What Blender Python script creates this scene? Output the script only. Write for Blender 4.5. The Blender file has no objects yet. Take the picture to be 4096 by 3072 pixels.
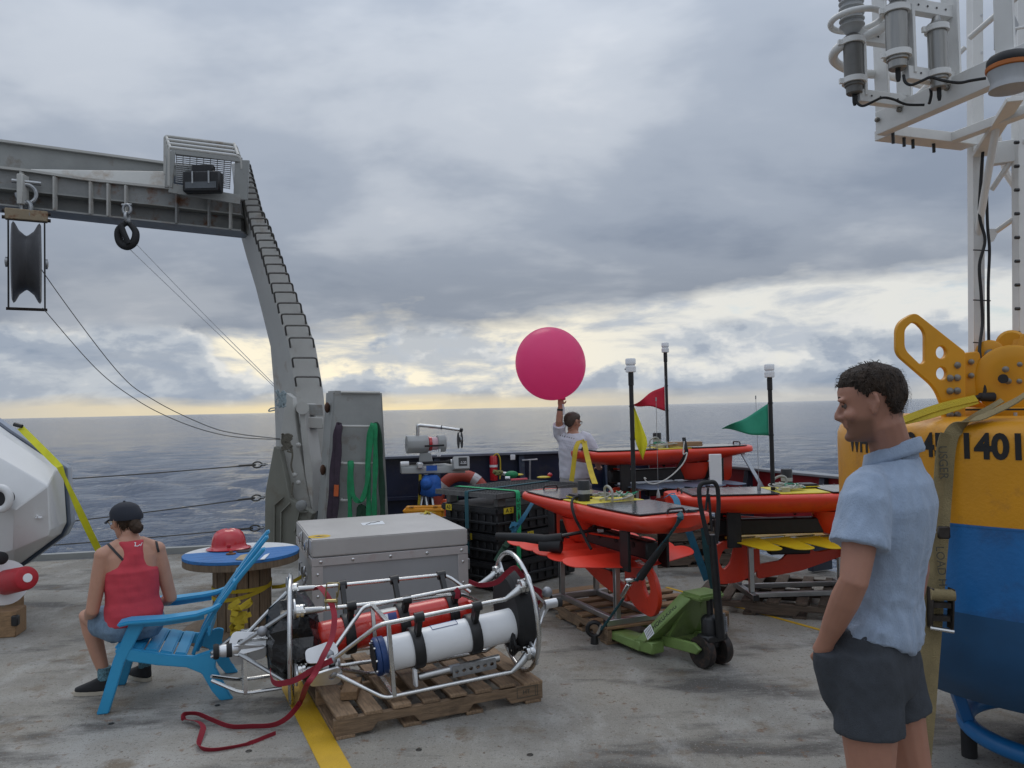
import bpy, bmesh, math, random
import numpy as np
from mathutils import Vector as V, Matrix, noise as mnoise
random.seed(11)
sc = bpy.context.scene
COL = sc.collection
R = math.radians

# ---------------------------------------------------------------- camera
FOC = 3185.0                       # focal length in pixels of the 4096 px wide photograph
CAM = V((0, 0, 1.7))
CR = Matrix.Rotation(R(90 + 1.69), 3, 'X') @ Matrix.Rotation(R(-1.25), 3, 'Z')
cd = bpy.data.cameras.new('camera'); cam = bpy.data.objects.new('camera', cd); COL.objects.link(cam)
cam.matrix_world = Matrix.Translation(CAM) @ CR.to_4x4()
cd.sensor_width = 36; cd.lens = 36 * FOC / 4096; cd.clip_start = 0.05; cd.clip_end = 60000
sc.camera = cam

def ray(px, py): return CR @ V(((px - 2048) / FOC, -(py - 1536) / FOC, -1))
def U(px, py, Y):
    r = ray(px, py); return CAM + r * (Y / r.y)
def G(px, py, z=0.0):
    r = ray(px, py); return CAM + r * ((z - CAM.z) / r.z)

# ---------------------------------------------------------------- world: clouded evening sky
SUN_AZ, SUN_EL = -14.0, 52.0        # degrees right of +Y, above the horizon
w = bpy.data.worlds.new('World'); sc.world = w; w.use_nodes = True
wn, wl = w.node_tree.nodes, w.node_tree.links
wn.clear()
def N(t, **k):
    n = wn.new(t)
    for a, b in k.items(): setattr(n, a, b)
    return n
def L(a, b): wl.new(a, b)
def M_(op, a, b=None, c=None, clamp=False):
    n = N('ShaderNodeMath', operation=op, use_clamp=clamp)
    for i, x in enumerate((a, b, c)):
        if x is None: continue
        if hasattr(x, 'is_linked') or hasattr(x, 'links'): L(x, n.inputs[i])
        else: n.inputs[i].default_value = x
    return n.outputs[0]
def RAMP(fac, stops, interp='EASE'):
    n = N('ShaderNodeValToRGB'); n.color_ramp.interpolation = interp
    e = n.color_ramp.elements
    while len(e) < len(stops): e.new(0.5)
    for q, (p, c) in zip(e, stops):
        q.position = p; q.color = (c[0], c[1], c[2], 1) if hasattr(c, '__len__') else (c, c, c, 1)
    L(fac, n.inputs[0]); return n.outputs[0]
def MIX(f, a, b, bt='MIX'):
    n = N('ShaderNodeMix', data_type='RGBA', blend_type=bt)
    if hasattr(f, 'is_linked'): L(f, n.inputs[0])
    else: n.inputs[0].default_value = f
    for i, x in ((6, a), (7, b)):
        if hasattr(x, 'is_linked'): L(x, n.inputs[i])
        else: n.inputs[i].default_value = (*x, 1)
    return n.outputs[2]
def NOI(vec, scale, detail=8, rough=.55, dist=0.0, lac=2.0):
    n = N('ShaderNodeTexNoise'); L(vec, n.inputs['Vector'])
    n.inputs['Scale'].default_value = scale; n.inputs['Detail'].default_value = detail
    n.inputs['Roughness'].default_value = rough; n.inputs['Distortion'].default_value = dist
    n.inputs['Lacunarity'].default_value = lac
    return n.outputs['Fac']
def XYZ(x, y, z):
    n = N('ShaderNodeCombineXYZ')
    for i, q in enumerate((x, y, z)):
        if hasattr(q, 'is_linked'): L(q, n.inputs[i])
        else: n.inputs[i].default_value = q
    return n.outputs[0]
tc = N('ShaderNodeTexCoord'); sp = N('ShaderNodeSeparateXYZ'); L(tc.outputs['Generated'], sp.inputs[0])
dx, dy, dz = sp.outputs
el = M_('MAXIMUM', dz, 0.0)
az = M_('ARCTAN2', dx, dy)                                 # radians, + to the right
# overcast sheet seen in perspective
den = M_('ADD', el, 0.20)
px_ = M_('DIVIDE', dx, den); py_ = M_('DIVIDE', dy, den)
sheet = XYZ(px_, py_, 0.0)
n_big = NOI(sheet, 0.85, 6, .48, .25)
n_str = NOI(XYZ(M_('MULTIPLY', px_, .75), M_('MULTIPLY', py_, 1.0), 3.7), 2.2, 5, .55, .2)
n_sum = M_('ADD', M_('MULTIPLY', n_big, .68), M_('MULTIPLY', n_str, .32))
sheetcol = RAMP(n_sum, [(.36, (.255, .302, .385)), (.47, (.350, .398, .477)), (.56, (.480, .523, .590)), (.66, (.655, .680, .722))])
lift = RAMP(el, [(.0, .80), (.14, .80), (.22, 1.0), (.40, 1.20), (.7, 1.8), (1.0, 2.15)], 'LINEAR')
sheetcol = MIX(1.0, sheetcol, lift, 'MULTIPLY')
# ragged lower edge of the sheet and the bright break below it
wob = NOI(XYZ(M_('MULTIPLY', az, 1.0), M_('MULTIPLY', el, 3.0), 1.3), 5.0, 5, .55)
edge = M_('ADD', M_('ADD', .112, M_('MULTIPLY', az, .055)), M_('MULTIPLY', M_('SUBTRACT', wob, .5), .11))
below = M_('MULTIPLY_ADD', M_('SUBTRACT', edge, el), 34.0, .5, True)   # 1 under the sheet
gapn = NOI(XYZ(M_('MULTIPLY', az, 2.0), M_('MULTIPLY', el, 8.0), 8.1), 3.4, 6, .58, .3)
sunw = RAMP(M_('ABSOLUTE', M_('ADD', az, .22)), [(0.0, 1.0), (.22, .70), (.5, .25), (1.0, .08)], 'EASE')
gapcol = MIX(sunw, (.70, .73, .75), (1.05, .95, .72))
dull = MIX(sunw, (.50, .55, .62), (.52, .55, .58))
gap = MIX(RAMP(gapn, [(.38, 0.0), (.56, 1.0)]), dull, gapcol)
nish = N('ShaderNodeTexSky'); nish.sky_type = 'NISHITA'; nish.sun_disc = False
nish.sun_elevation = R(SUN_EL); nish.sun_rotation = R(SUN_AZ); nish.altitude = 5
nsc = MIX(1.0, nish.outputs[0], (.10, .10, .10), 'MULTIPLY')
blue = M_('MULTIPLY', RAMP(gapn, [(.60, 0.0), (.72, .55)]), RAMP(az, [(.12, 0.0), (.36, 1.0)], 'EASE'))
gap = MIX(blue, gap, nsc)
low = MIX(below, sheetcol, gap)
# heaped cumulus above the horizon
cb = XYZ(M_('MULTIPLY', az, 1.0), M_('MULTIPLY', el, 1.55), 5.2)
cn = NOI(cb, 6.2, 7, .54, .0)
ctop = M_('ADD', .066, M_('MULTIPLY', M_('SUBTRACT', NOI(XYZ(az, 0.0, 2.2), 5.0, 3, .5), .5), .16))
ck = M_('ADD', M_('MULTIPLY', M_('SUBTRACT', ctop, el), 11.0), M_('MULTIPLY', M_('SUBTRACT', cn, .5), 5.0))
cmask = M_('MULTIPLY', M_('MULTIPLY_ADD', ck, 5.0, .5, True), RAMP(el, [(.088, 1.0), (.112, 0.0)]))
shade = NOI(XYZ(M_('MULTIPLY', az, 1.0), M_('MULTIPLY', el, 2.2), 9.9), 14.0, 6, .55, .3)
rim = M_('MULTIPLY', RAMP(ck, [(.0, 1.0), (.55, .0)]), .16)
ccol = RAMP(M_('ADD', M_('ADD', M_('MULTIPLY', shade, .62), M_('MULTIPLY', cn, .30)), rim), [(.33, (.255, .315, .41)), (.46, (.345, .40, .485)), (.56, (.50, .545, .60)), (.68, (.76, .765, .75))])
low = MIX(M_('MULTIPLY', cmask, .93), low, ccol)
# thin clear strip right at the horizon
strip = M_('MULTIPLY_ADD', M_('SUBTRACT', M_('ADD', .016, M_('MULTIPLY', M_('SUBTRACT', NOI(XYZ(az, M_('MULTIPLY', el, 6.0), .4), 7.0, 3, .6), .5), .030)), el), 60.0, .45, True)
stripcol = MIX(sunw, (.52, .53, .54), (.98, .80, .46))
low = MIX(M_('MULTIPLY', strip, MIX(sunw, (.45, .45, .45), (.95, .95, .95))), low, stripcol)
bg = N('ShaderNodeBackground'); bg.inputs[1].default_value = 1.0; L(low, bg.inputs[0])
wo = N('ShaderNodeOutputWorld'); L(bg.outputs[0], wo.inputs[0])
try: w.cycles.sampling_method = 'MANUAL'; w.cycles.sample_map_resolution = 512
except Exception: pass

# sun behind thin cloud
sd = bpy.data.lights.new('sun', 'SUN'); sun = bpy.data.objects.new('sun', sd); COL.objects.link(sun)
sd.energy = .5; sd.angle = R(25); sd.color = (1, .93, .82)
_d = V((math.sin(R(SUN_AZ)) * math.cos(R(SUN_EL)), math.cos(R(SUN_AZ)) * math.cos(R(SUN_EL)), math.sin(R(SUN_EL))))
sun.rotation_euler = _d.to_track_quat('Z', 'Y').to_euler()
sc.view_settings.view_transform = 'Standard'; sc.view_settings.look = 'None'
sc.view_settings.exposure = 0.0; sc.view_settings.gamma = 1.0
sc.cycles.max_bounces = 8; sc.cycles.diffuse_bounces = 5; sc.cycles.glossy_bounces = 3
sc.cycles.transparent_max_bounces = 6
sc.cycles.use_denoising = True

# ---------------------------------------------------------------- materials
MT = {}
def mat(name, col, rough=.55, metal=0.0, var=.18, vs=6.0, bump=0.0, bs=60.0, stain=None, st=(.55, .75), ss=2.0, spec=.5, rvar=.12, stretch=None, extra=None, rnd=0.0, sheen=0.0, coat=0.0, sub=0.0):
    if name in MT: return MT[name]
    m = bpy.data.materials.new(name); m.use_nodes = True; MT[name] = m
    t = m.node_tree; n, l = t.nodes, t.links
    b = n['Principled BSDF']
    b.inputs['Metallic'].default_value = metal
    b.inputs['Specular IOR Level'].default_value = spec
    if sheen: b.inputs['Sheen Weight'].default_value = sheen
    if coat: b.inputs['Coat Weight'].default_value = coat; b.inputs['Coat Roughness'].default_value = .15
    if sub:
        b.inputs['Subsurface Weight'].default_value = sub; b.inputs['Subsurface Radius'].default_value = (.01, .004, .002)
    co = n.new('ShaderNodeTexCoord'); vec = co.outputs['Object']
    if stretch:
        mp = n.new('ShaderNodeMapping'); mp.inputs['Scale'].default_value = stretch; l.new(vec, mp.inputs[0]); vec = mp.outputs[0]
    no = n.new('ShaderNodeTexNoise'); no.inputs['Scale'].default_value = vs; no.inputs['Detail'].default_value = 6; no.inputs['Roughness'].default_value = .62
    l.new(vec, no.inputs['Vector'])
    rp = n.new('ShaderNodeValToRGB'); e = rp.color_ramp.elements
    e[0].position = .30; e[1].position = .72
    e[0].color = (*[max(0, c * (1 - var)) for c in col], 1); e[1].color = (*[min(1, c * (1 + var)) for c in col], 1)
    l.new(no.outputs['Fac'], rp.inputs[0]); out = rp.outputs[0]
    if rnd:
        oi = n.new('ShaderNodeObjectInfo'); mr = n.new('ShaderNodeMapRange'); mr.inputs[3].default_value = 1 - rnd; mr.inputs[4].default_value = 1 + rnd
        l.new(oi.outputs['Random'], mr.inputs[0])
        mx = n.new('ShaderNodeMix'); mx.data_type = 'RGBA'; mx.blend_type = 'MULTIPLY'; mx.inputs[0].default_value = 1
        l.new(out, mx.inputs[6]); l.new(mr.outputs[0], mx.inputs[7]); out = mx.outputs[2]
    if stain:
        n2 = n.new('ShaderNodeTexNoise'); n2.inputs['Scale'].default_value = ss; n2.inputs['Detail'].default_value = 9; n2.inputs['Roughness'].default_value = .68
        l.new(co.outputs['Object'], n2.inputs['Vector'])
        r2 = n.new('ShaderNodeValToRGB'); r2.color_ramp.elements[0].position = st[0]; r2.color_ramp.elements[1].position = st[1]
        l.new(n2.outputs['Fac'], r2.inputs[0])
        mx = n.new('ShaderNodeMix'); mx.data_type = 'RGBA'; l.new(r2.outputs[0], mx.inputs[0]); l.new(out, mx.inputs[6]); mx.inputs[7].default_value = (*stain, 1)
        out = mx.outputs[2]
    l.new(out, b.inputs['Base Color'])
    mr = n.new('ShaderNodeMapRange'); mr.inputs[3].default_value = max(.02, rough - rvar); mr.inputs[4].default_value = min(1, rough + rvar)
    l.new(no.outputs['Fac'], mr.inputs[0]); l.new(mr.outputs[0], b.inputs['Roughness'])
    if bump:
        n3 = n.new('ShaderNodeTexNoise'); n3.inputs['Scale'].default_value = bs; n3.inputs['Detail'].default_value = 4
        l.new(vec, n3.inputs['Vector'])
        bp = n.new('ShaderNodeBump'); bp.inputs['Strength'].default_value = bump; bp.inputs['Distance'].default_value = .02
        l.new(n3.outputs['Fac'], bp.inputs['Height']); l.new(bp.outputs[0], b.inputs['Normal'])
    if extra: extra(m, n, l, b, co)
    return m

RUST = (.16, .065, .025)
GREY = mat('grey_ship_paint', (.28, .287, .275), .45, var=.12, vs=3, stain=(.17, .12, .08), st=(.56, .72), ss=2.5, bump=.08, bs=30)
GREYL = mat('pale_grey_ship_paint', (.46, .455, .425), .45, var=.08, vs=3, stain=(.28, .20, .13), st=(.57, .74), ss=2.2, bump=.08, bs=30)
GREYRUST = mat('rust_streaked_grey_paint', (.235, .24, .235), .5, var=.15, vs=4, stain=RUST, st=(.54, .66), ss=3.0, bump=.15, bs=30)
OLIVE = mat('weathered_olive_grey_paint', (.185, .185, .155), .55, var=.16, vs=3, stain=(.12, .09, .06), st=(.55, .8), ss=3, bump=.12, bs=25, stretch=(1, 1, .25))
NAVY = mat('navy_bulwark_paint', (.009, .015, .042), .40, var=.25, vs=4, stain=(.05, .045, .045), st=(.55, .8), ss=3, bump=.1, bs=20)
BULRED = mat('red_bulwark_paint', (.30, .018, .025), .42, var=.15, vs=3, stain=(.10, .02, .02), st=(.55, .8), ss=2, bump=.1, bs=20)
STEEL = mat('stainless_steel', (.62, .62, .61), .26, 1.0, var=.10, vs=20, rvar=.10)
GALV = mat('galvanised_steel', (.36, .37, .38), .45, 1.0, var=.2, vs=25)
WIRE = mat('wire_rope', (.10, .095, .085), .6, .6, var=.3, vs=60, bump=.5, bs=200)
ALU = mat('aluminium', (.52, .53, .53), .38, 1.0, var=.06, vs=12)
ALUPL = mat('aluminium_plate', (.66, .67, .68), .42, .75, var=.08, vs=10)
BLACK = mat('black_plastic', (.012, .012, .013), .45, var=.4, vs=12)
BLACKM = mat('black_metal', (.020, .020, .021), .40, .2, var=.35, vs=15)
RUBBER = mat('black_rubber', (.016, .016, .017), .75, var=.3, vs=15)
BLACKBAG = mat('black_plastic_bag', (.008, .008, .009), .22, var=.3, vs=10, bump=.6, bs=14, rvar=.1)
WHITE = mat('white_paint', (.74, .75, .75), .38, var=.04, vs=6, stain=(.55, .53, .48), st=(.6, .85), ss=5)
WHITEP = mat('white_plastic', (.78, .79, .80), .35, var=.03, vs=8)
TOWERW = mat('white_powder_coat', (.72, .72, .70), .42, var=.05, vs=8, stain=(.48, .42, .33), st=(.62, .9), ss=6)
ORANGERED = mat('orange_red_hull', (.72, .046, .016), .40, var=.09, vs=3, stain=(.48, .035, .018), st=(.55, .75), ss=6, coat=.25)
WINGRED = mat('orange_red_wing', (.75, .045, .022), .42, var=.06, vs=6)
WINGYEL = mat('yellow_wing', (.62, .42, .010), .45, var=.10, vs=6)
WINGGREY = mat('blue_grey_wing', (.14, .17, .23), .45, var=.10, vs=6)
REDF = mat('red_float', (.62, .028, .016), .28, var=.08, vs=6, coat=.4)
CHAIRB = mat('blue_chair_plastic', (.030, .300, .54), .42, var=.07, vs=5, bump=.05, bs=120)
WOOD = mat('pallet_wood', (.235, .155, .092), .78, var=.40, vs=9, stretch=(.9, 9, 9), stain=(.055, .038, .026), st=(.52, .80), ss=3.5, bump=.35, bs=30, rnd=.30)
WOODL = mat('fresh_pallet_wood', (.27, .165, .085), .75, var=.30, vs=9, stretch=(.9, 9, 9), stain=(.12, .075, .045), st=(.55, .85), ss=4, bump=.3, bs=30, rnd=.18)
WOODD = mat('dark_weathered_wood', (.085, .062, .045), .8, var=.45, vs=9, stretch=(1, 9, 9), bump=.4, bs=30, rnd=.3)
REELW = mat('reel_wood', (.19, .135, .085), .75, var=.35, vs=8, stretch=(8, 8, .8), stain=(.10, .07, .045), st=(.55, .8), ss=4, bump=.35, bs=30, rnd=.2)
YELB = mat('buoy_yellow', (.62, .27, .006), .42, var=.10, vs=2.2, stain=(.44, .19, .02), st=(.53, .72), ss=7, bump=.10, bs=90)
YELM = mat('yellow_painted_metal', (.66, .30, .006), .38, var=.07, vs=6, stain=(.40, .15, .01), st=(.64, .85), ss=8)
BLUEB = mat('buoy_blue', (.012, .135, .37), .45, var=.16, vs=2.5, stain=(.02, .075, .19), st=(.5, .68), ss=4, bump=.1, bs=60)
DKBLUEB = mat('dark_antifouling_blue', (.009, .068, .165), .55, var=.2, vs=4, stain=(.03, .06, .08), st=(.6, .9), ss=8)
TANW = mat('tan_webbing', (.24, .19, .095), .85, var=.20, vs=12, bump=.4, bs=220, stain=(.14, .11, .07), st=(.55, .8), ss=6)
YELW = mat('yellow_webbing', (.50, .37, .02), .75, var=.15, vs=12, bump=.4, bs=220)
NEONW = mat('neon_yellow_webbing', (.62, .60, .012), .7, var=.12, vs=8, bump=.3, bs=220)
REDW = mat('dark_red_webbing', (.25, .008, .022), .7, var=.15, vs=12, bump=.3, bs=220)
GREENW = mat('green_webbing', (.012, .22, .085), .8, var=.25, vs=14, bump=.4, bs=120)
DGREENW = mat('dark_green_webbing', (.018, .055, .032), .85, var=.3, vs=14, bump=.4, bs=120)
PURPW = mat('purple_grey_webbing', (.045, .030, .045), .85, var=.3, vs=14, bump=.4, bs=120)
TEALW = mat('teal_webbing', (.020, .085, .105), .8, var=.2, vs=14, bump=.3, bs=220)
BLUEW = mat('blue_webbing', (.02, .14, .24), .8, var=.2, vs=14, bump=.3, bs=220)
LIME = mat('bright_green_webbing', (.015, .36, .14), .7, var=.1, vs=10, bump=.3, bs=220)
JACKG = mat('green_jack_paint', (.180, .270, .080), .45, var=.18, vs=8, stain=(.10, .085, .04), st=(.60, .78), ss=7, bump=.08, bs=40)
SKIN = mat('skin', (.44, .215, .14), .52, var=.08, vs=9, bump=.05, bs=300, sub=.08)
SKINF = mat('pale_skin', (.52, .29, .205), .52, var=.07, vs=9, sub=.08)
YPLATE = mat('yellow_deck_plate', (.62, .50, .03), .5, var=.10, vs=8)
PELI = mat('yellow_case_plastic', (.62, .25, .006), .45, var=.08, vs=8, bump=.1, bs=60)
YTAG = mat('yellow_label', (.55, .42, .02), .6, var=.06, vs=8)
INK = mat('black_ink', (.010, .009, .009), .6, var=.2, vs=30)
INKG = mat('faded_ink', (.07, .065, .05), .8, var=.3, vs=60)
PAPER = mat('white_label', (.72, .74, .76), .5, var=.05, vs=20)

# ---------------------------------------------------------------- mesh helpers
class MB:
    def __init__(s): s.v = []; s.f = []
    def add(s, vs, fs):
        o = len(s.v); s.v += [V(p) for p in vs]; s.f += [tuple(i + o for i in f) for f in fs]; return s
    def hexa(s, p):           # p: 4 bottom ccw, 4 top ccw
        return s.add(p, [(3, 2, 1, 0), (4, 5, 6, 7), (0, 1, 5, 4), (1, 2, 6, 5), (2, 3, 7, 6), (3, 0, 4, 7)])
    def box(s, c, size, rot=None):
        c = V(c); hx, hy, hz = (q / 2 for q in size)
        M = rot if isinstance(rot, Matrix) else Matrix.Rotation(rot or 0, 3, 'Z')
        return s.hexa([c + M @ V(q) for q in ((-hx, -hy, -hz), (hx, -hy, -hz), (hx, hy, -hz), (-hx, hy, -hz), (-hx, -hy, hz), (hx, -hy, hz), (hx, hy, hz), (-hx, hy, hz))])
    def beam(s, a, b, wd, ht, up=(0, 0, 1)):   # rectangular bar a->b, wd sideways, ht along up
        a, b = V(a), V(b); d = (b - a).normalized(); up = V(up)
        sd_ = d.cross(up)
        if sd_.length < 1e-4: sd_ = d.cross(V((1, 0, 0)))
        sd_.normalize(); u = sd_.cross(d)
        sx, ux = sd_ * wd / 2, u * ht / 2
        return s.hexa([a - sx - ux, a + sx - ux, b + sx - ux, b - sx - ux, a - sx + ux, a + sx + ux, b + sx + ux, b - sx + ux])
    def tube(s, pts, r, n=8, closed=False, caps=True):
        pts = [V(p) for p in pts]; k = len(pts)
        rs = r if hasattr(r, '__len__') else [r] * k
        tang = []
        for i in range(k):
            if closed: t = pts[(i + 1) % k] - pts[i - 1]
            elif i == 0: t = pts[1] - pts[0]
            elif i == k - 1: t = pts[-1] - pts[-2]
            else: t = (pts[i + 1] - pts[i]).normalized() + (pts[i] - pts[i - 1]).normalized()
            tang.append(t.normalized() if t.length > 1e-9 else V((0, 0, 1)))
        ref = V((0, 0, 1)) if abs(tang[0].z) < .9 else V((1, 0, 0))
        u = tang[0].cross(ref).normalized(); rings = []
        for i in range(k):
            u = (u - tang[i] * u.dot(tang[i])); u = u.normalized() if u.length > 1e-6 else tang[i].orthogonal().normalized()
            vv = tang[i].cross(u)
            rings.append([pts[i] + (u * math.cos(2 * math.pi * j / n) + vv * math.sin(2 * math.pi * j / n)) * rs[i] for j in range(n)])
        return s.rings(rings, closed, caps)
    def rings(s, rings, closed=False, caps=True):
        n = len(rings[0]); k = len(rings); vs = [p for r_ in rings for p in r_]; fs = []
        for i in range(k if closed else k - 1):
            a, b = i * n, ((i + 1) % k) * n
            for j in range(n):
                j2 = (j + 1) % n; fs.append((a + j, a + j2, b + j2, b + j))
        if caps and not closed:
            fs.append(tuple(range(n - 1, -1, -1))); fs.append(tuple((k - 1) * n + j for j in range(n)))
        return s.add(vs, fs)
    def lathe(s, prof, o, axis=(0, 0, 1), n=20, caps=True):   # prof: (r, h)
        o, ax = V(o), V(axis).normalized(); u = ax.orthogonal().normalized(); vv = ax.cross(u)
        return s.rings([[o + ax * h + (u * math.cos(2 * math.pi * j / n) + vv * math.sin(2 * math.pi * j / n)) * max(r_, 1e-4) for j in range(n)] for r_, h in prof], False, caps)
    def prism(s, pts, vec):
        pts = [V(p) for p in pts]; vec = V(vec); n = len(pts)
        return s.add(pts + [p + vec for p in pts], [tuple(range(n - 1, -1, -1)), tuple(range(n, 2 * n))] + [(i, (i + 1) % n, n + (i + 1) % n, n + i) for i in range(n)])
    def ribbon(s, pts, width, side, thick=.003):     # side: vector or list of vectors
        pts = [V(p) for p in pts]; k = len(pts)
        sides = [V(q) for q in side] if hasattr(side[0], '__len__') else [V(side)] * k
        ws = width if hasattr(width, '__len__') else [width] * k
        rr = []
        for i in range(k):
            t = (pts[min(i + 1, k - 1)] - pts[max(i - 1, 0)]).normalized()
            q = (sides[i] - t * sides[i].dot(t)).normalized(); nn = t.cross(q)
            a, b = q * ws[i] / 2, nn * thick / 2
            rr.append([pts[i] - a - b, pts[i] + a - b, pts[i] + a + b, pts[i] - a + b])
        return s.rings(rr)
    def ell(s, c, r, M=None, nu=16, nv=10):
        c = V(c); M = M or Matrix.Identity(3); rings = []
        for i in range(nv + 1):
            t = math.pi * i / nv; st_ = max(math.sin(t), .02)
            rings.append([c + M @ V((r[0] * st_ * math.cos(2 * math.pi * j / nu), r[1] * st_ * math.sin(2 * math.pi * j / nu), -r[2] * math.cos(t))) for j in range(nu)])
        return s.rings(rings)
    def xf(s, M):
        s.v = [M @ p for p in s.v]; return s
    def mesh(s, name, bev=0.0, ang=38, seg=1):
        me = bpy.data.meshes.new(name); bm = bmesh.new()
        vs = [bm.verts.new(p) for p in s.v]
        for f in s.f:
            try: bm.faces.new([vs[i] for i in f])
            except ValueError: pass
        bmesh.ops.recalc_face_normals(bm, faces=bm.faces)
        if bev:
            ed = [e for e in bm.edges if len(e.link_faces) == 2 and e.calc_face_angle(0) > .5]
            bmesh.ops.bevel(bm, geom=ed, offset=bev, segments=seg, affect='EDGES', clamp_overlap=True)
        bm.to_mesh(me); bm.free()
        me.polygons.foreach_set('use_smooth', [True] * len(me.polygons)); me.set_sharp_from_angle(angle=R(ang))
        return me
    def build(s, name, m, parent=None, bev=0.0, ang=38, seg=1, local=False):
        if parent is not None and not local:
            s.xf(WM[parent.name_full].inverted())
        return link(name, s.mesh(name, bev, ang, seg), m, parent)

WM = {}      # world matrices of roots and parts, by name
def link(name, me, m, parent=None):
    o = bpy.data.objects.new(name, me); COL.objects.link(o)
    if m is not None: me.materials.append(m)
    if parent is not None: o.parent = parent; WM[o.name_full] = WM[parent.name_full]
    else: WM[o.name_full] = Matrix.Identity(4)
    return o
def tag(o, label=None, cat=None, group=None, kind=None):
    if label: o['label'] = label
    if cat: o['category'] = cat
    if group: o['group'] = group
    if kind: o['kind'] = kind
    return o
def thing(name, label, cat, loc=(0, 0, 0), rz=0.0, group=None):
    o = bpy.data.objects.new(name, None); COL.objects.link(o); o.empty_display_size = .1
    o.location = loc; o.rotation_euler = (0, 0, rz)
    WM[o.name_full] = Matrix.Translation(V(loc)) @ Matrix.Rotation(rz, 4, 'Z')
    return tag(o, label, cat, group)
def copy_tree(o, parent=None):
    c = o.copy(); COL.objects.link(c); c.parent = parent
    for ch in o.children: copy_tree(ch, c)
    return c
def struct(name, mb, m, parent=None, **k):
    o = mb.build(name, m, parent, **k)
    if parent is None: o['kind'] = 'structure'
    return o
def fillet(pts, rad, n=5):
    pts = [V(p) for p in pts]; out = [pts[0]]
    for i in range(1, len(pts) - 1):
        a, b, c = pts[i - 1], pts[i], pts[i + 1]
        d1, d2 = (a - b), (c - b); r_ = min(rad, d1.length * .45, d2.length * .45)
        p0, p2 = b + d1.normalized() * r_, b + d2.normalized() * r_
        for j in range(n + 1):
            t = j / n; out.append(p0 * (1 - t) ** 2 + b * 2 * t * (1 - t) + p2 * t * t)
    out.append(pts[-1]); return out
def spline(pts, n=8):
    pts = [V(p) for p in pts]; out = []
    for i in range(len(pts) - 1):
        p0, p1, p2, p3 = pts[max(i - 1, 0)], pts[i], pts[i + 1], pts[min(i + 2, len(pts) - 1)]
        for j in range(n):
            t = j / n
            out.append(.5 * ((2 * p1) + (p2 - p0) * t + (2 * p0 - 5 * p1 + 4 * p2 - p3) * t * t + (3 * p1 - p0 - 3 * p2 + p3) * t ** 3))
    out.append(pts[-1]); return out
def plate_mesh(outer, holes, thick, bev=0.0):
    """flat plate with holes in local XY, extruded along Z (centred)"""
    cu = bpy.data.curves.new('plate', 'CURVE'); cu.dimensions = '2D'; cu.fill_mode = 'BOTH'; cu.extrude = thick / 2 - bev; cu.bevel_depth = bev; cu.bevel_resolution = 1
    for poly in [outer] + list(holes):
        s_ = cu.splines.new('POLY'); s_.points.add(len(poly) - 1)
        for p, q in zip(s_.points, poly): p.co = (q[0], q[1], 0, 1)
        s_.use_cyclic_u = True
    o = bpy.data.objects.new('tmp', cu); COL.objects.link(o)
    dg = bpy.context.evaluated_depsgraph_get()
    me = bpy.data.meshes.new_from_object(o.evaluated_get(dg)); bpy.data.objects.remove(o); bpy.data.curves.remove(cu)
    me.materials.clear()
    me.polygons.foreach_set('use_smooth', [True] * len(me.polygons)); me.set_sharp_from_angle(angle=R(35))
    return me
def circ(cx, cy, r, n=20, r2=None): return [(cx + r * math.cos(2 * math.pi * i / n), cy + (r2 or r) * math.sin(2 * math.pi * i / n)) for i in range(n)]
def round_poly(pts, rad, n=5):
    p = [V((q[0], q[1], 0)) for q in pts]; k = len(p); out = []
    rads = rad if hasattr(rad, '__len__') else [rad] * k
    for i in range(k):
        a, b, c = p[i - 1], p[i], p[(i + 1) % k]; d1, d2 = a - b, c - b
        r_ = min(rads[i], d1.length * .48, d2.length * .48); p0, p2 = b + d1.normalized() * r_, b + d2.normalized() * r_
        for j in range(n + 1):
            t = j / n; q = p0 * (1 - t) ** 2 + b * 2 * t * (1 - t) + p2 * t * t; out.append((q.x, q.y))
    return out
def frame(o, x, y):
    """4x4 from origin and x, y directions"""
    x = V(x).normalized(); z = x.cross(V(y)).normalized(); y = z.cross(x)
    return Matrix(((x.x, y.x, z.x, o[0]), (x.y, y.y, z.y, o[1]), (x.z, y.z, z.z, o[2]), (0, 0, 0, 1)))
def text(name, s, size, M, m, parent, depth=.0012, bold=.0, bend=None, squash=1.0):
    cu = bpy.data.curves.new('txt', 'FONT'); cu.body = s; cu.size = size; cu.extrude = depth; cu.offset = bold; cu.align_x = 'CENTER'; cu.align_y = 'CENTER'
    cu.resolution_u = 4
    o = bpy.data.objects.new('tmp', cu); COL.objects.link(o)
    dg = bpy.context.evaluated_depsgraph_get()
    me = bpy.data.meshes.new_from_object(o.evaluated_get(dg)); bpy.data.objects.remove(o); bpy.data.curves.remove(cu)
    me.materials.clear()
    Mi = WM[parent.name_full].inverted() if parent is not None else Matrix.Identity(4)
    for v in me.vertices:
        q = V((v.co.x * squash, v.co.y, v.co.z))
        v.co = Mi @ (bend(q) if bend else M @ q)
    return link(name, me, m, parent)
# ================================================================ SETTING
def sternY(X): return 10.64 + .2 * X
def sideX(Y): return 2.6 - .4255 * (Y - 9.29)

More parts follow.
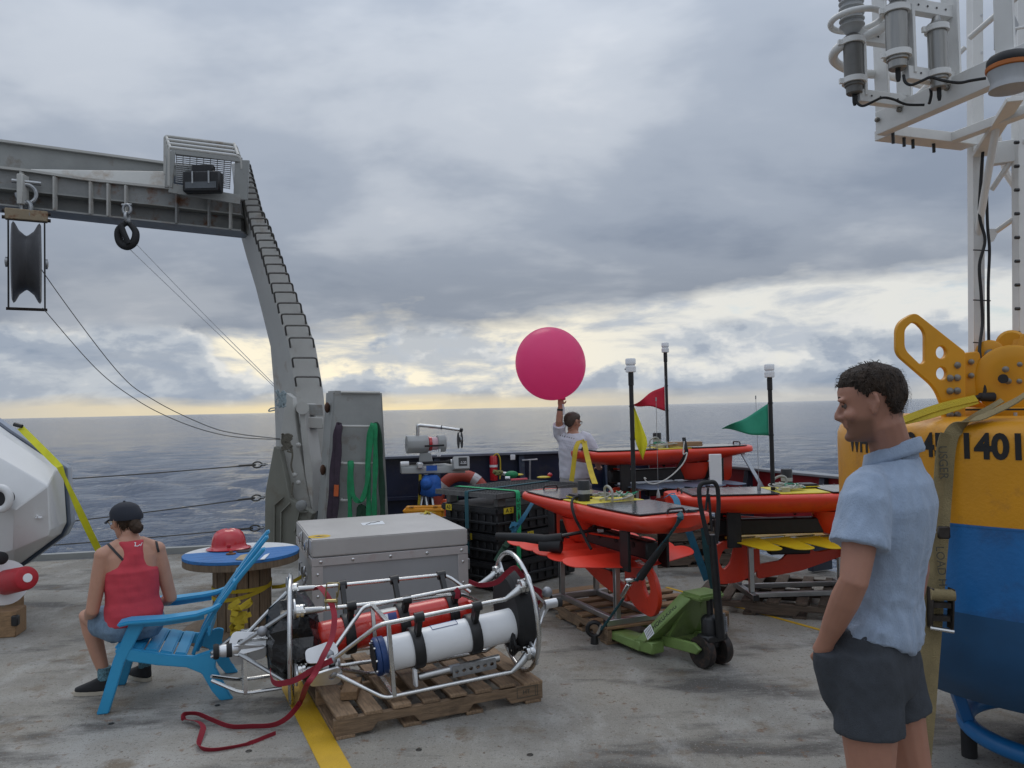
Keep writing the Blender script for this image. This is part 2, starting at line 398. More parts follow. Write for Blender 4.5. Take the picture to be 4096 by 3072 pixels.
# ---- sea
SEA_Z = -3.3
def water_extra(m, n, l, b, co):
    b.inputs['IOR'].default_value = 1.33
    geo = n.new('ShaderNodeNewGeometry')
    hs = []
    for sc_, st_, d in (((.10, .28, 1), 1.0, .8), ((.5, 1.2, 1), 1.0, .30), ((1.4, 3.8, 1), .9, .19), ((4.2, 10, 1), .6, .060)):
        mp = n.new('ShaderNodeMapping'); mp.inputs['Scale'].default_value = sc_; mp.inputs['Rotation'].default_value = (0, 0, .25); l.new(geo.outputs['Position'], mp.inputs[0])
        no = n.new('ShaderNodeTexNoise'); no.inputs['Scale'].default_value = 1; no.inputs['Detail'].default_value = 5; no.inputs['Roughness'].default_value = .6
        no.inputs['Distortion'].default_value = .6
        l.new(mp.outputs[0], no.inputs['Vector'])
        mu = n.new('ShaderNodeMath'); mu.operation = 'MULTIPLY'; mu.inputs[1].default_value = d; l.new(no.outputs['Fac'], mu.inputs[0]); hs.append(mu.outputs[0])
    acc = hs[0]
    for h_ in hs[1:]:
        a2 = n.new('ShaderNodeMath'); l.new(acc, a2.inputs[0]); l.new(h_, a2.inputs[1]); acc = a2.outputs[0]
    bp = n.new('ShaderNodeBump'); bp.inputs['Strength'].default_value = 1.0; bp.inputs['Distance'].default_value = 1.0
    l.new(a2.outputs[0], bp.inputs['Height']); l.new(bp.outputs[0], b.inputs['Normal'])
WATER = mat('sea_water', (.022, .050, .105), .09, var=.15, vs=.05, rvar=.03, extra=water_extra)
rng = np.random.default_rng(5)
def wave_field(X, Y, spacing):
    Z = np.zeros_like(X)
    for i in range(80):
        lam = .8 * (9 / .8) ** rng.random(); th = rng.normal(.55, .55); k = 2 * np.pi / lam
        amp = .0065 * lam ** .7
        ph = (X * np.sin(th) + Y * np.cos(th)) * k + rng.random() * 6.28
        fade = np.clip(lam / (spacing * 3.0) - .6, 0, 1)
        s_ = np.sin(ph); Z += amp * fade * (s_ + .28 * np.cos(2 * ph))
    return Z
na, nr = 300, 340
th = np.linspace(R(-62), R(62), na); rr = 11.0 * (6000 / 11.0) ** np.linspace(0, 1, nr)
TH, RR = np.meshgrid(th, rr); X = RR * np.sin(TH); Y = RR * np.cos(TH)
Z = wave_field(X, Y, RR * math.log(6000 / 11.0) / nr) + SEA_Z
vv = np.stack([X, Y, Z], -1).reshape(-1, 3)
idx = np.arange(na * nr).reshape(nr, na)
ff = np.stack([idx[:-1, :-1], idx[:-1, 1:], idx[1:, 1:], idx[1:, :-1]], -1).reshape(-1, 4)
me = bpy.data.meshes.new('sea'); me.from_pydata(vv.tolist(), [], ff.tolist())
me.polygons.foreach_set('use_smooth', [True] * len(me.polygons))
o = link('sea', me, WATER); o['kind'] = 'structure'
mb = MB(); n_ = 96
mb.add([(50000 * math.cos(2 * math.pi * i / n_), 50000 * math.sin(2 * math.pi * i / n_), SEA_Z - .9) for i in range(n_)], [tuple(range(n_))])
struct('open_ocean', mb, WATER)

# ---- deck
def deck_extra(m, n, l, b, co):
    out = b.inputs['Base Color'].links[0].from_socket
    def layer(out, scale, col, lo, hi, fac, strx=(1, 1, 1), rot=0, det=8):
        mp = n.new('ShaderNodeMapping'); mp.inputs['Scale'].default_value = strx; mp.inputs['Rotation'].default_value = (0, 0, rot); l.new(co.outputs['Object'], mp.inputs[0])
        no = n.new('ShaderNodeTexNoise'); no.inputs['Scale'].default_value = scale; no.inputs['Detail'].default_value = det; no.inputs['Roughness'].default_value = .65
        l.new(mp.outputs[0], no.inputs['Vector'])
        rp = n.new('ShaderNodeValToRGB'); rp.color_ramp.elements[0].position = lo; rp.color_ramp.elements[1].position = hi
        rp.color_ramp.elements[1].color = (fac, fac, fac, 1); l.new(no.outputs['Fac'], rp.inputs[0])
        mx = n.new('ShaderNodeMix'); mx.data_type = 'RGBA'; l.new(rp.outputs[0], mx.inputs[0]); l.new(out, mx.inputs[6]); mx.inputs[7].default_value = (*col, 1)
        return mx.outputs[2]
    out = layer(out, .8, (.39, .378, .35), .46, .62, .65)
    out = layer(out, .38, (.135, .124, .108), .50, .64, .70)
    out = layer(out, 1.4, (.075, .068, .060), .53, .62, .85, (.45, 1.3, 1), -.6)
    out = layer(out, 2.6, (.40, .388, .36), .53, .64, .50, (1.4, .6, 1), .5)
    out = layer(out, 2.2, (.15, .105, .06), .56, .66, .75)
    out = layer(out, 9.0, (.17, .09, .045), .60, .66, .75)
    out = layer(out, 26.0, (.11, .065, .038), .61, .66, .85)
    out = layer(out, 60.0, (.09, .085, .078), .56, .64, .65)
    out = layer(out, 85.0, (.50, .49, .46), .58, .66, .55, (1, 1, 1), 1.0)
    l.new(out, b.inputs['Base Color'])
DECK = mat('worn_grey_deck_coating', (.275, .255, .218), .72, var=.16, vs=1.2, bump=.5, bs=140, extra=deck_extra, rvar=.2)
mb = MB()
pts = [(-12, -5), (9.0, -5), (sideX(-1.0), -1.0), (sideX(10.99), 10.99 + .02), (-12, sternY(-12))]
mb.prism([(x, y, -.35) for x, y in pts], (0, 0, .35))
deck = struct('deck', mb, DECK)
mb = MB()
mb.prism([(x * 1.0, y - .25, -3.9) for x, y in pts], (0, 0, 3.54))
struct('ship_hull_side', mb, mat('hull_paint', (.02, .03, .06), .5))
# painted lines
YLINE = mat('worn_yellow_line_paint', (.56, .335, .012), .6, var=.12, vs=5, stain=(.30, .22, .09), st=(.60, .80), ss=7, bump=.3, bs=120)
a0, a1 = G(1265, 3072 + 200), G(1400, 3072 + 200)
b0 = G(1095, 2660); b1 = G(1170, 2640)
L0, L1 = G(1100, 2700), G(1275, 3060); Q1 = G(1398, 3060)
d = (L1 - L0).normalized(); wln = V((d.y, -d.x, 0))
wid = abs((Q1 - L1).dot(wln)); s_ = 1 if (Q1 - L1).dot(wln) > 0 else -1
far, near = L0 - d * 2.2, L1 + d * 3
mb = MB(); mb.prism([p + V((0, 0, .0005)) for p in (far, near, near + wln * wid * s_, far + wln * wid * s_)], (0, 0, .0035))
struct('painted_line', mb, YLINE)
p0, p1 = G(2990, 2440), G(3260, 2515)
d2 = (p1 - p0).normalized(); w2 = V((-d2.y, d2.x, 0)) * .016
mb = MB(); mb.prism([q + V((0, 0, .0005)) for q in (p0 - d2 * 1.0 - w2, p1 + d2 * 2 - w2, p1 + d2 * 2 + w2, p0 - d2 * 1.0 + w2)], (0, 0, .0035))
struct('painted_line', mb, YLINE)
# recessed tie-down sockets in the deck
for k, (px, py) in enumerate(((995, 3005), (870, 2822), (1675, 3000), (445, 2895), (2120, 3020))):
    g = G(px, py); mb = MB(); mb.lathe([(.016, .0), (.016, .002), (.011, .003), (.010, .001)], g + V((0, 0, .0004)), n=14)
    o = mb.build('deck_socket', mat('socket_metal', (.05, .047, .043), .5, .6), deck)
# deck edge coaming at the stern opening
mb = MB(); mb.beam((-12, sternY(-12) + .06, .035), (-3.2, sternY(-3.2) + .06, .035), .10, .07)
struct('stern_edge_coaming', mb, GREY)

# ---- bulwarks
bw = thing('bulwark', 'dark navy steel bulwark across the stern, in front of the sea', 'bulwark', (0, sternY(0), 0))
Ldir = V((1, .2, 0)).normalized(); Nrm = V((Ldir.y, -Ldir.x, 0))       # Nrm points inboard (towards camera)
def sp(x, z, off=0.0): return V((x, sternY(x), z)) + Nrm * off
mb = MB(); mb.beam(sp(-3.0, .54), sp(1.86, .54), .02, 1.06, up=(0, 0, 1)); mb.build('plating', NAVY, bw)
mb = MB(); mb.beam(sp(-3.0, 1.09, .03), sp(1.84, 1.09, .03), .17, .035); mb.build('cap_rail', mat('bulwark_cap_paint', (.12, .135, .17), .4, var=.2), bw, bev=.006)
mb = MB(); mb.beam(sp(-3.0, .56, .05), sp(1.84, .56, .05), .07, .05); mb.build('stringer', NAVY, bw, bev=.004)
for k, x in enumerate((-2.5, -1.05, .05, 1.2)):
    mb = MB(); mb.prism([sp(x, .0, .30), sp(x, .0, .012), sp(x, 1.07, .012), sp(x, 1.07, .08)], Ldir * .075); mb.build('stay_bracket', mat('worn_blue_paint', (.016, .028, .055), .5, var=.35, vs=8, stain=(.10, .11, .12), st=(.6, .8), ss=6), bw, bev=.004)
# valve handle, tag
v0 = U(2120, 1850, 10.55)
mb = MB(); mb.tube([U(2088, 1841, 10.52), U(2150, 1838, 10.52)], .012, 8); mb.tube([U(2120, 1840, 10.52), U(2119, 1990, 10.5)], .014, 8); mb.build('valve_handle', GALV, bw)
mb = MB(); c = U(2051, 1829, 10.5); mb.box(c, (.065, .012, .07)); mb.build('tag_plate', PAPER, bw, bev=.005)

bs = thing('bulwark', 'red side bulwark with grey rail behind the raised glider', 'bulwark', (sideX(8), 8, 0))
Ddir = (V((sideX(4.0), 4.0, 0)) - V((sideX(11.0), 11.0, 0))).normalized(); Dn = V((Ddir.y, -Ddir.x, 0))
if Dn.x > 0: Dn = -Dn
def sd_(y, z, off=0.0): return V((sideX(y), y, z)) + Dn * off
ZT = .95
mb = MB(); mb.beam(sd_(11.0, .66), sd_(4.4, .66), .02, .54); mb.build('plating', BULRED, bs)
mb = MB(); mb.beam(sd_(10.97, ZT, .02), sd_(4.4, ZT, .02), .16, .03); mb.build('cap_rail', mat('grey_rail', (.20, .215, .23), .4, var=.15), bs, bev=.006)
for y in (10.2, 9.1, 8.05, 7.0, 5.9, 4.9):
    mb = MB(); mb.prism([sd_(y, .02, .26), sd_(y, .02, .0), sd_(y, .93, .012), sd_(y, .93, .07)], Ddir * .07)
    mb.build('stay_bracket', mat('dark_slate_paint', (.03, .04, .06), .45, var=.3), bs, bev=.004)
for z in (.15, .30):
    mb = MB(); mb.tube([sd_(10.9, z), sd_(4.4, z)], .028, 10); mb.build('freeing_port_bar', BLACKM, bs)

# ---- lifelines across the stern opening
WY = (( 262, 1906, 1062, 1857), (255, 2078, 1058, 1988), (190, 2172, 1055, 2110))
for k, (xa, ya, xb, yb) in enumerate(WY):
    A, B = U(xa, ya, 9.35), U(xb, yb, 9.95)
    A2 = A + (A - B) * .8
    lab = ('top', 'middle', 'lowest')[k]
    t = thing('lifeline', f'{lab} of the three wire ropes strung across the open stern', 'wire rope', A2, group='stern lifelines')
    e0 = A2.lerp(B, .962)
    mb = MB(); n = 22; sag = .0
    mb.tube([A2.lerp(e0, i / n) - V((0, 0, .03 * math.sin(math.pi * i / n))) for i in range(n + 1)], .0075, 6); mb.build('wire', WIRE, t)
    d = (B - e0).normalized(); up = V((0, 0, 1)); lo = (B - e0).length
    mb = MB(); ring = []
    for i in range(19):
        a = -math.pi * .9 + 2 * math.pi * .9 * i / 18
        ring.append(e0 + d * (lo * .36 + lo * .36 * math.cos(a)) + up * (.036 * math.sin(a) * (1.0)))
    mb.tube(ring, .010, 6); mb.tube([e0 - d * .16, e0 + d * .04], .013, 8); mb.build('thimble_eye', WIRE, t)
    mb = MB(); p = e0 + d * lo * .70
    for q in range(3):
        c = p + d * lo * .12 * q; u2 = up if q % 2 else Ldir.cross(d).normalized()
        if q % 2 == 0: u2 = d.cross(up).normalized()
        mb.tube([c + d * .03 * math.cos(a) + u2 * .018 * math.sin(a) for a in [2 * math.pi * i / 12 for i in range(12)]], .007, 6, closed=True)
    mb.build('shackle', GALV, t)

# ================================================================ PALLETS
def make_pallet(label, Lx=1.22, Dy=1.02, m=WOOD, nb=8, seed=1, group='wooden pallets on the deck', bm_=None, blocks=False):
    rnd = random.Random(seed)
    t = thing('pallet', label, 'pallet', group=group)
    zb, zs, zt = .018, .085, .020
    bm_ = bm_ or m
    for y in (-Dy / 2 + .02, 0, Dy / 2 - .02):
        h = Lx / 2
        o_ = [(-h, 0), (-h + .20, 0), (-h + .23, .038), (-h + .43, .038), (-h + .46, 0), (h - .46, 0), (h - .43, .038), (h - .23, .038), (h - .20, 0), (h, 0), (h, zs), (-h, zs)]
        mb = MB(); mb.prism([(x, y - .019, zb + z) for x, z in o_], (0, .038, 0)); mb.build('stringer', m, t, bev=.003, local=True)
    for k in range(nb):
        wd = .098 if 0 < k < nb - 1 else .125
        x = -Lx / 2 + wd / 2 + (Lx - wd) * k / (nb - 1) + (rnd.uniform(-.012, .012) if 0 < k < nb - 1 else 0)
        mb = MB(); mb.box((0, 0, 0), (Dy + rnd.uniform(-.008, .008), wd + rnd.uniform(-.012, .006), zt + rnd.uniform(-.003, .002)), Matrix.Rotation(R(90 + rnd.uniform(-.7, .7)), 3, 'Z'))
        mb.xf(Matrix.Translation((x, 0, zb + zs + zt / 2 + rnd.uniform(0, .003))))
        # rotate so the board's own long axis is local x of the mesh for the grain
        me_ = MB(); me_.box((0, 0, 0), (Dy + rnd.uniform(-.008, .008), wd + rnd.uniform(-.012, .006), zt + rnd.uniform(-.003, .002)))
        ob = link('deck_board', me_.mesh('deck_board', .003), bm_, t)
        ob.location = (x, 0, zb + zs + zt / 2 + rnd.uniform(0, .003)); ob.rotation_euler = (0, rnd.uniform(-.01, .01), R(90 + rnd.uniform(-.8, .8)))
    for k in range(4):
        x = -Lx / 2 + .06 + (Lx - .12) * k / 3
        me_ = MB(); me_.box((0, 0, 0), (Dy, .10, zb)); ob = link('bottom_board', me_.mesh('bottom_board', .002), m, t)
        ob.location = (x, 0, zb / 2 + .0005); ob.rotation_euler = (0, 0, R(90))
    return t
def put(o, loc, rz, label=None):
    o.location = loc; o.rotation_euler = (0, 0, rz)
    WM[o.name_full] = Matrix.Translation(V(loc)) @ Matrix.Rotation(rz, 4, 'Z')
    if label: o['label'] = label
    return o
PH = .125
A, B = G(1337, 2965), G(2172, 2805)
ax = (B - A).normalized(); pp = V((-ax.y, ax.x, 0)); PA = math.atan2(ax.y, ax.x)
pal = make_pallet('weathered pallet under the steel instrument frames, near the yellow line', Lx=(B - A).length, Dy=1.02, nb=8, seed=3)
put(pal, (A + B) / 2 + pp * .51, PA)
# heat-treatment stamp on the front stringer
c = B - ax * .10 + V((0, 0, .072)) - pp * .0005
text('stamp', 'HT', .034, frame(c - ax * .005 - pp * .001, ax, (0, 0, 1)), INKG, pal)
mb = MB(); 
for x_ in (-.062, .052, .066): mb.beam(c + ax * x_ - V((0, 0, .028)) - pp * .0006, c + ax * x_ + V((0, 0, .028)) - pp * .0006, .003, .001, up=pp)
mb.beam(c + ax * -.06 + V((0, 0, .029)) - pp * .0006, c + ax * .068 + V((0, 0, .029)) - pp * .0006, .001, .003)
mb.beam(c + ax * -.06 - V((0, 0, .029)) - pp * .0006, c + ax * .068 - V((0, 0, .029)) - pp * .0006, .001, .003)
mb.build('stamp_frame', INKG, pal)
# loose block on the pallet
blk = G(1370, 2740, PH + .05)
o = MB(); o.box((0, 0, 0), (.24, .09, .045)); ob = link('wood_block', o.mesh('wood_block', .003), WOODL); ob.location = A + ax * .16 + pp * .30 + V((0, 0, PH + .026)); ob.rotation_euler = (0, 0, PA + R(70))
tag(ob, 'short fresh timber block on the left end of the front pallet', 'wood block')

# ================================================================ ALUMINIUM CASE
ZC = .70
c0 = G(1245, 2162, ZC); cw = 1.27; cx_ = V((math.cos(R(20.5)), math.sin(R(20.5)), 0)); c1 = c0 + cx_ * cw; cyv = V((-cx_.y, cx_.x, 0)); CD = 1.22
case = thing('equipment_case', 'large riveted grey aluminium case with a yellow round sticker on its lid', 'case', (c0 + c1) / 2 * V((1, 1, 0)) if False else ((c0.x + c1.x) / 2, (c0.y + c1.y) / 2, 0), math.atan2(cx_.y, cx_.x))
def cp(u, v, z): return c0 * 1.0 * 0 + V((c0.x, c0.y, 0)) + cx_ * u + cyv * v + V((0, 0, z))
CASE = mat('brushed_case_aluminium', (.47, .455, .44), .50, .35, var=.05, vs=4, stain=(.40, .36, .33), st=(.60, .85), ss=2.5, bump=.06, bs=12)
CASEB = mat('case_panel', (.40, .41, .425), .42, .45, var=.05, vs=3)
def cbox(mb, u0, u1, v0, v1, z0, z1): return mb.hexa([cp(u0, v0, z0), cp(u1, v0, z0), cp(u1, v1, z0), cp(u0, v1, z0), cp(u0, v0, z1), cp(u1, v0, z1), cp(u1, v1, z1), cp(u0, v1, z1)])
mb = cbox(MB(), .01, cw - .01, .01, CD - .01, .02, ZC - .14); mb.build('body', CASEB, case, bev=.006)
lid = cbox(MB(), 0, cw, 0, CD, ZC - .135, ZC).build('lid', CASE, case, bev=.009, seg=2)
CTRIM = mat('case_trim', (.50, .47, .46), .48, .4, var=.06, vs=5, stain=(.42, .30, .28), st=(.55, .8), ss=4)
mb = cbox(MB(), .0, cw, -.004, .012, ZC - .205, ZC - .142); mb.build('edge_trim', CTRIM, case, bev=.002)
for u in (0.0, cw - .085):
    mb = cbox(MB(), u, u + .085, -.002, .012, .02, ZC - .207); mb.build('corner_trim', CTRIM, case, bev=.002)
mb = cbox(MB(), -.004, .012, .0, CD, ZC - .205, ZC - .142); mb.build('edge_trim', CTRIM, case, bev=.002)
for u in (.07, .32, .62, .92, cw - .055):
    mb = MB(); mb.lathe([(.013, 0), (.013, .004), (.008, .009), (.0, .010)], cp(u, -.004, ZC - .174), -cyv, 12); mb.build('rivet', STEEL, case)
for u in (.045, cw - .045):
    for z in (ZC - .27, ZC - .44):
        mb = MB(); mb.lathe([(.011, 0), (.011, .004), (.006, .008), (.0, .009)], cp(u, -.002, z), -cyv, 12); mb.build('rivet', STEEL, case)
for v in (.22, .66):
    mb = MB(); 
    mb.hexa([cp(-.012, v - .03, ZC - .17), cp(-.002, v - .03, ZC - .17), cp(-.002, v + .03, ZC - .17), cp(-.012, v + .03, ZC - .17), cp(-.012, v - .03, ZC - .02), cp(-.002, v - .03, ZC - .02), cp(-.002, v + .03, ZC - .02), cp(-.012, v + .03, ZC - .02)])
    la = mb.build('latch', STEEL, case, bev=.003)
    mb = MB(); mb.tube(fillet([cp(-.012, v - .022, ZC - .03), cp(-.028, v - .022, ZC - .05), cp(-.028, v - .022, ZC - .12), cp(-.028, v + .022, ZC - .12), cp(-.028, v + .022, ZC - .05), cp(-.012, v + .022, ZC - .03)], .012), .004, 6); mb.build('latch_bail', STEEL, la)
for side in (-1, 1):
    uu = -.03 if side < 0 else cw + .03
    mb = MB(); mb.tube(fillet([cp(uu * .2 if side < 0 else cw + .004, .45, .42), cp(uu, .45, .42), cp(uu, .45, .34), cp(uu, .65, .34), cp(uu, .65, .42), cp(uu * .2 if side < 0 else cw + .004, .65, .42)], .02), .007, 6); mb.build('carry_handle', GALV, case)
mb = MB(); q = cp(cw + .01, .04, ZC - .30); mb.box(q, (.03, .03, .09), math.atan2(cx_.y, cx_.x)); mb.build('corner_catch', GALV, case, bev=.006)
# stickers
mb = MB(); sc0 = G(1277, 2146, ZC); mb.lathe([(.088, .0006), (.088, .0016)], sc0, n=32); st = mb.build('round_sticker', mat('sticker_yellow', (.62, .40, .02), .5, var=.05), case)
mb = MB()
for a_, b_, c_ in (((-.05, -.022), (.0, .030), (.02, -.022)), ((-.01, -.022), (.028, .012), (.055, -.022))):
    mb.prism([sc0 + cx_ * x + cyv * y + V((0, 0, .0018)) for x, y in (a_, b_, c_)][::-1], (0, 0, .0008))
mb.build('sticker_emblem', mat('sticker_violet', (.06, .05, .12), .5), st)
mb = MB(); pA, pB, pC, pD = (G(x, y, ZC) for x, y in ((1442, 2093), (1530, 2084), (1540, 2096), (1452, 2102)))
mb.prism([p + V((0, 0, .0008)) for p in (pD, pC, pB, pA)], (0, 0, .0012)); st2 = mb.build('paper_label', PAPER, case)
mb = MB(); mb.tube(spline([pD.lerp(pB, f) + V((0, 0, .003)) + cyv * random.uniform(-.03, .03) for f in (.15, .3, .4, .5, .62, .75, .85)], 5), .004, 5); mb.build('scribble', INKG, st2)
mb = MB()
for a_, b_ in (((1680, 2056), (1742, 2052)), ((1700, 2050), (1722, 2060)), ((1712, 2051), (1700, 2058))):
    mb.ribbon([G(*a_, ZC) + V((0, 0, .006)), (G(*a_, ZC) + G(*b_, ZC)) / 2 + V((0, 0, .018)), G(*b_, ZC) + V((0, 0, .006))], .03, cyv, .002)
o = mb.build('tape_scrap', YELW); tag(o, 'tangle of yellow flagging tape on the back edge of the aluminium case', 'tape')

# ================================================================ CABLE REEL TABLE
ZR = .62
rc = G(967, 2207, ZR); RR_ = .435
reel = thing('cable_reel_table', 'upright wooden cable reel used as a table, its top painted blue and white', 'cable reel', (rc.x, rc.y, 0), R(20))
Mr = WM[reel.name]
BLUEP = mat('blue_painted_wood', (.022, .15, .40), .6, var=.15, vs=6, stretch=(1, 8, 8), stain=(.03, .10, .25), st=(.55, .8), ss=6, bump=.25, bs=30)
WHITP = mat('white_painted_wood', (.62, .63, .63), .6, var=.08, vs=6, stretch=(1, 8, 8), stain=(.4, .38, .34), st=(.6, .8), ss=6, bump=.25, bs=30)
def disc_plank(y0, y1, z0, z1, rad, x0=None, x1=None):
    def xe(y): return math.sqrt(max(rad * rad - y * y, 0))
    n = 8; ys = [y0 + (y1 - y0) * i / n for i in range(n + 1)]
    p = [(xe(y), y) for y in ys] + [(-xe(y), y) for y in reversed(ys)]
    return p
# two thicknesses: painted top layer of planks, bare layer below
npl = 8
for k in range(npl):
    y0, y1 = -RR_ + 2 * RR_ * k / npl + .0015, -RR_ + 2 * RR_ * (k + 1) / npl - .0015
    p = disc_plank(y0, y1, 0, 0, RR_)
    mb = MB(); mb.prism([(x, y, ZR - .024) for x, y in p], (0, 0, .024)); 
    white = k >= 5
    mb.build('top_plank', WHITP if white else BLUEP, reel, bev=.002, local=True)
mb = MB(); mb.lathe([(RR_ - .001, ZR - .075), (RR_ - .001, ZR - .0245)], (0, 0, 0), n=48); mb.build('top_rim', REELW, reel, local=True, bev=.003)
mb = MB(); mb.lathe([(RR_, .0), (RR_, .055)], (0, 0, 0), n=48); mb.build('bottom_flange', REELW, reel, local=True, bev=.003)
for k in range(16):
    a = 2 * math.pi * k / 16; mb = MB(); r0 = .205
    mb.box((0, 0, 0), (.022, .076, ZR - .133), Matrix.Identity(3)); mb.xf(Matrix.Rotation(a, 4, 'Z') @ Matrix.Translation((r0, 0, .056 + (ZR - .133) / 2)))
    mb.build('drum_stave', REELW, reel, bev=.002, local=True)
mb = MB(); mb.lathe([(.045, ZR + .0005), (.045, ZR + .002), (.03, ZR + .0025)], (.06, .10, 0), n=20); mb.build('spindle_hole', BLACK, reel, local=True)
# white paint wedge on the blue top, nearest the sea side
# yellow lashing round the drum
mb = MB()
for z0, s_ in ((.36, .0), (.34, .05)):
    pts = [Mr @ V((.222 * math.cos(a), .222 * math.sin(a), z0 + s_ * math.sin(a * 1.0 + 1))) for a in [2 * math.pi * i / 24 for i in range(24)]]
    mb.ribbon(pts + [pts[0]], .028, (0, 0, 1), .004)
mb.ribbon(spline([Mr @ V((.22, -.03, .33)), Mr @ V((.32, -.10, .35)), cp(-.03, .2, .40)], 6), .028, (0, 0, 1), .004)
o = mb.build('lashing_strap', YELW); tag(o, 'yellow lashing wrapped round the drum of the cable reel table', 'strap')
# nest of webbing hanging low
mb = MB(); h0 = U(965, 2480, 5.75)
for k in range(5):
    mb.ribbon(spline([h0 + V((random.uniform(-.09, .06), random.uniform(-.05, .05), .12 - .05 * k + random.uniform(-.03, .03))) for _ in range(5)], 5), .035, (0, .3, 1), .004)
o = mb.build('webbing_bundle', YELW); tag(o, 'bundled yellow webbing hanging behind the blue chair back', 'strap')
# chain / clasp hanging by the case
mb = MB()
for k in range(7):
    c = cp(-.055, -.02 + .01 * k, .47 - .045 * k); u1 = V((1, 0, 0)) if k % 2 else V((0, 1, 0))
    mb.tube([c + V((0, 0, .032)) * math.cos(a) + u1 * .018 * math.sin(a) for a in [2 * math.pi * i / 12 for i in range(12)]], .008, 6, closed=True)
o = mb.build('chain', GALV); tag(o, 'short galvanised chain between the cable reel and the aluminium case', 'chain')
# small things on the reel
ZT_ = ZR + .001
g = G(924, 2217, ZT_)
mb = MB(); mb.lathe([(.038, 0), (.036, .008), (.016, .012), (.012, .026), (.0, .027)], g, n=14); o = mb.build('rusty_bolt', mat('rusty_iron', (.17, .07, .03), .8, .3, var=.4, vs=40)); tag(o, 'small rusty bolt and washer on the blue reel top', 'bolt')
mb = MB(); q = [G(x, y, ZT_) for x, y in ((942, 2241), (962, 2224), (985, 2219), (1022, 2225), (985, 2243))]
mb.prism([p + V((0, 0, .001)) for p in q][::-1], (0, 0, .006)); o = mb.build('tan_cloth', mat('tan_rag', (.42, .33, .21), .9, var=.25, vs=30, bump=.6, bs=80)); tag(o, 'folded tan rag on the blue reel top beside the chair back', 'rag')
mb = MB(); q = [G(x, y, ZT_) for x, y in ((1040, 2240), (1058, 2222), (1078, 2215), (1072, 2224), (1058, 2238))]
mb.prism([p + V((0, 0, .001)) for p in q][::-1], (0, 0, .004)); o = mb.build('paper_scrap', PAPER); tag(o, 'pale paper scrap lying right of the blue chair back on the reel', 'paper')
mb = MB(); g = G(975, 2206, ZT_); mb.lathe([(.055, 0), (.055, .006), (.04, .009), (.0, .009)], g, n=18); o = mb.build('rubber_disc', RUBBER); tag(o, 'flat black rubber disc just right of the red hard hat', 'disc')

# red hard hat
hc = G(915, 2196, ZT_); hat = thing('hard_hat', 'glossy red full-brim hard hat lying on the reel table', 'hard hat', hc, R(20))
HATM = mat('glossy_red_plastic', (.50, .012, .020), .22, var=.05, vs=6, coat=.5)
nU, rings = 36, []
def hat_ring(r, z, ex=1.0, droop=0.0):
    return [V((r * 1.13 * math.cos(2 * math.pi * j / nU) * ex, r * .97 * math.sin(2 * math.pi * j / nU), z + droop * (abs(math.cos(2 * math.pi * j / nU)) ** 3))) for j in range(nU)]
prof = [(.150, .004), (.152, .010), (.128, .020), (.118, .030), (.116, .050), (.110, .085), (.097, .115), (.075, .138), (.045, .151), (.012, .156)]
for i, (r, z) in enumerate(prof):
    rg = hat_ring(r, z)
    for p in rg:      # fore-and-aft ridges on the crown
        if z > .06:
            rid = max(0, 1 - abs(p.y) / .016) * .010 + max(0, 1 - abs(abs(p.y) - .038) / .012) * .006
            p.z += rid * min(1, (z - .06) / .05)
    rings.append(rg)
mb = MB(); mb.rings(rings); mb.build('shell', HATM, hat, local=True, ang=60)
mb = MB(); mb.box((.0, -.117, .043), (.03, .01, .022)); mb.build('accessory_slot', HATM, hat, bev=.003, local=True)

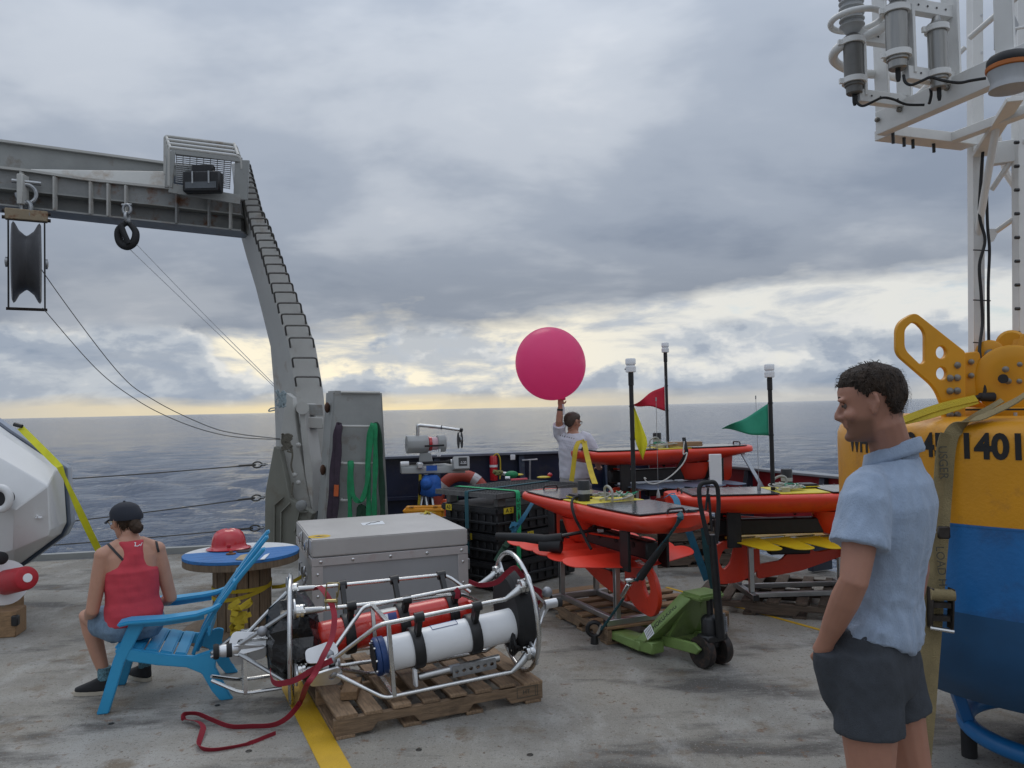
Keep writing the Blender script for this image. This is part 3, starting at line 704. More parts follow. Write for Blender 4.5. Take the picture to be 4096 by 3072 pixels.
# ================================================================ CRATES
ZK = .915
k0 = G(1985, 1975, ZK); ku = V((.70, .714, 0)).normalized(); kv = V((-ku.y, ku.x, 0)); KU, KV = 1.16, .79
KB = V((k0.x, k0.y, 0)) + kv * .0
def kp(u, v, z): return KB + ku * u + kv * v + V((0, 0, z))
def kbox(mb, u0, u1, v0, v1, z0, z1): return mb.hexa([kp(u0, v0, z0), kp(u1, v0, z0), kp(u1, v1, z0), kp(u0, v1, z0), kp(u0, v0, z1), kp(u1, v0, z1), kp(u1, v1, z1), kp(u0, v1, z1)])
CRATE = mat('black_crate_plastic', (.011, .0115, .013), .5, var=.35, vs=8, bump=.2, bs=40, stain=(.045, .043, .04), st=(.6, .85), ss=5)
hts = [(.02, .27), (.275, .525), (.53, .78)]
for i, (z0, z1) in enumerate(hts):
    kr = thing('plastic_crate', f'black ribbed plastic crate, {("lowest", "middle", "topmost")[i]} of the strapped stack beside the aluminium case', 'crate', kp(KU / 2, KV / 2, z0), math.atan2(ku.y, ku.x), group='stacked black crates')
    mb = MB(); kbox(mb, .03, KU - .03, .03, KV - .03, z0, z1 - .05); mb.build('body', CRATE, kr, bev=.012)
    mb = MB(); kbox(mb, 0, KU, 0, KV, z1 - .065, z1); mb.build('lid', CRATE, kr, bev=.014, seg=2)
    for side in range(2):
        n = 9 if side == 0 else 7
        for j in range(n):
            f0 = .10 + (.86 * j / n)
            mb = MB()
            if side == 0: kbox(mb, KU * f0, KU * f0 + .035, .014, .032, z0 + .03, z1 - .07)
            else: kbox(mb, .014, .032, KV * f0, KV * f0 + .035, z0 + .03, z1 - .07)
            mb.build('rib', CRATE, kr, bev=.003)
    for side in range(2):
        mb = MB()
        if side == 0: kbox(mb, .02, KU - .02, .0, .035, z0 + .09, z0 + .115)
        else: kbox(mb, .0, .035, .02, KV - .02, z0 + .09, z0 + .115)
        mb.build('waist_band', CRATE, kr, bev=.004)
    if i != 0:
        tags = ((.09, 0), (.62, 1)) if i == 2 else ((.34, 1), (.40, 0))
        for u, s_ in tags:
            mb = MB(); wd = .13 if i == 2 and s_ == 0 else .085
            if s_ == 0: kbox(mb, u, u + wd, -.004, -.001, z1 - .062 if i == 2 else z1 - .06, z1 - .006)
            else: kbox(mb, -.004, -.001, u, u + wd, z1 - .062, z1 - .004)
            lb = mb.build('tag_label', YTAG, kr)
            if s_ == 0 and i == 2: text('tag_text', 'A 2', .055, frame(kp(u + wd / 2, -.005, z1 - .034), ku, (0, 0, 1)), INK, lb)
            else: text('tag_text', 'A' + ('3' if i == 2 else '1'), .050, frame(kp(-.005, u + wd / 2, z1 - .034) if s_ else kp(u + wd / 2, -.005, z1 - .034), -kv if s_ else ku, (0, 0, 1)), INK, lb)
# grating panel on posts on top of the stack
gr = thing('grating_panel', 'black welded wire grating panel strapped on top of the black crates', 'grating', kp(KU / 2, KV / 2, .78), math.atan2(ku.y, ku.x))
GRATE = mat('coated_grating', (.12, .12, .12), .45, .5, var=.35, vs=30)
za, zb_ = ZK - .045, ZK
for u, v in ((.10, .06), (KU - .10, .06), (.10, KV - .06), (KU - .10, KV - .06)):
    mb = MB(); kbox(mb, u - .05, u + .05, v - .03, v + .03, .781, za); mb.build('spacer_block', mat('grey_block', (.12, .115, .11), .7, var=.3), gr, bev=.006)
fr = -.03
for a_, b_ in (((fr, fr), (KU - fr, fr)), ((KU - fr, fr), (KU - fr, KV - fr)), ((KU - fr, KV - fr), (fr, KV - fr)), ((fr, KV - fr), (fr, fr))):
    mb = MB(); mb.beam(kp(*a_, (za + zb_) / 2), kp(*b_, (za + zb_) / 2), .012, .045); mb.build('edge_bar', GRATE, gr)
nu_, nv_ = 30, 22
for i in range(1, nu_):
    mb = MB(); u = fr + (KU - 2 * fr) * i / nu_; mb.beam(kp(u, fr, zb_ - .006), kp(u, KV - fr, zb_ - .006), .005, .010); mb.build('grating_bar', GRATE, gr)
for i in range(1, nv_):
    mb = MB(); v = fr + (KV - 2 * fr) * i / nv_; mb.beam(kp(fr, v, zb_ - .014), kp(KU - fr, v, zb_ - .014), .005, .020); mb.build('grating_bar', GRATE, gr)
mb = MB(); kbox(mb, .02, KU - .05, -.02, .05, za - .012, za - .001); mb.build('base_bar', mat('brown_board', (.045, .030, .028), .7), gr)
# straps over the stack
gs = [kp(.24, KV + .04, .5), kp(.24, KV + .04, ZK - .01), kp(.24, KV + .02, ZK + .008), kp(.24, .4, ZK + .008), kp(.24, -.025, ZK + .008), kp(.24, -.045, ZK - .01), kp(.24, -.047, .6), kp(.24, -.03, .05)]
mb = MB(); mb.ribbon(fillet(gs, .02, 3), .055, ku, .004); gstrap = mb.build('cargo_strap', LIME); tag(gstrap, 'bright green printed cargo strap over the grating and crates', 'strap')
for q, (s_, zt_) in enumerate((('US C', .80),)):
    text('strap_text', s_, .050, frame(kp(.24, -.0500, zt_), (0, 0, 1), -ku), INK, gstrap, squash=1.0)
mb = MB(); dm = [(0, .05), (.016, 0), (0, -.05), (-.016, 0)]
mb.prism([kp(.24 + x, -.0495, .68 + z) for x, z in dm][::-1], -kv * .001); mb.build('strap_diamond', DGREENW, gstrap)
ts = [kp(KU * .3, KV * .5, ZK + .01)]
st0 = U(1858, 1925, 7.35); st1 = U(1840, 2090, 7.2)
mb = MB(); mb.ribbon(fillet([kp(-.035, .36, ZK + .006), kp(-.042, .36, ZK - .006), kp(-.042, .36, .34)], .008, 3), .05, kv, .004)
mb.ribbon([kp(-.035, .36, ZK + .006), kp(.4, .37, ZK + .006), kp(KU, .4, ZK + .006)], .05, kv, .004)
o = mb.build('ratchet_strap', TEALW); tag(o, 'dark teal ratchet strap with buckle on the left side of the crate stack', 'strap')
bk = kp(-.055, .36, .52); mb = MB(); mb.beam(bk - kv * .035 + V((0, 0, .06)), bk - kv * .035 - V((0, 0, .06)), .03, .006, up=kv); mb.beam(bk + kv * .035 + V((0, 0, .06)), bk + kv * .035 - V((0, 0, .06)), .03, .006, up=kv)
mb.tube([bk - kv * .04, bk + kv * .04], .014, 8); mb.tube([bk - kv * .05 + V((0, 0, -.055)) - ku * .02, bk + kv * .05 + V((0, 0, -.055)) - ku * .02], .006, 8); mb.build('ratchet', STEEL, o)
# odds and ends on the grating
zg = ZK + .004
def gg(px, py): return G(px, py, zg)
mb = MB(); c = gg(1992, 1906); 
for k in range(7): mb.tube(spline([c + V((random.uniform(-.055, .055), random.uniform(-.055, .055), .02 + .05 * random.random())) for _ in range(6)], 4), .010, 6)
o = mb.build('rope_knot', mat('olive_rope', (.16, .16, .06), .9, var=.3, vs=40)); tag(o, 'knot of olive rope on the wire grating', 'rope')
mb = MB(); mb.tube([gg(1998, 1903) + V((0, 0, .03)), gg(2030, 1905) + V((0, 0, .025))], .022, 10); o = mb.build('white_tube', WHITEP); tag(o, 'larger white plastic tube beside the rope knot on the grating', 'tube')
mb = MB(); mb.tube([gg(2022, 1919) + V((0, 0, .02)), gg(2040, 1919) + V((0, 0, .02))], .016, 10); o = mb.build('white_tube', WHITEP); tag(o, 'short white tube in front of the green bag on the grating', 'tube')
mb = MB(); mb.ell(gg(2047, 1911) + V((0, 0, .035)), (.075, .06, .042)); o = mb.build('green_bag', mat('green_bag_fabric', (.012, .20, .075), .7, var=.3, vs=30, bump=.6, bs=25)); tag(o, 'small crumpled green bag on the wire grating', 'bag')
mb = MB(); mb.beam(gg(2045, 1923) + V((0, 0, .012)), gg(2108, 1919) + V((0, 0, .012)), .03, .015); o = mb.build('pink_stick', mat('pink_plastic', (.70, .10, .13), .5)); tag(o, 'coral pink flat stick on the grating near the glider nose', 'stick')
for (px, py, lab) in ((2068, 1900, 'yellow paper disc on the far side of the grating'), (2175, 1910, 'yellow disc near the right corner of the grating')):
    mb = MB(); mb.lathe([(.075, 0), (.075, .008), (.05, .014), (0, .014)], gg(px, py), n=18); o = mb.build('yellow_disc', YTAG); tag(o, lab, 'disc')
mb = MB(); mb.ell(gg(2200, 1909) + V((0, 0, .025)), (.028, .028, .025)); o = mb.build('small_red_fitting', HATM); tag(o, 'small red fitting right of the yellow disc on the grating', 'fitting')

# yellow case, black bin, lifebuoy, extinguisher behind the crates
bin_ = thing('storage_bin', 'black storage bin under the yellow hard case', 'bin', U(1700, 2200, 8.75) * V((1, 1, 0)) if False else (U(1700, 2200, 8.75).x, 8.75, 0))
bx0 = WM[bin_.name].translation
mb = MB(); mb.box(bx0 + V((0, 0, .185)), (.62, .36, .37)); mb.build('body', CRATE, bin_, bev=.02, seg=2)
mb = MB(); mb.box(bx0 + V((0, 0, .385)), (.65, .39, .035)); mb.build('lid', CRATE, bin_, bev=.01)
pc = thing('hard_case', 'orange-yellow plastic hard case standing behind the aluminium case', 'case', bx0 + V((0, 0, .404)))
mb = MB(); mb.box(bx0 + V((0, 0, .404 + .12)), (.43, .19, .238)); mb.build('shell', PELI, pc, bev=.022, seg=3)
mb = MB(); mb.box(bx0 + V((0, 0, .404 + .20)), (.445, .20, .03)); mb.build('lid_seam', PELI, pc, bev=.008)
for s_ in (-.13, .13):
    for k in range(3):
        mb = MB(); mb.box(bx0 + V((s_ + .016 * (k - 1), -.06, .404 + .236)), (.008, .06, .012)); mb.build('hinge', BLACK, pc, bev=.002)
lb = thing('lifebuoy', 'orange lifebuoy ring with grey bands hung on the navy bulwark', 'lifebuoy', U(1848, 1998, 10.1))
lc = WM[lb.name].translation; R1, r2 = .30, .075
LBM = mat('faded_orange_vinyl', (.33, .050, .030), .5, var=.15, vs=8)
mb = MB(); mb.tube([lc + V((R1 * math.cos(a), .02 * math.sin(a), R1 * math.sin(a))) for a in [2 * math.pi * i / 40 for i in range(40)]], r2, 12, closed=True); mb.build('ring', LBM, lb)
for a0_ in (55, 145, 235, 325):
    mb = MB(); mb.tube([lc + V((R1 * math.cos(R(a)), .02 * math.sin(R(a)), R1 * math.sin(R(a)))) for a in range(a0_ - 8, a0_ + 9, 4)], r2 + .003, 12); mb.build('reflective_band', mat('reflective_tape', (.5, .5, .5), .35, .3), lb)
fe = thing('red_canister', 'slim red canister with white band and yellow lanyard on the navy bulwark', 'canister', U(1975, 1885, 10.45))
fc = WM[fe.name].translation
mb = MB(); mb.lathe([(.048, -.12), (.052, -.11), (.052, .18), (.045, .20), (.02, .205)], fc, n=16); mb.build('canister', HATM, fe)
mb = MB(); mb.lathe([(.053, .055), (.053, .085)], fc, n=16); mb.build('white_band', PAPER, fe)
mb = MB(); mb.tube(spline([fc + V(p) for p in ((.0, -.02, .20), (.05, -.02, .23), (.085, -.03, .17), (.09, -.03, .05), (.08, -.03, -.10))], 6), .009, 6); mb.build('lanyard', YELW, fe)
o = MB(); oc = U(1783, 2080, 9.4); o.lathe([(.05, -.28), (.06, -.26), (.06, .20), (.03, .24), (.0, .245)], oc, n=16); ob = o.build('orange_float', mat('bright_orange_plastic', (.70, .075, .01), .45)); tag(ob, 'upright orange float between the yellow case and crates', 'float')
# ================================================================ WAVE GLIDERS
def pv_extra(m, n, l, b, co):
    out = b.inputs['Base Color'].links[0].from_socket
    br = n.new('ShaderNodeTexBrick'); br.offset = 0; br.inputs['Scale'].default_value = 1.0
    br.inputs['Color1'].default_value = (.010, .010, .016, 1); br.inputs['Color2'].default_value = (.013, .012, .018, 1); br.inputs['Mortar'].default_value = (.24, .23, .25, 1)
    br.inputs['Mortar Size'].default_value = .0035; br.inputs['Mortar Smooth'].default_value = 0; br.inputs['Brick Width'].default_value = .105; br.inputs['Row Height'].default_value = .052
    l.new(co.outputs['Object'], br.inputs['Vector']); l.new(br.outputs[0], b.inputs['Base Color'])
PV = mat('solar_cells', (.012, .012, .018), .22, var=.1, extra=pv_extra, coat=.25, rvar=.05)
LEN, HW, DZ = 1.05, .30, .83            # half length, half width, deck height above the pallet
def hull_w(s):      # half width along s in [-1, 1]
    a = abs(s); return HW * (1 - .06 * a ** 2) * (1 - max(0, (a - .86) / .14) ** 2.6 * .55)
def hull_d(s):      # depth
    return .03 + .10 * max(0, 1 - abs((s - .10) / 1.0) ** 2.2) ** .8
def make_glider(name_label, wing_m, flag_m, flag_kind, loc, ang, mast_u=0.0, mast_v=.05, top_extra=None, stand=True):
    t = thing('wave_glider', name_label, 'wave glider', loc, ang, group='wave gliders on their stands')
    def b(mb, nm, m, par=None, **k): return mb.build(nm, m, par or t, local=True, **k)
    # hull
    ns = 40; rings = []
    for i in range(ns + 1):
        s_ = -1 + 2 * i / ns; s_ = math.copysign(1 - (1 - abs(s_)) ** 1.35, s_)
        wv, d = hull_w(s_), hull_d(s_); x = s_ * LEN
        prof = [(-.93, .0), (-.985, -.012), (-1.0, -.030), (-.985, -.055), (-.90, -.055 - d * .30), (-.70, -.05 - d * .70), (-.38, -.045 - d * .95), (0, -.045 - d), (.38, -.045 - d * .95), (.70, -.05 - d * .70), (.90, -.055 - d * .30), (.985, -.055), (1.0, -.030), (.985, -.012), (.93, .0), (.5, .003), (0, .004), (-.5, .003)]
        ef = 1 if abs(s_) < .97 else .75
        rise = .025 * max(0, abs(s_) - .6) ** 1.5
        rings.append([V((x, y * wv, DZ + (z * (ef if z < 0 else 1)) + rise)) for y, z in prof])
    mb = MB(); mb.rings(rings); hull = b(mb, 'hull', ORANGERED, ang=50)
    # solar panels
    for s0, s1 in ((.20, .86), (-.86, -.22)):
        n = 8; edge = []
        for i in range(n + 1):
            s_ = s0 + (s1 - s0) * i / n; edge.append((s_ * LEN, hull_w(s_) * .90))
        p = [(x, -y) for x, y in edge] + [(x, y) for x, y in reversed(edge)]
        mb = MB(); mb.prism([(x, y, DZ + .006 + .025 * max(0, abs(x / LEN) - .6) ** 1.5) for x, y in p], (0, 0, .010)); pn = b(mb, 'solar_panel', PV)
        mb = MB(); q = [V((x, y, DZ + .012 + .025 * max(0, abs(x / LEN) - .6) ** 1.5)) for x, y in p]; mb.tube(q, .006, 5, closed=True); b(mb, 'panel_frame', BLACKM, pn)
        for i in range(7):
            f = (i + .5) / 7; mb = MB(); mb.lathe([(.005, 0), (.005, .002), (0, .003)], (edge[0][0] + (edge[-1][0] - edge[0][0]) * f, -hull_w(s0 + (s1 - s0) * f) * .90, DZ + .020), n=8); b(mb, 'screw', STEEL, pn)
    # centre deck: yellow plate and fittings
    mb = MB(); mb.box((-.01, 0, DZ + .008), (.40, HW * 1.70, .010)); b(mb, 'deck_plate', YPLATE, bev=.003)
    mb = MB(); mb.lathe([(.047, .0), (.047, .15), (.042, .157), (.0, .157)], (-.02, -.17, DZ + .013), n=20); cyl = b(mb, 'antenna_housing', BLACK)
    mb = MB(); mb.lathe([(.0475, .055), (.0475, .085)], (-.02, -.17, DZ + .013), n=20); b(mb, 'housing_label', mat('grey_label', (.35, .36, .37), .5), cyl)
    mb = MB(); mb.box((-.17, -.12, DZ + .032), (.15, .17, .035)); pk = b(mb, 'satellite_antenna', BLACK, bev=.012, seg=2)
    mb = MB(); mb.box((-.17, -.12, DZ + .030), (.156, .176, .008)); b(mb, 'antenna_stripe', YPLATE, pk)
    mb = MB(); mb.tube(spline([(.06, -.02, DZ + .012), (.04, -.02, DZ + .10), (.09, -.02, DZ + .125), (.15, -.02, DZ + .09), (.15, -.02, DZ + .012)], 6), .010, 8); b(mb, 'hose_loop', mat('grey_hose', (.35, .34, .30), .6))
    mb = MB(); mb.lathe([(.045, 0), (.045, .035), (.035, .04), (0, .04)], (.12, .14, DZ + .013), n=16); b(mb, 'puck_antenna', mat('cream_plastic', (.42, .38, .24), .6, bump=.4, bs=50))
    mb = MB()
    for k in range(5): mb.tube(spline([(random.uniform(-.1, .2), random.uniform(-.08, .2), DZ + .02 + random.uniform(0, .05)) for _ in range(5)], 5), .006, 5)
    b(mb, 'coiled_line', mat('pale_rope', (.42, .42, .38), .8, var=.3, vs=60))
    mb = MB(); mb.tube(spline([(random.uniform(-.1, .2), random.uniform(-.05, .2), DZ + .02 + random.uniform(0, .06)) for _ in range(8)], 5), .0045, 5); b(mb, 'green_cord', mat('green_cord', (.02, .25, .14), .7))
    # handles at both ends
    for s_ in (-.90, .90):
        x = s_ * LEN; mb = MB(); mb.tube(fillet([(x, -.07, DZ + .012), (x, -.06, DZ + .045), (x, .06, DZ + .045), (x, .07, DZ + .012)], .02), .008, 8); b(mb, 'lifting_handle', BLACKM)
    # mast
    MH = {'yellow': .885, 'green': .83, 'red': .95}[flag_kind]
    mb = MB(); mb.lathe([(.018, .0), (.018, MH), (.022, MH + .003), (.022, MH + .10), (.017, MH + .105)], (mast_u, mast_v, DZ + .012), n=12); mast = b(mb, 'mast', BLACKM)
    mb = MB(); z = MH + .105; mb.lathe([(.030, z), (.041, z + .004), (.041, z + .044), (.034, z + .050), (.034, z + .060), (.041, z + .066), (.041, z + .102), (.036, z + .110), (.0, z + .111)], (mast_u, mast_v, DZ + .012), n=20); b(mb, 'weather_sensor', WHITEP, mast)
    mb = MB(); mb.box((mast_u - .02, mast_v - .030, DZ + .012 + z + .026), (.022, .014, .012)); b(mb, 'sensor_label', YTAG if flag_kind != 'yellow' else INK, mast)
    # whip antenna
    wx, wy = mast_u + .10, mast_v + .16 if flag_kind != 'green' else mast_v - .05
    mb = MB(); mb.lathe([(.016, 0), (.014, .03), (.006, .06), (.003, .075)], (wx, wy, DZ + .013), n=10); mb.tube([(wx, wy, DZ + .07), (wx + .004, wy, DZ + .78)], .0022, 5); mb.lathe([(.005, 0), (.005, .03)], (wx + .004, wy, DZ + .77), n=6); b(mb, 'whip_antenna', GALV)
    # skeg and keel box under the hull
    o_ = round_poly([(-.88, -.05), (-.70, -.05), (-.70, -.36), (-.76, -.40), (-.86, -.34)], .05)
    mb = MB(); mb.prism([(x, -.015, DZ + z - .02) for x, z in o_], (0, .03, 0)); b(mb, 'rudder', ORANGERED, bev=.006)
    rg = []
    for z, sx, sy in ((-.16, .22, .16), (-.26, .19, .13), (-.34, .155, .10), (-.36, .11, .07)):
        rg.append([V((-.36 + sx * math.cos(a) * (1 if abs(math.cos(a)) < .7 else .95), sy * math.sin(a), DZ + z)) for a in [2 * math.pi * i / 20 for i in range(20)]])
    mb = MB(); mb.rings(rg); b(mb, 'keel_pod', ORANGERED)
    mb = MB(); mb.prism([(-.1, -.10, DZ - .245), (.55, -.14, DZ - .20), (.55, -.13, DZ - .215), (-.1, -.09, DZ - .26)], (0, .02, 0)); b(mb, 'side_fin', ORANGERED)
    # sub: rail, struts, wings
    ZW = .45
    mb = MB(); mb.box((-.02, 0, ZW + .10), (1.35, .10, .13)); rail = b(mb, 'sub_rail', BLACK, bev=.012)
    for k in range(5):
        mb = MB(); mb.lathe([(.022, 0), (.022, .003)], (-.48 + .24 * k, -.0515, ZW + .12), (0, -1, 0), 12); b(mb, 'port_hole', RUBBER, rail)
    for x in (-.60, .55):
        for y in (-.16, .16):
            mb = MB(); mb.box((x, y, (ZW - .05 + DZ - .13) / 2 + .01), (.115, .025, DZ - .13 - ZW + .06)); b(mb, 'support_bracket', BLACK, bev=.004)
    for k in range(5):
        xc = -.56 + .25 * k
        for sgn in (-1, 1):
            oo = [(xc - .125, sgn * .03), (xc + .135, sgn * .03), (xc + .105, sgn * .34)] + [(xc + .010 + .080 * math.cos(a), sgn * (.47 + .080 * math.sin(a))) for a in [math.pi * i / 8 for i in range(9)]] + [(xc - .085, sgn * .34)]
            sw = [(x - abs(y) * .18, y) for x, y in oo]
            mb = MB(); mb.prism([(x, y, ZW + (x - xc) * (-.26 if flag_kind == 'yellow' else -.05) - abs(y) * .02) for x, y in sw], (0, 0, .007)); b(mb, 'wing', wing_m, bev=.0015)
    # sub body: nose and tail fairings below the wings (vertical plate)
    o1 = round_poly([(.30, -.02), (.62, -.02), (.70, -.10), (.74, -.24), (.66, -.37), (.45, -.35), (.30, -.25)], [.02, .05, .08, .08, .07, .06, .05])
    hole = round_poly([(.50, -.06), (.60, -.08), (.645, -.18), (.60, -.26), (.54, -.20)], .03)
    me_ = plate_mesh(o1, [hole], .035, .004); me_.transform(Matrix.Translation((0, 0, ZW - .0)) @ Matrix.Rotation(R(90), 4, 'X')); link('tail_fairing', me_, ORANGERED, t)
    o2 = round_poly([(.32, -.22), (.32, -.33), (-.05, -.27), (-.40, -.16), (-.62, -.02), (-.52, -.02), (-.42, -.09), (-.18, -.13), (-.12, -.10), (.05, -.12), (.12, -.19)], .03)
    me_ = plate_mesh(o2, [], .035, .004); me_.transform(Matrix.Translation((0, 0.001, ZW)) @ Matrix.Rotation(R(90), 4, 'X')); link('lower_fairing', me_, ORANGERED, t)
    mb = MB(); mb.box((0.05, 0, ZW - .10), (.34, .09, .07)); b(mb, 'control_box', BLACK, bev=.01)
    mb = MB(); mb.beam((-.2, .0, ZW - .045), (.35, 0.0, ZW - .045), .10, .03); b(mb, 'white_plate', WHITEP)
    mb = MB(); mb.tube(spline([(-.05, -.07, ZW + .18), (.0, -.07, ZW + .25), (-.1, -.02, ZW + .27), (-.28, .0, ZW + .22)], 6), .016, 8); b(mb, 'umbilical', RUBBER)
    # stand of slotted aluminium extrusion
    if stand:
        for x in (-.45, .42):
            mb = MB(); mb.beam((x, -.26, .022), (x, .26, .022), .045, .045); ft = b(mb, 'stand_foot', ALU, bev=.003)
            for y in (-.262, .262):
                mb = MB(); mb.box((x, y, .022), (.044, .006, .044)); b(mb, 'end_cap', BLACK, ft)
            for y in (-.16, .16):
                mb = MB(); mb.beam((x, y, .0455), (x, y, ZW - .012), .040, .040, up=(0, 1, 0)); lg = b(mb, 'stand_leg', ALU, bev=.003)
                mb = MB(); mb.beam((x, y - .0205, .06), (x, y - .0205, ZW - .03), .008, .002, up=(0, 1, 0)); b(mb, 'slot', BLACKM, lg)
            mb = MB(); mb.beam((x, -.24, ZW - .03), (x, .24, ZW - .03), .038, .030); b(mb, 'stand_crossbar', ALU, bev=.003)
        for y in (-.16, .16):
            mb = MB(); mb.beam((-.43, y, .022), (.40, y, .022), .038, .038); b(mb, 'stand_rail', ALU, bev=.003)
    # flag: a triangular pennant on the mast, given in camera-facing plan
    Mi = WM[t.name].inverted(); mz = DZ + loc[2]
    m0 = WM[t.name] @ V((mast_u, mast_v, 0)); 
    flg = {'red': [(-1, .0), 190, 1.22], 'yellow': [(1, -.2), 60, 1.0], 'green': [(-1, .2), 220, 1.0]}[flag_kind]
    mb = MB(); nx_, nz_ = 14, 8; vs, fs = [], []
    if flag_kind == 'yellow':
        for i in range(nx_ + 1):
            u = i / nx_
            for j in range(nz_ + 1):
                v = j / nz_
                wr = .10 * min(1, v / .70) if v < .72 else .10 - .045 * (v - .72) / .28
                wl0 = 0 if v < .66 else .052 * (v - .66) / .34
                xx = .018 + wl0 + (wr - wl0) * u
                zz = mz + .735 - .40 * v - .02 * math.sin(u * 3.1)
                yy = -.05 * u * v - .018 * math.sin(u * 8 + v * 4) * v
                vs.append(m0 + V((xx, yy, zz - m0.z)))
    else:
        hz = {'red': (.69, .415, .36), 'green': (.73, .465, .375)}[flag_kind]
        for i in range(nx_ + 1):
            u = i / nx_
            for j in range(nz_ + 1):
                v = j / nz_
                top, bot = hz[0], hz[1]; zc = bot + (top - bot) * (.38 if flag_kind == 'red' else .18)
                zt_, zb2 = top + (zc - top) * u, bot + (zc - bot) * u
                zz = mz + zt_ + (zb2 - zt_) * v + .035 * math.sin(u * 5.5) * (1 if flag_kind == 'red' else -.7) * u
                xx = -.02 - u * hz[2]; yy = .05 * math.sin(u * 7 + v * 1.5) * u
                vs.append(m0 + V((xx, yy, zz - m0.z)))
    for i in range(nx_):
        for j in range(nz_):
            a_ = i * (nz_ + 1) + j; fs.append((a_, a_ + 1, a_ + nz_ + 2, a_ + nz_ + 1))
    mb.add(vs, fs); fl = mb.build('pennant', flag_m, mast, ang=180)
    sol = fl.modifiers.new('cloth_thickness', 'SOLIDIFY'); sol.thickness = .003
    for zz in ((.73, .47) if flag_kind == 'yellow' else hz[:2]):
        mb = MB(); mb.lathe([(.022, 0), (.022, .01)], m0 + V((0, 0, mz + zz - m0.z)), n=10); mb.build('flag_clip', RUBBER, mast)
    return t
FRED = mat('red_pennant_cloth', (.55, .014, .040), .7, var=.12, vs=10)
FYEL = mat('yellow_pennant_cloth', (.70, .64, .015), .7, var=.10, vs=10)
FGRN = mat('green_pennant_cloth', (.025, .30, .18), .7, var=.12, vs=10)

# pallets under the gliders
p1a, p1b = V((.66, 5.70, 0)), V((.17, 6.90, 0))
d1 = (p1a - p1b).normalized(); n1 = V((-d1.y, d1.x, 0))        # n1 points right/away
if n1.x < 0: n1 = -n1
A1 = math.atan2(d1.y, d1.x)
pal1 = make_pallet('worn pallet carrying the glider with the yellow pennant', Lx=1.25, Dy=1.05, nb=7, seed=8, m=WOOD, bm_=WOODL)
# boards run across the jack's direction: long side along the glider axis
put(pal1, p1a - d1 * .625 + n1 * .5, A1)
G1c = V((.70, 6.22, PH)); g1a = math.atan2(-.917, .40)
make_glider('orange-red wave glider with drooping yellow pennant and red wings, nearest the pallet jack', WINGRED, FYEL, 'yellow', (G1c.x, G1c.y, PH), g1a, mast_u=.03, mast_v=.25)
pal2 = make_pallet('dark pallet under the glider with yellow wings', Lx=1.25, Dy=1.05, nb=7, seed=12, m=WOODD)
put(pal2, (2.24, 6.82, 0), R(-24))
make_glider('orange-red wave glider with green pennant and yellow wings, partly behind the standing man', WINGYEL, FGRN, 'green', (2.31, 6.64, PH), R(182), mast_u=.17, mast_v=.02)
for k in range(3):
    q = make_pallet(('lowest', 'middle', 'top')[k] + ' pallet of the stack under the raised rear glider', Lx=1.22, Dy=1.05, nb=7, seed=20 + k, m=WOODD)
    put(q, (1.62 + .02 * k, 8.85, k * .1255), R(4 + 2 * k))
make_glider('raised orange-red wave glider with red pennant and grey wings at the stern', WINGGREY, FRED, 'red', (1.66, 8.85, .378), R(198), mast_u=-.06, mast_v=0.0)
# white board standing beside the rear glider's tail
mb = MB(); c = U(2862, 1895, 8.55); mb.box(c + V((0, 0, -.05)), (.13, .03, .52)); o = mb.build('white_board', WHITE, None, bev=.005); tag(o, 'upright white board under the tail of the rear glider', 'board')
# steel brace from the tail to the deck
mb = MB(); mb.beam(U(2962, 1800, 8.9), U(3050, 1950, 8.6), .05, .012); mb.beam(U(3050, 1950, 8.6), U(3090, 2020, 8.5), .05, .012); o = mb.build('steel_brace', GALV); tag(o, 'slanted grey steel brace below the right tip of the rear glider', 'brace')
# timber on the rear glider's deck
zz = .378 + DZ + .03
o = MB(); o.box((0, 0, 0), (.37, .10, .05)); ob = link('timber_block', o.mesh('timber_block', .004), WOODL); ob.location = U(2738, 1762, 8.75) * V((1, 1, 0)) + V((0, 0, zz + .02)); tag(ob, 'pale timber block lying on the rear glider deck', 'wood block')
# black tie strap over the rear glider and white rope
mb = MB(); mb.ribbon(spline([U(2735, 1750, 8.5), U(2742, 1790, 8.45), U(2745, 1812, 8.45), U(2720, 1860, 8.5), U(2690, 1920, 8.55)], 5), .04, (1, 0, 0), .005); o = mb.build('tie_strap', RUBBER); tag(o, 'black tie strap hanging over the side of the rear glider', 'strap')
mb = MB(); mb.tube(spline([U(2737, 1765, 8.42), U(2733, 1815, 8.40), U(2748, 1812, 8.38), U(2735, 1850, 8.36), U(2700, 1890, 8.36), U(2660, 1920, 8.36), U(2620, 1935, 8.36), U(2590, 1930, 8.36), U(2577, 1912, 8.36), U(2585, 1915, 8.36)], 6), .007, 6); o = mb.build('white_rope', mat('white_rope', (.55, .54, .50), .8, var=.2, vs=80)); tag(o, 'thin white rope drooping from the rear glider', 'rope')
# yellow sling over the left nose of the rear glider
mb = MB(); top = U(2325, 1765, 8.80)
mb.ribbon(spline([top + V((-.02, .05, 0)), U(2312, 1772, 8.6), U(2302, 1800, 8.45), U(2292, 1880, 8.35), U(2286, 1925, 8.3)], 6), .05, (1, .2, 0), .004)
mb.ribbon(spline([top + V((.04, .05, 0)), U(2338, 1775, 8.45), U(2350, 1830, 8.2), U(2365, 1890, 7.9), U(2380, 1935, 7.6)], 6), .055, (1, .2, 0), .004)
mb.ribbon(spline([U(2312, 1772, 8.6), U(2325, 1763, 8.7), U(2338, 1775, 8.45)], 6), .055, (0, 1, .2), .004)
o = mb.build('lifting_sling', YELW); tag(o, 'yellow lifting sling looped over the left nose of the rear glider', 'strap')
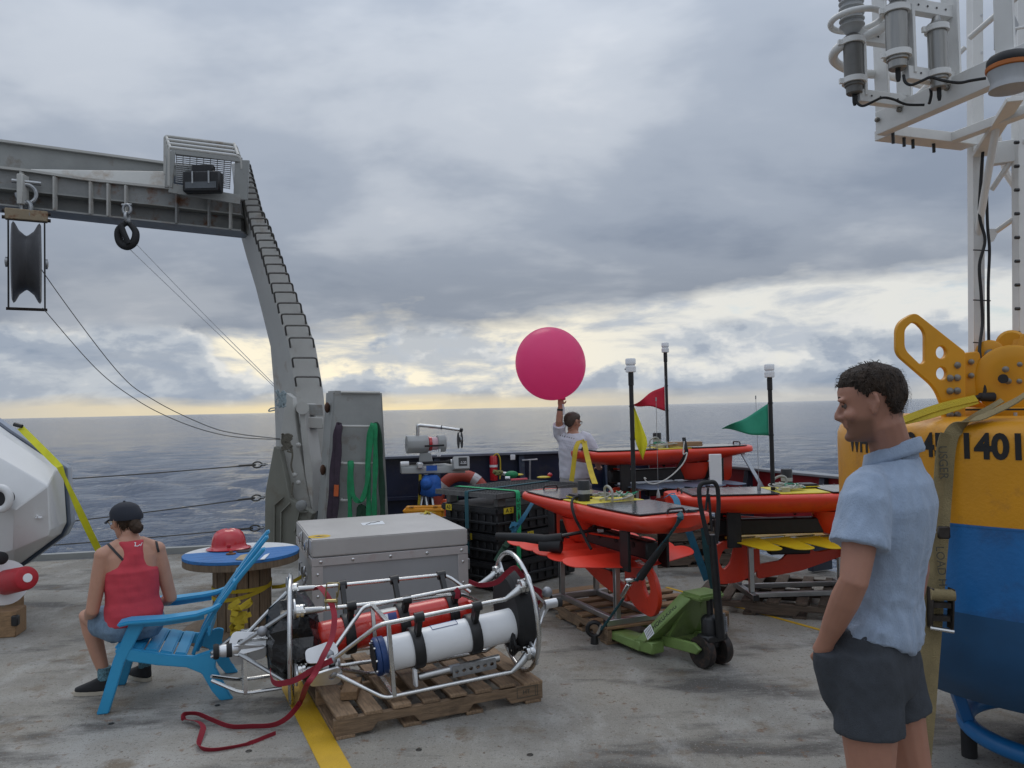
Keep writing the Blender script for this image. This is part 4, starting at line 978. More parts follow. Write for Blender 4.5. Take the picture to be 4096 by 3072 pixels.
# tie-downs on the front glider
mb = MB()
mb.ribbon(spline([U(2712, 2055, 5.32), U(2722, 2068, 5.2), U(2700, 2110, 5.22), U(2640, 2190, 5.3), U(2595, 2250, 5.38), U(2545, 2325, 5.42)], 6), [.045] * 31, (1, .3, .7), .005)
o = mb.build('ratchet_strap', TEALW); tag(o, 'dark teal ratchet strap from the front glider bow down to the deck', 'strap')
mb = MB(); mb.tube([U(2660, 2170, 5.27), U(2560, 2310, 5.42)], [.02, .03], 10); mb.build('strap_sleeve', RUBBER, o)
mb = MB(); c0_, c1_ = U(2520, 2335, 5.45), U(2490, 2388, 5.48); mb.beam(c0_, c1_, .06, .03); mb.tube([c0_ + V((-.03, 0, .02)), c0_ + V((.04, 0, .03))], .018, 8); mb.build('ratchet', STEEL, o, bev=.006)
mb = MB(); mb.ribbon(spline([U(2500, 2385, 5.48), U(2455, 2450, 5.52), U(2405, 2520, 5.56)], 4), .032, (1, .3, .7), .005); mb.build('strap_tail', TEALW, o)
mb = MB(); mb.tube([U(2405, 2500, 5.56), U(2390, 2535, 5.58)], .009, 8); mb.build('hook', STEEL, o)
ec = G(2378, 2575, .0)
eb = thing('deck_eye_bolt', 'black ring eye bolted to the deck at the front pallet corner', 'eye bolt', ec)
mb = MB(); mb.lathe([(.03, 0), (.028, .03), (.020, .06)], ec, n=12); mb.tube([ec + V((.048 * math.cos(a), 0, .105 + .048 * math.sin(a))) for a in [2 * math.pi * i / 20 for i in range(20)]], .016, 8, closed=True); mb.build('ring', BLACKM, eb)
mb = MB(); mb.ribbon(spline([U(2745, 2050, 5.40), U(2790, 2065, 5.45), U(2815, 2110, 5.50), U(2825, 2200, 5.60), U(2850, 2330, 5.85), U(2870, 2420, 6.0)], 5), .05, (1, .2, .3), .004)
o = mb.build('ratchet_strap', TEALW); tag(o, 'dark teal strap behind the pallet jack handle down to a hook', 'strap')
mb = MB(); mb.tube(spline([U(2872, 2425, 6.0), U(2882, 2455, 6.0), U(2875, 2490, 6.0), U(2888, 2510, 6.0)], 4), .02, 8); mb.build('hook', BLACKM, o)
mb = MB(); mb.ribbon(spline([U(2690, 1980, 6.35), U(2705, 2000, 6.2), U(2712, 2030, 6.1)], 4), .05, (1, .1, 0), .004); mb.ribbon(spline([U(2660, 1990, 6.35), U(2685, 1975, 6.4), U(2700, 1975, 6.4)], 4), .05, (.3, 1, 0), .004)
mb.ribbon([U(2755, 2125, 6.2), U(2790, 2220, 6.25), U(2828, 2320, 6.35)], .055, (1, .1, 0), .004)
o = mb.build('blue_strap', BLUEW); tag(o, 'blue webbing strap tied round the nose of the green-flag glider', 'strap')
# black cable hanging over the front glider's side, padded black tow arm
mb = MB(); mb.tube(spline([U(2325, 1985, 6.3), U(2295, 1992, 6.15), U(2287, 2020, 6.05), U(2300, 2070, 6.0), U(2320, 2110, 6.0), U(2345, 2160, 5.95), U(2365, 2197, 5.9)], 6), .011, 8); o = mb.build('black_cable', RUBBER); tag(o, 'black cable draped over the side of the yellow-flag glider', 'cable')
ta = thing('padded_tow_bar', 'padded black bar lying across the red wings of the front glider', 'bar', U(2150, 2160, 6.0))
mb = MB(); mb.tube([U(1985, 2145, 6.15), U(2100, 2150, 6.08), U(2180, 2160, 6.02), U(2250, 2150, 5.98)], [.028, .035, .04, .035], 10); mb.build('pad', RUBBER, ta)
mb = MB(); mb.tube([U(2160, 2180, 6.03), U(2245, 2185, 5.97)], [.045, .05], 10); mb.build('pad_end', RUBBER, ta)
mb = MB(); mb.tube([U(2240, 2145, 5.98), U(2330, 2128, 6.0), U(2440, 2112, 6.1)], .014, 8); mb.build('rod', BLACKM, ta)
mb = MB(); c = U(2402, 2122, 5.98); mb.box(c, (.05, .03, .028)); mb.build('clip', GALV, ta, bev=.004)
# teal strap and buckle by the crates
mb = MB(); mb.ribbon(spline([U(2138, 1998, 7.2), U(2100, 2060, 7.0), U(2065, 2110, 6.95), U(2050, 2140, 6.9)], 5), .04, (1, .2, .3), .004); mb.ribbon(spline([U(2045, 2095, 6.9), U(2070, 2100, 6.86), U(2062, 2118, 6.9), U(2042, 2108, 6.92), U(2060, 2092, 6.88)], 5), .035, (.3, .2, 1), .006); o = mb.build('blue_strap', BLUEW); tag(o, 'blue strap knotted against the front corner of the crates', 'strap')
mb = MB(); mb.ribbon([U(2035, 2165, 6.75), U(2005, 2210, 6.7), U(1985, 2245, 6.65)], .05, (1, .2, .3), .004); mb.beam(U(2010, 2180, 6.72), U(2030, 2190, 6.72), .05, .012); o = mb.build('buckled_strap', DGREENW); tag(o, 'dark green strap with steel buckle beside the round frame ring', 'strap')

# ================================================================ PALLET JACK
jd = V((-.50, .866, 0)).normalized(); jl = V((jd.y, -jd.x, 0))        # jd along forks, jl to the right
J0 = V((.89, 5.47, 0)) + jl * .19
def jp(u, v, z): return J0 + jd * u + jl * v + V((0, 0, z))
jk = thing('pallet_jack', 'green hand pallet jack with black handle, parked at the front glider pallet', 'pallet jack', J0, math.atan2(jd.y, jd.x))
def jbox(mb, u0, u1, v0, v1, z0, z1): return mb.hexa([jp(u0, v0, z0), jp(u1, v0, z0), jp(u1, v1, z0), jp(u0, v1, z0), jp(u0, v0, z1), jp(u1, v0, z1), jp(u1, v1, z1), jp(u0, v1, z1)])
for s_ in (-1, 1):
    v = s_ * .19; mb = MB()
    mb.hexa([jp(0, v - .08, .03), jp(.52, v - .08, .045), jp(.52, v + .08, .045), jp(0, v + .08, .03), jp(0, v - .08, .10), jp(.52, v - .06, .085), jp(.52, v + .06, .085), jp(0, v + .08, .10)])
    mb.build('fork', JACKG, jk, bev=.008)
    mb = MB(); mb.hexa([jp(-.10, v - .055, .03), jp(.06, v - .08, .03), jp(.06, v + .08, .03), jp(-.10, v + .055, .03), jp(-.10, v - .055, .11), jp(.06, v - .08, .11), jp(.06, v + .08, .11), jp(-.10, v + .055, .11)]); mb.build('fork_heel', JACKG, jk, bev=.008)
# slanted frame plates
for s_ in (-1, 1):
    v = s_ * .19
    mb = MB(); mb.hexa([jp(-.05, v - .075, .10), jp(.05, v - .075, .10), jp(.05, v + .075, .10), jp(-.05, v + .075, .10), jp(-.34, s_ * .06 - .055, .43), jp(-.24, s_ * .06 - .055, .45), jp(-.24, s_ * .06 + .055, .45), jp(-.34, s_ * .06 + .055, .43)])
    pl = mb.build('slanted_frame', JACKG, jk, bev=.010)
    if s_ < 0: side_plate = pl
mb = MB(); jbox(mb, -.43, -.24, -.11, .11, .425, .465); mb.build('top_plate', JACKG, jk, bev=.014, seg=2)
mb = MB(); mb.hexa([jp(-.12, -.12, .12), jp(-.09, -.12, .12), jp(-.09, .12, .12), jp(-.12, .12, .12), jp(-.31, -.08, .42), jp(-.28, -.08, .42), jp(-.28, .08, .42), jp(-.31, .08, .42)]); mb.build('front_web', JACKG, jk, bev=.004)
for s_ in (-1, 1):
    mb = MB(); mb.prism([jp(.02, s_ * .12 - .012, .06), jp(-.40, s_ * .12 - .012, .09), jp(-.44, s_ * .12 - .012, .13), jp(-.38, s_ * .12 - .012, .16), jp(.02, s_ * .12 - .012, .13)], jl * .024); mb.build('lift_link', JACKG, jk, bev=.006)
# lettering on the face turned to the camera
la = jp(.0, -.268, .12); lb_ = jp(-.29, -.118, .44); 
fx = (lb_ - la).normalized(); fn = fx.cross(jl).normalized()
tocam = CAM - (la + lb_) / 2
# outward face (u- side faces camera-left): use face between jd- and jl-
pA, pB, pC = jp(-.05, -.265, .10), jp(.05, -.265, .10), jp(-.34, -.115, .43)
ex = (pC - pA).normalized(); ey = (pB - pA); ey = (ey - ex * ey.dot(ex)).normalized(); en = ex.cross(ey)
if en.dot(tocam) < 0: en = -en
midA = (pA + pC) / 2 + (pB - pA) * .5
ty = en.cross(ex)
text('lettering', 'HOKU-KING', .043, frame(midA + ex * .030 + en * .003, ex, ty), INK, side_plate)
mb = MB(); lbm = midA - ex * .130 + en * .002; mb.prism([lbm + ex * x + ty * y for x, y in ((-.035, -.04), (.035, -.04), (.035, .04), (-.035, .04))], en * .001); wl_ = mb.build('warning_label', PAPER, side_plate)
mb = MB()
for k in range(5): mb.beam(lbm + ex * (-.024 + .012 * k) - ty * .032 + en * .0015, lbm + ex * (-.024 + .012 * k) + ty * .030 + en * .0015, .004, .0008, up=en)
mb.build('label_print', INKG, wl_)
# pump, steering wheels, handle
pc_ = jp(-.40, 0, 0)
mb = MB(); mb.lathe([(.055, .13), (.06, .15), (.06, .30), (.045, .32), (.022, .33), (.022, .43)], pc_, n=16); mb.build('pump', BLACKM, jk)
mb = MB(); jbox(mb, -.47, -.36, -.09, .09, .16, .21); mb.build('axle_bracket', BLACKM, jk, bev=.01)
mb = MB(); mb.lathe([(.012, .21), (.012, .34)], jp(-.46, .06, 0), n=8); 
for k in range(8): mb.tube([jp(-.46, .06, .22 + .012 * k) + V((.02 * math.cos(a), .02 * math.sin(a), .002 * a)) for a in [2 * math.pi * i / 10 for i in range(11)]], .004, 5)
mb.build('release_spring', GALV, jk)
for s_ in (-1, 1):
    wc = jp(-.40, s_ * .075, .1)
    mb = MB(); mb.lathe([(.07, -.026), (.098, -.026), (.100, -.018), (.100, .018), (.098, .026), (.07, .026)], wc, jl, 32); wh = mb.build('steer_wheel', mat('worn_dark_wheel', (.022, .018, .016), .6, var=.4, vs=20, stain=(.09, .045, .03), st=(.5, .7), ss=20), jk)
    mb = MB(); mb.lathe([(.0, -.028), (.035, -.028), (.066, -.020), (.066, .020), (.035, .028), (.0, .028)], wc, jl, 20); mb.build('wheel_hub', BLACKM, wh)
    wv = jp(.42, s_ * .19, .036); mb = MB(); mb.lathe([(.035, -.03), (.035, .03)], wv, jl, 16); mb.build('load_roller', RUBBER, jk)
hb, ht = jp(-.49, 0, .20), U(2840, 2080, 5.16)
ht = V((ht.x, ht.y, ht.z)); hd = (U(2832, 1935, 5.12) - jp(-.49, 0, .22)).normalized()
hb = jp(-.49, 0, .20); H1 = hb + hd * .66; HT = hb + hd * 1.0
sv = V((1, .25, 0)); sv = (sv - hd * sv.dot(hd)).normalized()
mb = MB(); mb.tube([hb, hb + hd * .25, H1], [.030, .026, .024], 12); hdl = mb.build('handle_shaft', BLACKM, jk)
loop = [H1 - sv * .022 - hd * .06, H1 - sv * .045 + hd * .06, H1 - sv * .066 + hd * .20, H1 - sv * .066 + hd * .30, H1 - sv * .045 + hd * .335, H1 + sv * .045 + hd * .335, H1 + sv * .066 + hd * .30, H1 + sv * .066 + hd * .20, H1 + sv * .045 + hd * .06, H1 + sv * .022 - hd * .06]
mb = MB(); mb.tube(fillet(loop, .035, 4), .0145, 10); mb.build('handle_loop', RUBBER, jk)
mb = MB(); mb.tube([H1 + hd * .02, H1 + hd * .26], .009, 8); mb.tube([H1 + hd * .16 - sv * .03, H1 + hd * .30 + sv * .0], .008, 8); mb.build('control_lever', BLACKM, jk)
# ================================================================ INSTRUMENT FRAMES
fa = R(21.5); fxv = V((math.cos(fa), math.sin(fa), 0)); fyv = V((-math.sin(fa), math.cos(fa), 0))
BAGM = BLACKBAG
def ring_pts(c, rad, ax, n=40, tilt=0):
    u = V((0, 0, 1)); v = ax.cross(u).normalized(); u = v.cross(ax)
    return [c + u * rad * math.cos(2 * math.pi * i / n) + v * rad * math.sin(2 * math.pi * i / n) for i in range(n)]
def clamp_plate(t, c, ax, up, s=.11):
    """white aluminium bracket: a tapered plate with a hole"""
    up = V(up).normalized()
    M = frame(c, ax, up)
    o_ = round_poly([(-.10, -.03), (.03, -.05), (.05, .0), (.03, .05), (-.10, .03)], .02)
    me_ = plate_mesh(o_, [circ(.0, .0, .018, 12)], .012, .002); me_.transform(WM[t.name].inverted() @ M @ Matrix.Scale(s / .11, 4)); return link('bracket', me_, ALUPL, t)
def flange(t, c, ax):
    mb = MB(); mb.lathe([(.030, -.022), (.042, -.020), (.042, -.003), (.036, -.002), (.036, .002), (.042, .003), (.042, .020), (.030, .022)], c, ax, 18); f = mb.build('flange', STEEL, t)
    for k in range(4):
        a = math.pi / 4 + k * math.pi / 2; u = ax.orthogonal().normalized(); v = ax.cross(u)
        mb = MB(); mb.tube([c + (u * math.cos(a) + v * math.sin(a)) * .034 - ax * .032, c + (u * math.cos(a) + v * math.sin(a)) * .034 + ax * .032], .006, 6); mb.build('bolt', STEEL, f)
def saddle(t, c, ax, r, up, m=BLACK):
    """black plastic clamp: ring round the float plus an arm to the tube"""
    mb = MB(); n = 24; u = V((0, 0, 1)); v = ax.cross(u).normalized()
    mb.lathe([(r + .001, -.03), (r + .016, -.03), (r + .020, -.022), (r + .020, .022), (r + .016, .03), (r + .001, .03)], c, ax, 28, caps=False)
    for p in up:
        d = (p - c); mb.beam(c + d.normalized() * r, p, .05, .028, up=ax); mb.lathe([(.028, -.026), (.028, .026)], p, ax, 12)
    return mb.build('clamp', m, t)
def float_cyl(t, a, b, r, m, name='float_tube'):
    ax_ = (b - a).normalized(); Ln = (b - a).length
    mb = MB(); mb.lathe([(r * .55, .0), (r * .85, .006), (r * .98, .022), (r, .05), (r, Ln - .05), (r * .98, Ln - .022), (r * .85, Ln - .006), (r * .55, Ln)], a, ax_, 32); return mb.build(name, m, t)

# ---- front frame (white float): nose to the left, ring to the right
S = V((-.78, 4.525, .355)); RG = S + fxv * .83 + V((0, 0, .125)); RGR = .345
up = V((0, 0, 1)); rise = .125 / .83
ax1 = (fxv + V((0, 0, rise * .45))).normalized(); up1 = fyv.cross(ax1) * -1
up1 = ax1.cross(fyv); 
F1 = thing('instrument_cage', 'stainless tube instrument frame with white float tube, lying across the front pallet', 'instrument cage', (S.x, S.y, PH), fa, group='instrument cages on the front pallet')
h = .215
def f1(u, v, z): return S + ax1 * u + fyv * v + up1 * z
cor = {'tf': (-h, h * .92), 'tb': (h, h * .92), 'bf': (-h, -h * .92), 'bb': (h, -h * .92)}
hub = f1(-.27, -.02, -.02)
ends = {}
for kx, (v, z) in cor.items():
    c0_ = f1(0, v, z); e_ = f1(.70, v * 1.02, z * 1.05)
    nose = hub + fyv * v * .22 + up1 * z * .18
    pts = fillet([nose, f1(-.03, v, z), f1(.05, v, z), e_], .06, 5)
    mb = MB(); mb.tube(pts, .0125, 10); mb.build('frame_tube', STEEL, F1); ends[kx] = e_
# square spreader
for a_, b_ in (('tf', 'tb'), ('tb', 'bb'), ('bb', 'bf'), ('bf', 'tf')):
    mb = MB(); mb.beam(f1(.02, *cor[a_]), f1(.02, *cor[b_]), .024, .024, up=ax1); mb.build('spreader_bar', STEEL, F1, bev=.003)
# nose hub
mb = MB(); mb.lathe([(.030, -.05), (.034, -.04), (.034, .03), (.022, .045)], hub, ax1, 16); mb.build('nose_hub', ALUPL, F1)
mb = MB(); mb.lathe([(.036, -.02), (.036, .015)], hub, ax1, 16); mb.build('nose_bushing', RUBBER, F1)
for kx, (v, z) in cor.items():
    cc = hub + fyv * v * .22 + up1 * z * .18
    mb = MB(); mb.ell(cc, (.026, .026, .026), nu=12, nv=8); mb.build('zinc_anode', mat('zinc', (.33, .34, .36), .55, .7, var=.15, vs=30), F1)
for s_ in (-1, 1):
    clamp_plate(F1, hub + fyv * .05 * s_ - ax1 * .01 + up1 * .05 * s_, ax1, up1 * s_ + fyv * .5, .13)
# ring
mb = MB(); mb.tube(ring_pts(RG, RGR, ax1), .0135, 10, closed=True); mb.build('end_ring', STEEL, F1)
for kx, (v, z) in cor.items():
    p = RG + (fyv * v + up1 * z).normalized() * (RGR - .06)
    mb = MB(); mb.tube([ends[kx], ends[kx].lerp(p, .5), p - ax1 * .02], [.0125, .022, .024], 10); mb.build('tube_socket', ALU, F1)
    flange(F1, p - ax1 * .02, ax1)
    clamp_plate(F1, p + (fyv * v + up1 * z).normalized() * .035 + ax1 * .004, (fyv * v + up1 * z).normalized(), ax1.cross((fyv * v + up1 * z)).normalized(), .10)
    mb = MB(); mb.beam(p, RG + ax1 * .17 + (fyv * v + up1 * z) * .15, .022, .010, up=ax1); mb.build('cone_strut', ALUPL, F1, bev=.002)
mb = MB(); mb.lathe([(.10, -.05), (.215, -.045), (.235, -.02), (.235, .05), (.21, .075), (.09, .08)], RG - ax1 * .02, ax1, 32); dome = mb.build('transducer_head', RUBBER, F1)
for k in range(3):
    mb = MB(); a = 2 * math.pi * k / 3 + .4; cc = RG + ax1 * .05 + (fyv * math.cos(a) + up1 * math.sin(a)) * .10
    mb.lathe([(.06, -.02), (.06, .03), (.05, .035), (.0, .035)], cc, ax1, 20); mb.build('transducer_face', BLACKM, dome)
# nose cone past the ring
tip = RG + ax1 * .24
mb = MB(); mb.lathe([(.028, -.05), (.028, .03)], tip, ax1, 12); mb.build('cone_hub', ALUPL, F1)
mb = MB(); mb.lathe([(.030, .03), (.030, .06)], tip, ax1, 12); mb.build('cone_bushing', RUBBER, F1)
mb = MB(); mb.ell(tip - ax1 * .05 + up1 * .09 - fyv * .06, (.032, .032, .032), nu=12, nv=8); mb.build('zinc_anode', MT['zinc'], F1)
mb = MB(); mb.prism([tip + up1 * .02 - ax1 * .03, tip - up1 * .03 - ax1 * .02, tip - up1 * .20 - ax1 * .17, tip - up1 * .14 - ax1 * .18], fyv * .010); mb.build('cone_plate', ALUPL, F1, bev=.002)
# white float
wa, wb = f1(-.02, -.085, -.01), f1(.86, -.085, .02)
wfl = float_cyl(F1, wa, wb, .095, WHITEP, 'white_float_tube')
axw = (wb - wa).normalized()
BLUCAP = mat('dark_blue_flange', (.012, .045, .16), .4, var=.2, vs=15)
mb = MB(); mb.lathe([(.05, -.028), (.098, -.026), (.104, -.018), (.104, -.004), (.098, -.002), (.104, .002), (.104, .030), (.098, .034)], wa, axw, 32); cap = mb.build('float_end_cap', BLUCAP, F1)
mb = MB(); mb.lathe([(.0, -.0285), (.075, -.0285), (.075, -.035), (.0, -.035)], wa, axw, 28); mb.build('cap_face', RUBBER, cap)
for k in range(8):
    a = 2 * math.pi * k / 8; u = axw.orthogonal().normalized(); v = axw.cross(u); cc = wa + (u * math.cos(a) + v * math.sin(a)) * .088
    mb = MB(); mb.tube([cc - axw * .035, cc - axw * .022], .007, 6); mb.build('cap_bolt', STEEL, cap)
for f in (.24, .47 + .15,):
    c = wa.lerp(wb, f)
    saddle(F1, c, axw, .095, [f1(.88 * f - .02, *cor['tf']), f1(.88 * f - .02, *cor['bb']) * .45 + c * .55])
# printed label panel on the float
u = (-fyv * .55 + up1 * .85).normalized(); cc = wa.lerp(wb, .43) 
vs_, fs_ = [], []
for i in range(2):
    for j in range(9):
        a = -.20 + .62 * j / 8; q = cc + axw * (-.075 + .15 * i); r_ = .0962
        vs_.append(q + (up1 * math.cos(a) - fyv * math.sin(a)) * r_)
mb = MB(); mb.add(vs_, [(j, j + 1, 10 + j, 9 + j) for j in range(8)]); lb = mb.build('float_label', mat('pale_label', (.66, .68, .72), .45), wfl)
bord = [vs_[j] for j in range(9)] + [vs_[9 + j] for j in reversed(range(9))]
mb = MB(); mb.tube([p + (p - cc).normalized() * .001 for p in bord], .0016, 4, closed=True); mb.build('label_border', mat('blue_print', (.05, .10, .30), .5), lb)
# slotted channel and tube below
mb = MB(); ca, cb_ = f1(.18, -.13, -.155), f1(.66, -.13, -.145); mb.tube([ca, cb_], .022, 12); mb.build('release_tube', ALU, F1)
M = frame(f1(.50, -.158, -.16), ax1, up1); me_ = plate_mesh(round_poly([(-.13, -.03), (.13, -.03), (.13, .03), (-.13, .03)], .006), [circ(-.105 + .042 * k, 0, .012, 12) for k in range(6)], .008, .001); me_.transform(WM[F1.name].inverted() @ M); link('slotted_bracket', me_, GALV, F1)
mb = MB(); mb.tube([f1(.36, -.13, -.15), f1(.42, -.13, -.149)], .0235, 12); mb.build('tape_band', mat('grey_tape', (.28, .29, .31), .6), F1)
mb = MB(); mb.beam(f1(.16, -.135, -.10), f1(.16, -.135, -.20), .05, .02, up=ax1); mb.build('white_hanger', WHITEP, F1, bev=.006)
# cables near the ring
mb = MB()
for k in range(4):
    mb.tube(spline([f1(.72 + .02 * k, -.10, .06), f1(.74, -.17 - .01 * k, .0 - .02 * k), f1(.72 + .02 * k, -.16, -.10), f1(.76, -.10, -.16)], 6), .008, 6)
mb.build('cable_loops', RUBBER, F1)

# ---- rear frame (red float): ring to the left, bagged head, nose beyond
R2 = V((-1.337, 4.74, .372)); ax2 = fxv; up2 = V((0, 0, 1)); R2R = .358
F2 = thing('instrument_cage', 'stainless tube instrument frame with red float tube and black-bagged head, behind the white-float frame', 'instrument cage', (R2.x, R2.y, 0), fa, group='instrument cages on the front pallet')
def f2(u, v, z): return R2 + ax2 * u + fyv * v + up2 * z
h2 = .235
cor2 = {'tf': (-h2 * .75, h2 * .80), 'tb': (h2 * .6, h2 * 1.05), 'bf': (-h2, -h2 * .55), 'bb': (h2, -h2 * .8)}
mb = MB(); mb.tube(ring_pts(R2, R2R, (ax2 + fyv * -.12).normalized()), .014, 10, closed=True); mb.build('end_ring', STEEL, F2)
for kx, (v, z) in cor2.items():
    mb = MB(); mb.tube(fillet([f2(.0, v, z), f2(1.0, v, z), f2(1.14, v * .5, z * .45 + .02)], .06, 5), .0125, 10); mb.build('frame_tube', STEEL, F2)
    dv = (fyv * v + up2 * z).normalized(); p = R2 + fyv * v + up2 * z
    flange(F2, p + ax2 * .03, ax2)
    clamp_plate(F2, p + dv * .035, dv, ax2.cross(dv), .11)
    mb = MB(); mb.tube([p + ax2 * .06, p + ax2 * .16], [.022, .016], 10); mb.build('tube_socket', ALU, F2)
# bagged head
rnd = random.Random(4); rings = []
for i, (x, r_) in enumerate(((-.14, .06), (-.12, .17), (-.06, .225), (.02, .24), (.09, .225), (.14, .16), (.16, .05))):
    rings.append([f2(x + rnd.uniform(-.015, .015), 0, 0) + (fyv * math.cos(a) + up2 * math.sin(a)) * r_ * (1 + .10 * math.sin(a * 7 + i) + rnd.uniform(-.07, .07)) for a in [2 * math.pi * k / 28 for k in range(28)]])
mb = MB(); mb.rings(rings); mb.build('bagged_head', BAGM, F2, ang=25)
# tripod cone to the left hub
hub2 = f2(-.33, -.03, -.02)
mb = MB(); mb.lathe([(.03, -.07), (.036, -.05), (.036, .03), (.02, .05)], hub2, ax2, 14); mb.build('cone_hub', ALUPL, F2)
mb = MB(); mb.lathe([(.04, -.10), (.044, -.085), (.04, -.07)], hub2, ax2, 14); mb.lathe([(.040, -.03), (.040, .0)], hub2, ax2, 14); mb.build('cone_bushing', RUBBER, F2)
for v, z in ((-.17, .20), (.12, .24), (-.20, -.22)):
    mb = MB(); e_ = f2(-.01, v, z); mb.tube([hub2, e_], .0125, 8); mb.build('cone_strut', ALU, F2)
mb = MB(); mb.ell(f2(-.17, -.13, .09), (.030, .030, .030), nu=12, nv=8); mb.build('zinc_anode', MT['zinc'], F2)
mb = MB(); mb.ell(f2(-.21, .05, -.02), (.03, .03, .03), nu=12, nv=8); mb.build('zinc_anode', MT['zinc'], F2)
for s_ in (-1, 1): clamp_plate(F2, hub2 + ax2 * .05 + up2 * .03 * s_, -ax2, up2 * s_ + fyv * .4, .15)
# low cage continuing left behind the chair
for v, z in ((-.05, -.27), (.20, -.27), (.20, .02), (-.03, .02)):
    mb = MB(); mb.tube(fillet([f2(-.06, v, z), f2(-.28, v, z), f2(-.44, v * .3 + .03, z * .45 - .07)], .06, 5), .011, 8); mb.build('cage_tube', STEEL, F2)
for a_, b_ in (((-.05, -.27), (.20, -.27)), ((.20, -.27), (.20, .02)), ((.20, .02), (-.03, .02)), ((-.03, .02), (-.05, -.27))):
    mb = MB(); mb.beam(f2(-.26, *a_), f2(-.26, *b_), .02, .02, up=ax2); mb.build('spreader_bar', STEEL, F2)
# red float
ra, rb = f2(.14, -.05, -.02), f2(1.08, -.05, .06)
rfl = float_cyl(F2, ra, rb, .100, REDF, 'red_float_tube'); axr = (rb - ra).normalized()
mb = MB(); mb.lathe([(.045, .0), (.052, .008), (.052, .045), (.03, .055)], rb, axr, 18); mb.build('float_fitting', REDF, F2)
for f in (.20, .55, .88):
    c = ra.lerp(rb, f); u_ = .14 + .94 * f
    saddle(F2, c, axr, .100, [f2(u_, *cor2['tb']), f2(u_, *cor2['tf'])])
def wrap_label(par, cc, ax_, upv, sidev, r_, a0, a1, l0, l1, m, nm):
    vs_ = []
    for i in range(2):
        for j in range(9):
            a = a0 + (a1 - a0) * j / 8; vs_.append(cc + ax_ * (l0 if i == 0 else l1) + (upv * math.cos(a) + sidev * math.sin(a)) * r_)
    mb = MB(); mb.add(vs_, [(j, j + 1, 10 + j, 9 + j) for j in range(8)]); return mb.build(nm, m, par)
cc = ra.lerp(rb, .46)
wrap_label(rfl, cc, axr, up2, -fyv, .1012, .55, 1.05, -.04, .035, mat('navy_label', (.03, .05, .22), .45), 'blue_label')
wrap_label(rfl, cc, axr, up2, -fyv, .1016, .60, 1.0, -.036, -.018, PAPER, 'label_emblem')
wrap_label(rfl, cc, axr, up2, -fyv, .1012, -.1, .42, -.075, .045, mat('silver_label', (.45, .47, .46), .4, .3), 'silver_label')

# ---- red strap with ratchet
def onp(px, py, Y): return U(px, py, Y)
rs = thing('red_ratchet_strap', 'dark red ratchet strap lashing the frames, its tail looped on the deck', 'strap', G(1200, 2780))
dk = .006
tail = [G(1103, 2935, dk), G(1060, 2952, dk), G(1000, 2975, dk), G(920, 2992, dk), G(845, 3000, dk + .004), G(800, 2990, dk + .010), G(795, 2972, dk + .008), G(808, 2930, dk + .02), G(812, 2905, dk + .02), G(790, 2885, dk + .02), G(745, 2878, dk + .015), G(732, 2868, dk + .03), G(745, 2855, dk + .035), G(790, 2855, dk + .03), G(850, 2880, dk + .02), G(920, 2905, dk + .01), G(1000, 2905, dk + .01), G(1090, 2900, dk + .02), G(1150, 2870, dk + .05), G(1200, 2810, .10)]
up_ = [U(1225, 2745, 4.05), U(1262, 2690, 4.08), U(1295, 2620, 4.12), U(1328, 2550, 4.22), U(1338, 2470, 4.30), U(1330, 2428, 4.36)]
pts = spline(tail + up_, 5); n = len(pts)
sides = []
for i in range(n):
    f = i / n
    sides.append(V((.2, .3, 1)) if f < .08 else (V((-.3 + .8 * math.sin(f * 14), -.6, 1.0 + .6 * math.cos(f * 9))) if f < .76 else V((1, .3, .1))))
mb = MB(); mb.ribbon(pts, .030, sides, .0025); mb.build('webbing', REDW, rs, ang=60)
mb = MB(); mb.ribbon(spline([U(1262, 2360, 4.55), U(1275, 2345, 4.5), U(1300, 2370, 4.42), U(1318, 2400, 4.38), U(1332, 2430, 4.36)], 5), .03, (1, .3, .2), .0025)
mb.build('webbing', REDW, rs, ang=60); mb = MB()
mb.ribbon(spline([U(1082, 2680, 4.35), U(1085, 2715, 4.3), U(1110, 2735, 4.22), U(1180, 2720, 4.15), U(1250, 2680, 4.10), U(1330, 2640, 4.12)], 5), .03, (0, 0, 1), .0025)
mb.build('webbing', REDW, rs, ang=60); mb = MB()
mb.ribbon(spline([U(1875, 2325, 4.75), U(1920, 2340, 4.72), U(1985, 2330, 4.66), U(2030, 2290, 4.6), U(2060, 2272, 4.58), U(2085, 2300, 4.7), U(2120, 2345, 4.85), U(2160, 2368, 4.92), U(2158, 2400, 4.95), U(2140, 2425, 4.95)], 5), .03, (.1, -.4, 1), .0025)
mb.build('webbing', REDW, rs, ang=60); mb = MB()
mb.ribbon(spline([U(1822, 2355, 4.8), U(1832, 2370, 4.8), U(1828, 2395, 4.8)], 5), .03, (1, .4, 0), .0025)
mb.build('webbing', REDW, rs, ang=60)
mb = MB(); rc_ = U(1325, 2405, 4.38); mb.beam(rc_ + V((-.03, 0, .05)), rc_ + V((-.03, 0, -.05)), .02, .003, up=(1, 0, 0)); mb.beam(rc_ + V((.03, 0, .05)), rc_ + V((.03, 0, -.05)), .02, .003, up=(1, 0, 0)); mb.tube([rc_ + V((-.035, 0, 0)), rc_ + V((.035, 0, 0))], .012, 8)
mb.tube(fillet([rc_ + V((-.03, 0, .03)), rc_ + V((-.02, -.01, .10)), rc_ + V((.05, -.01, .10)), rc_ + V((.035, 0, .02))], .01), .004, 6); mb.build('ratchet', mat('brass_zinc', (.36, .30, .14), .4, .9, var=.2), rs)
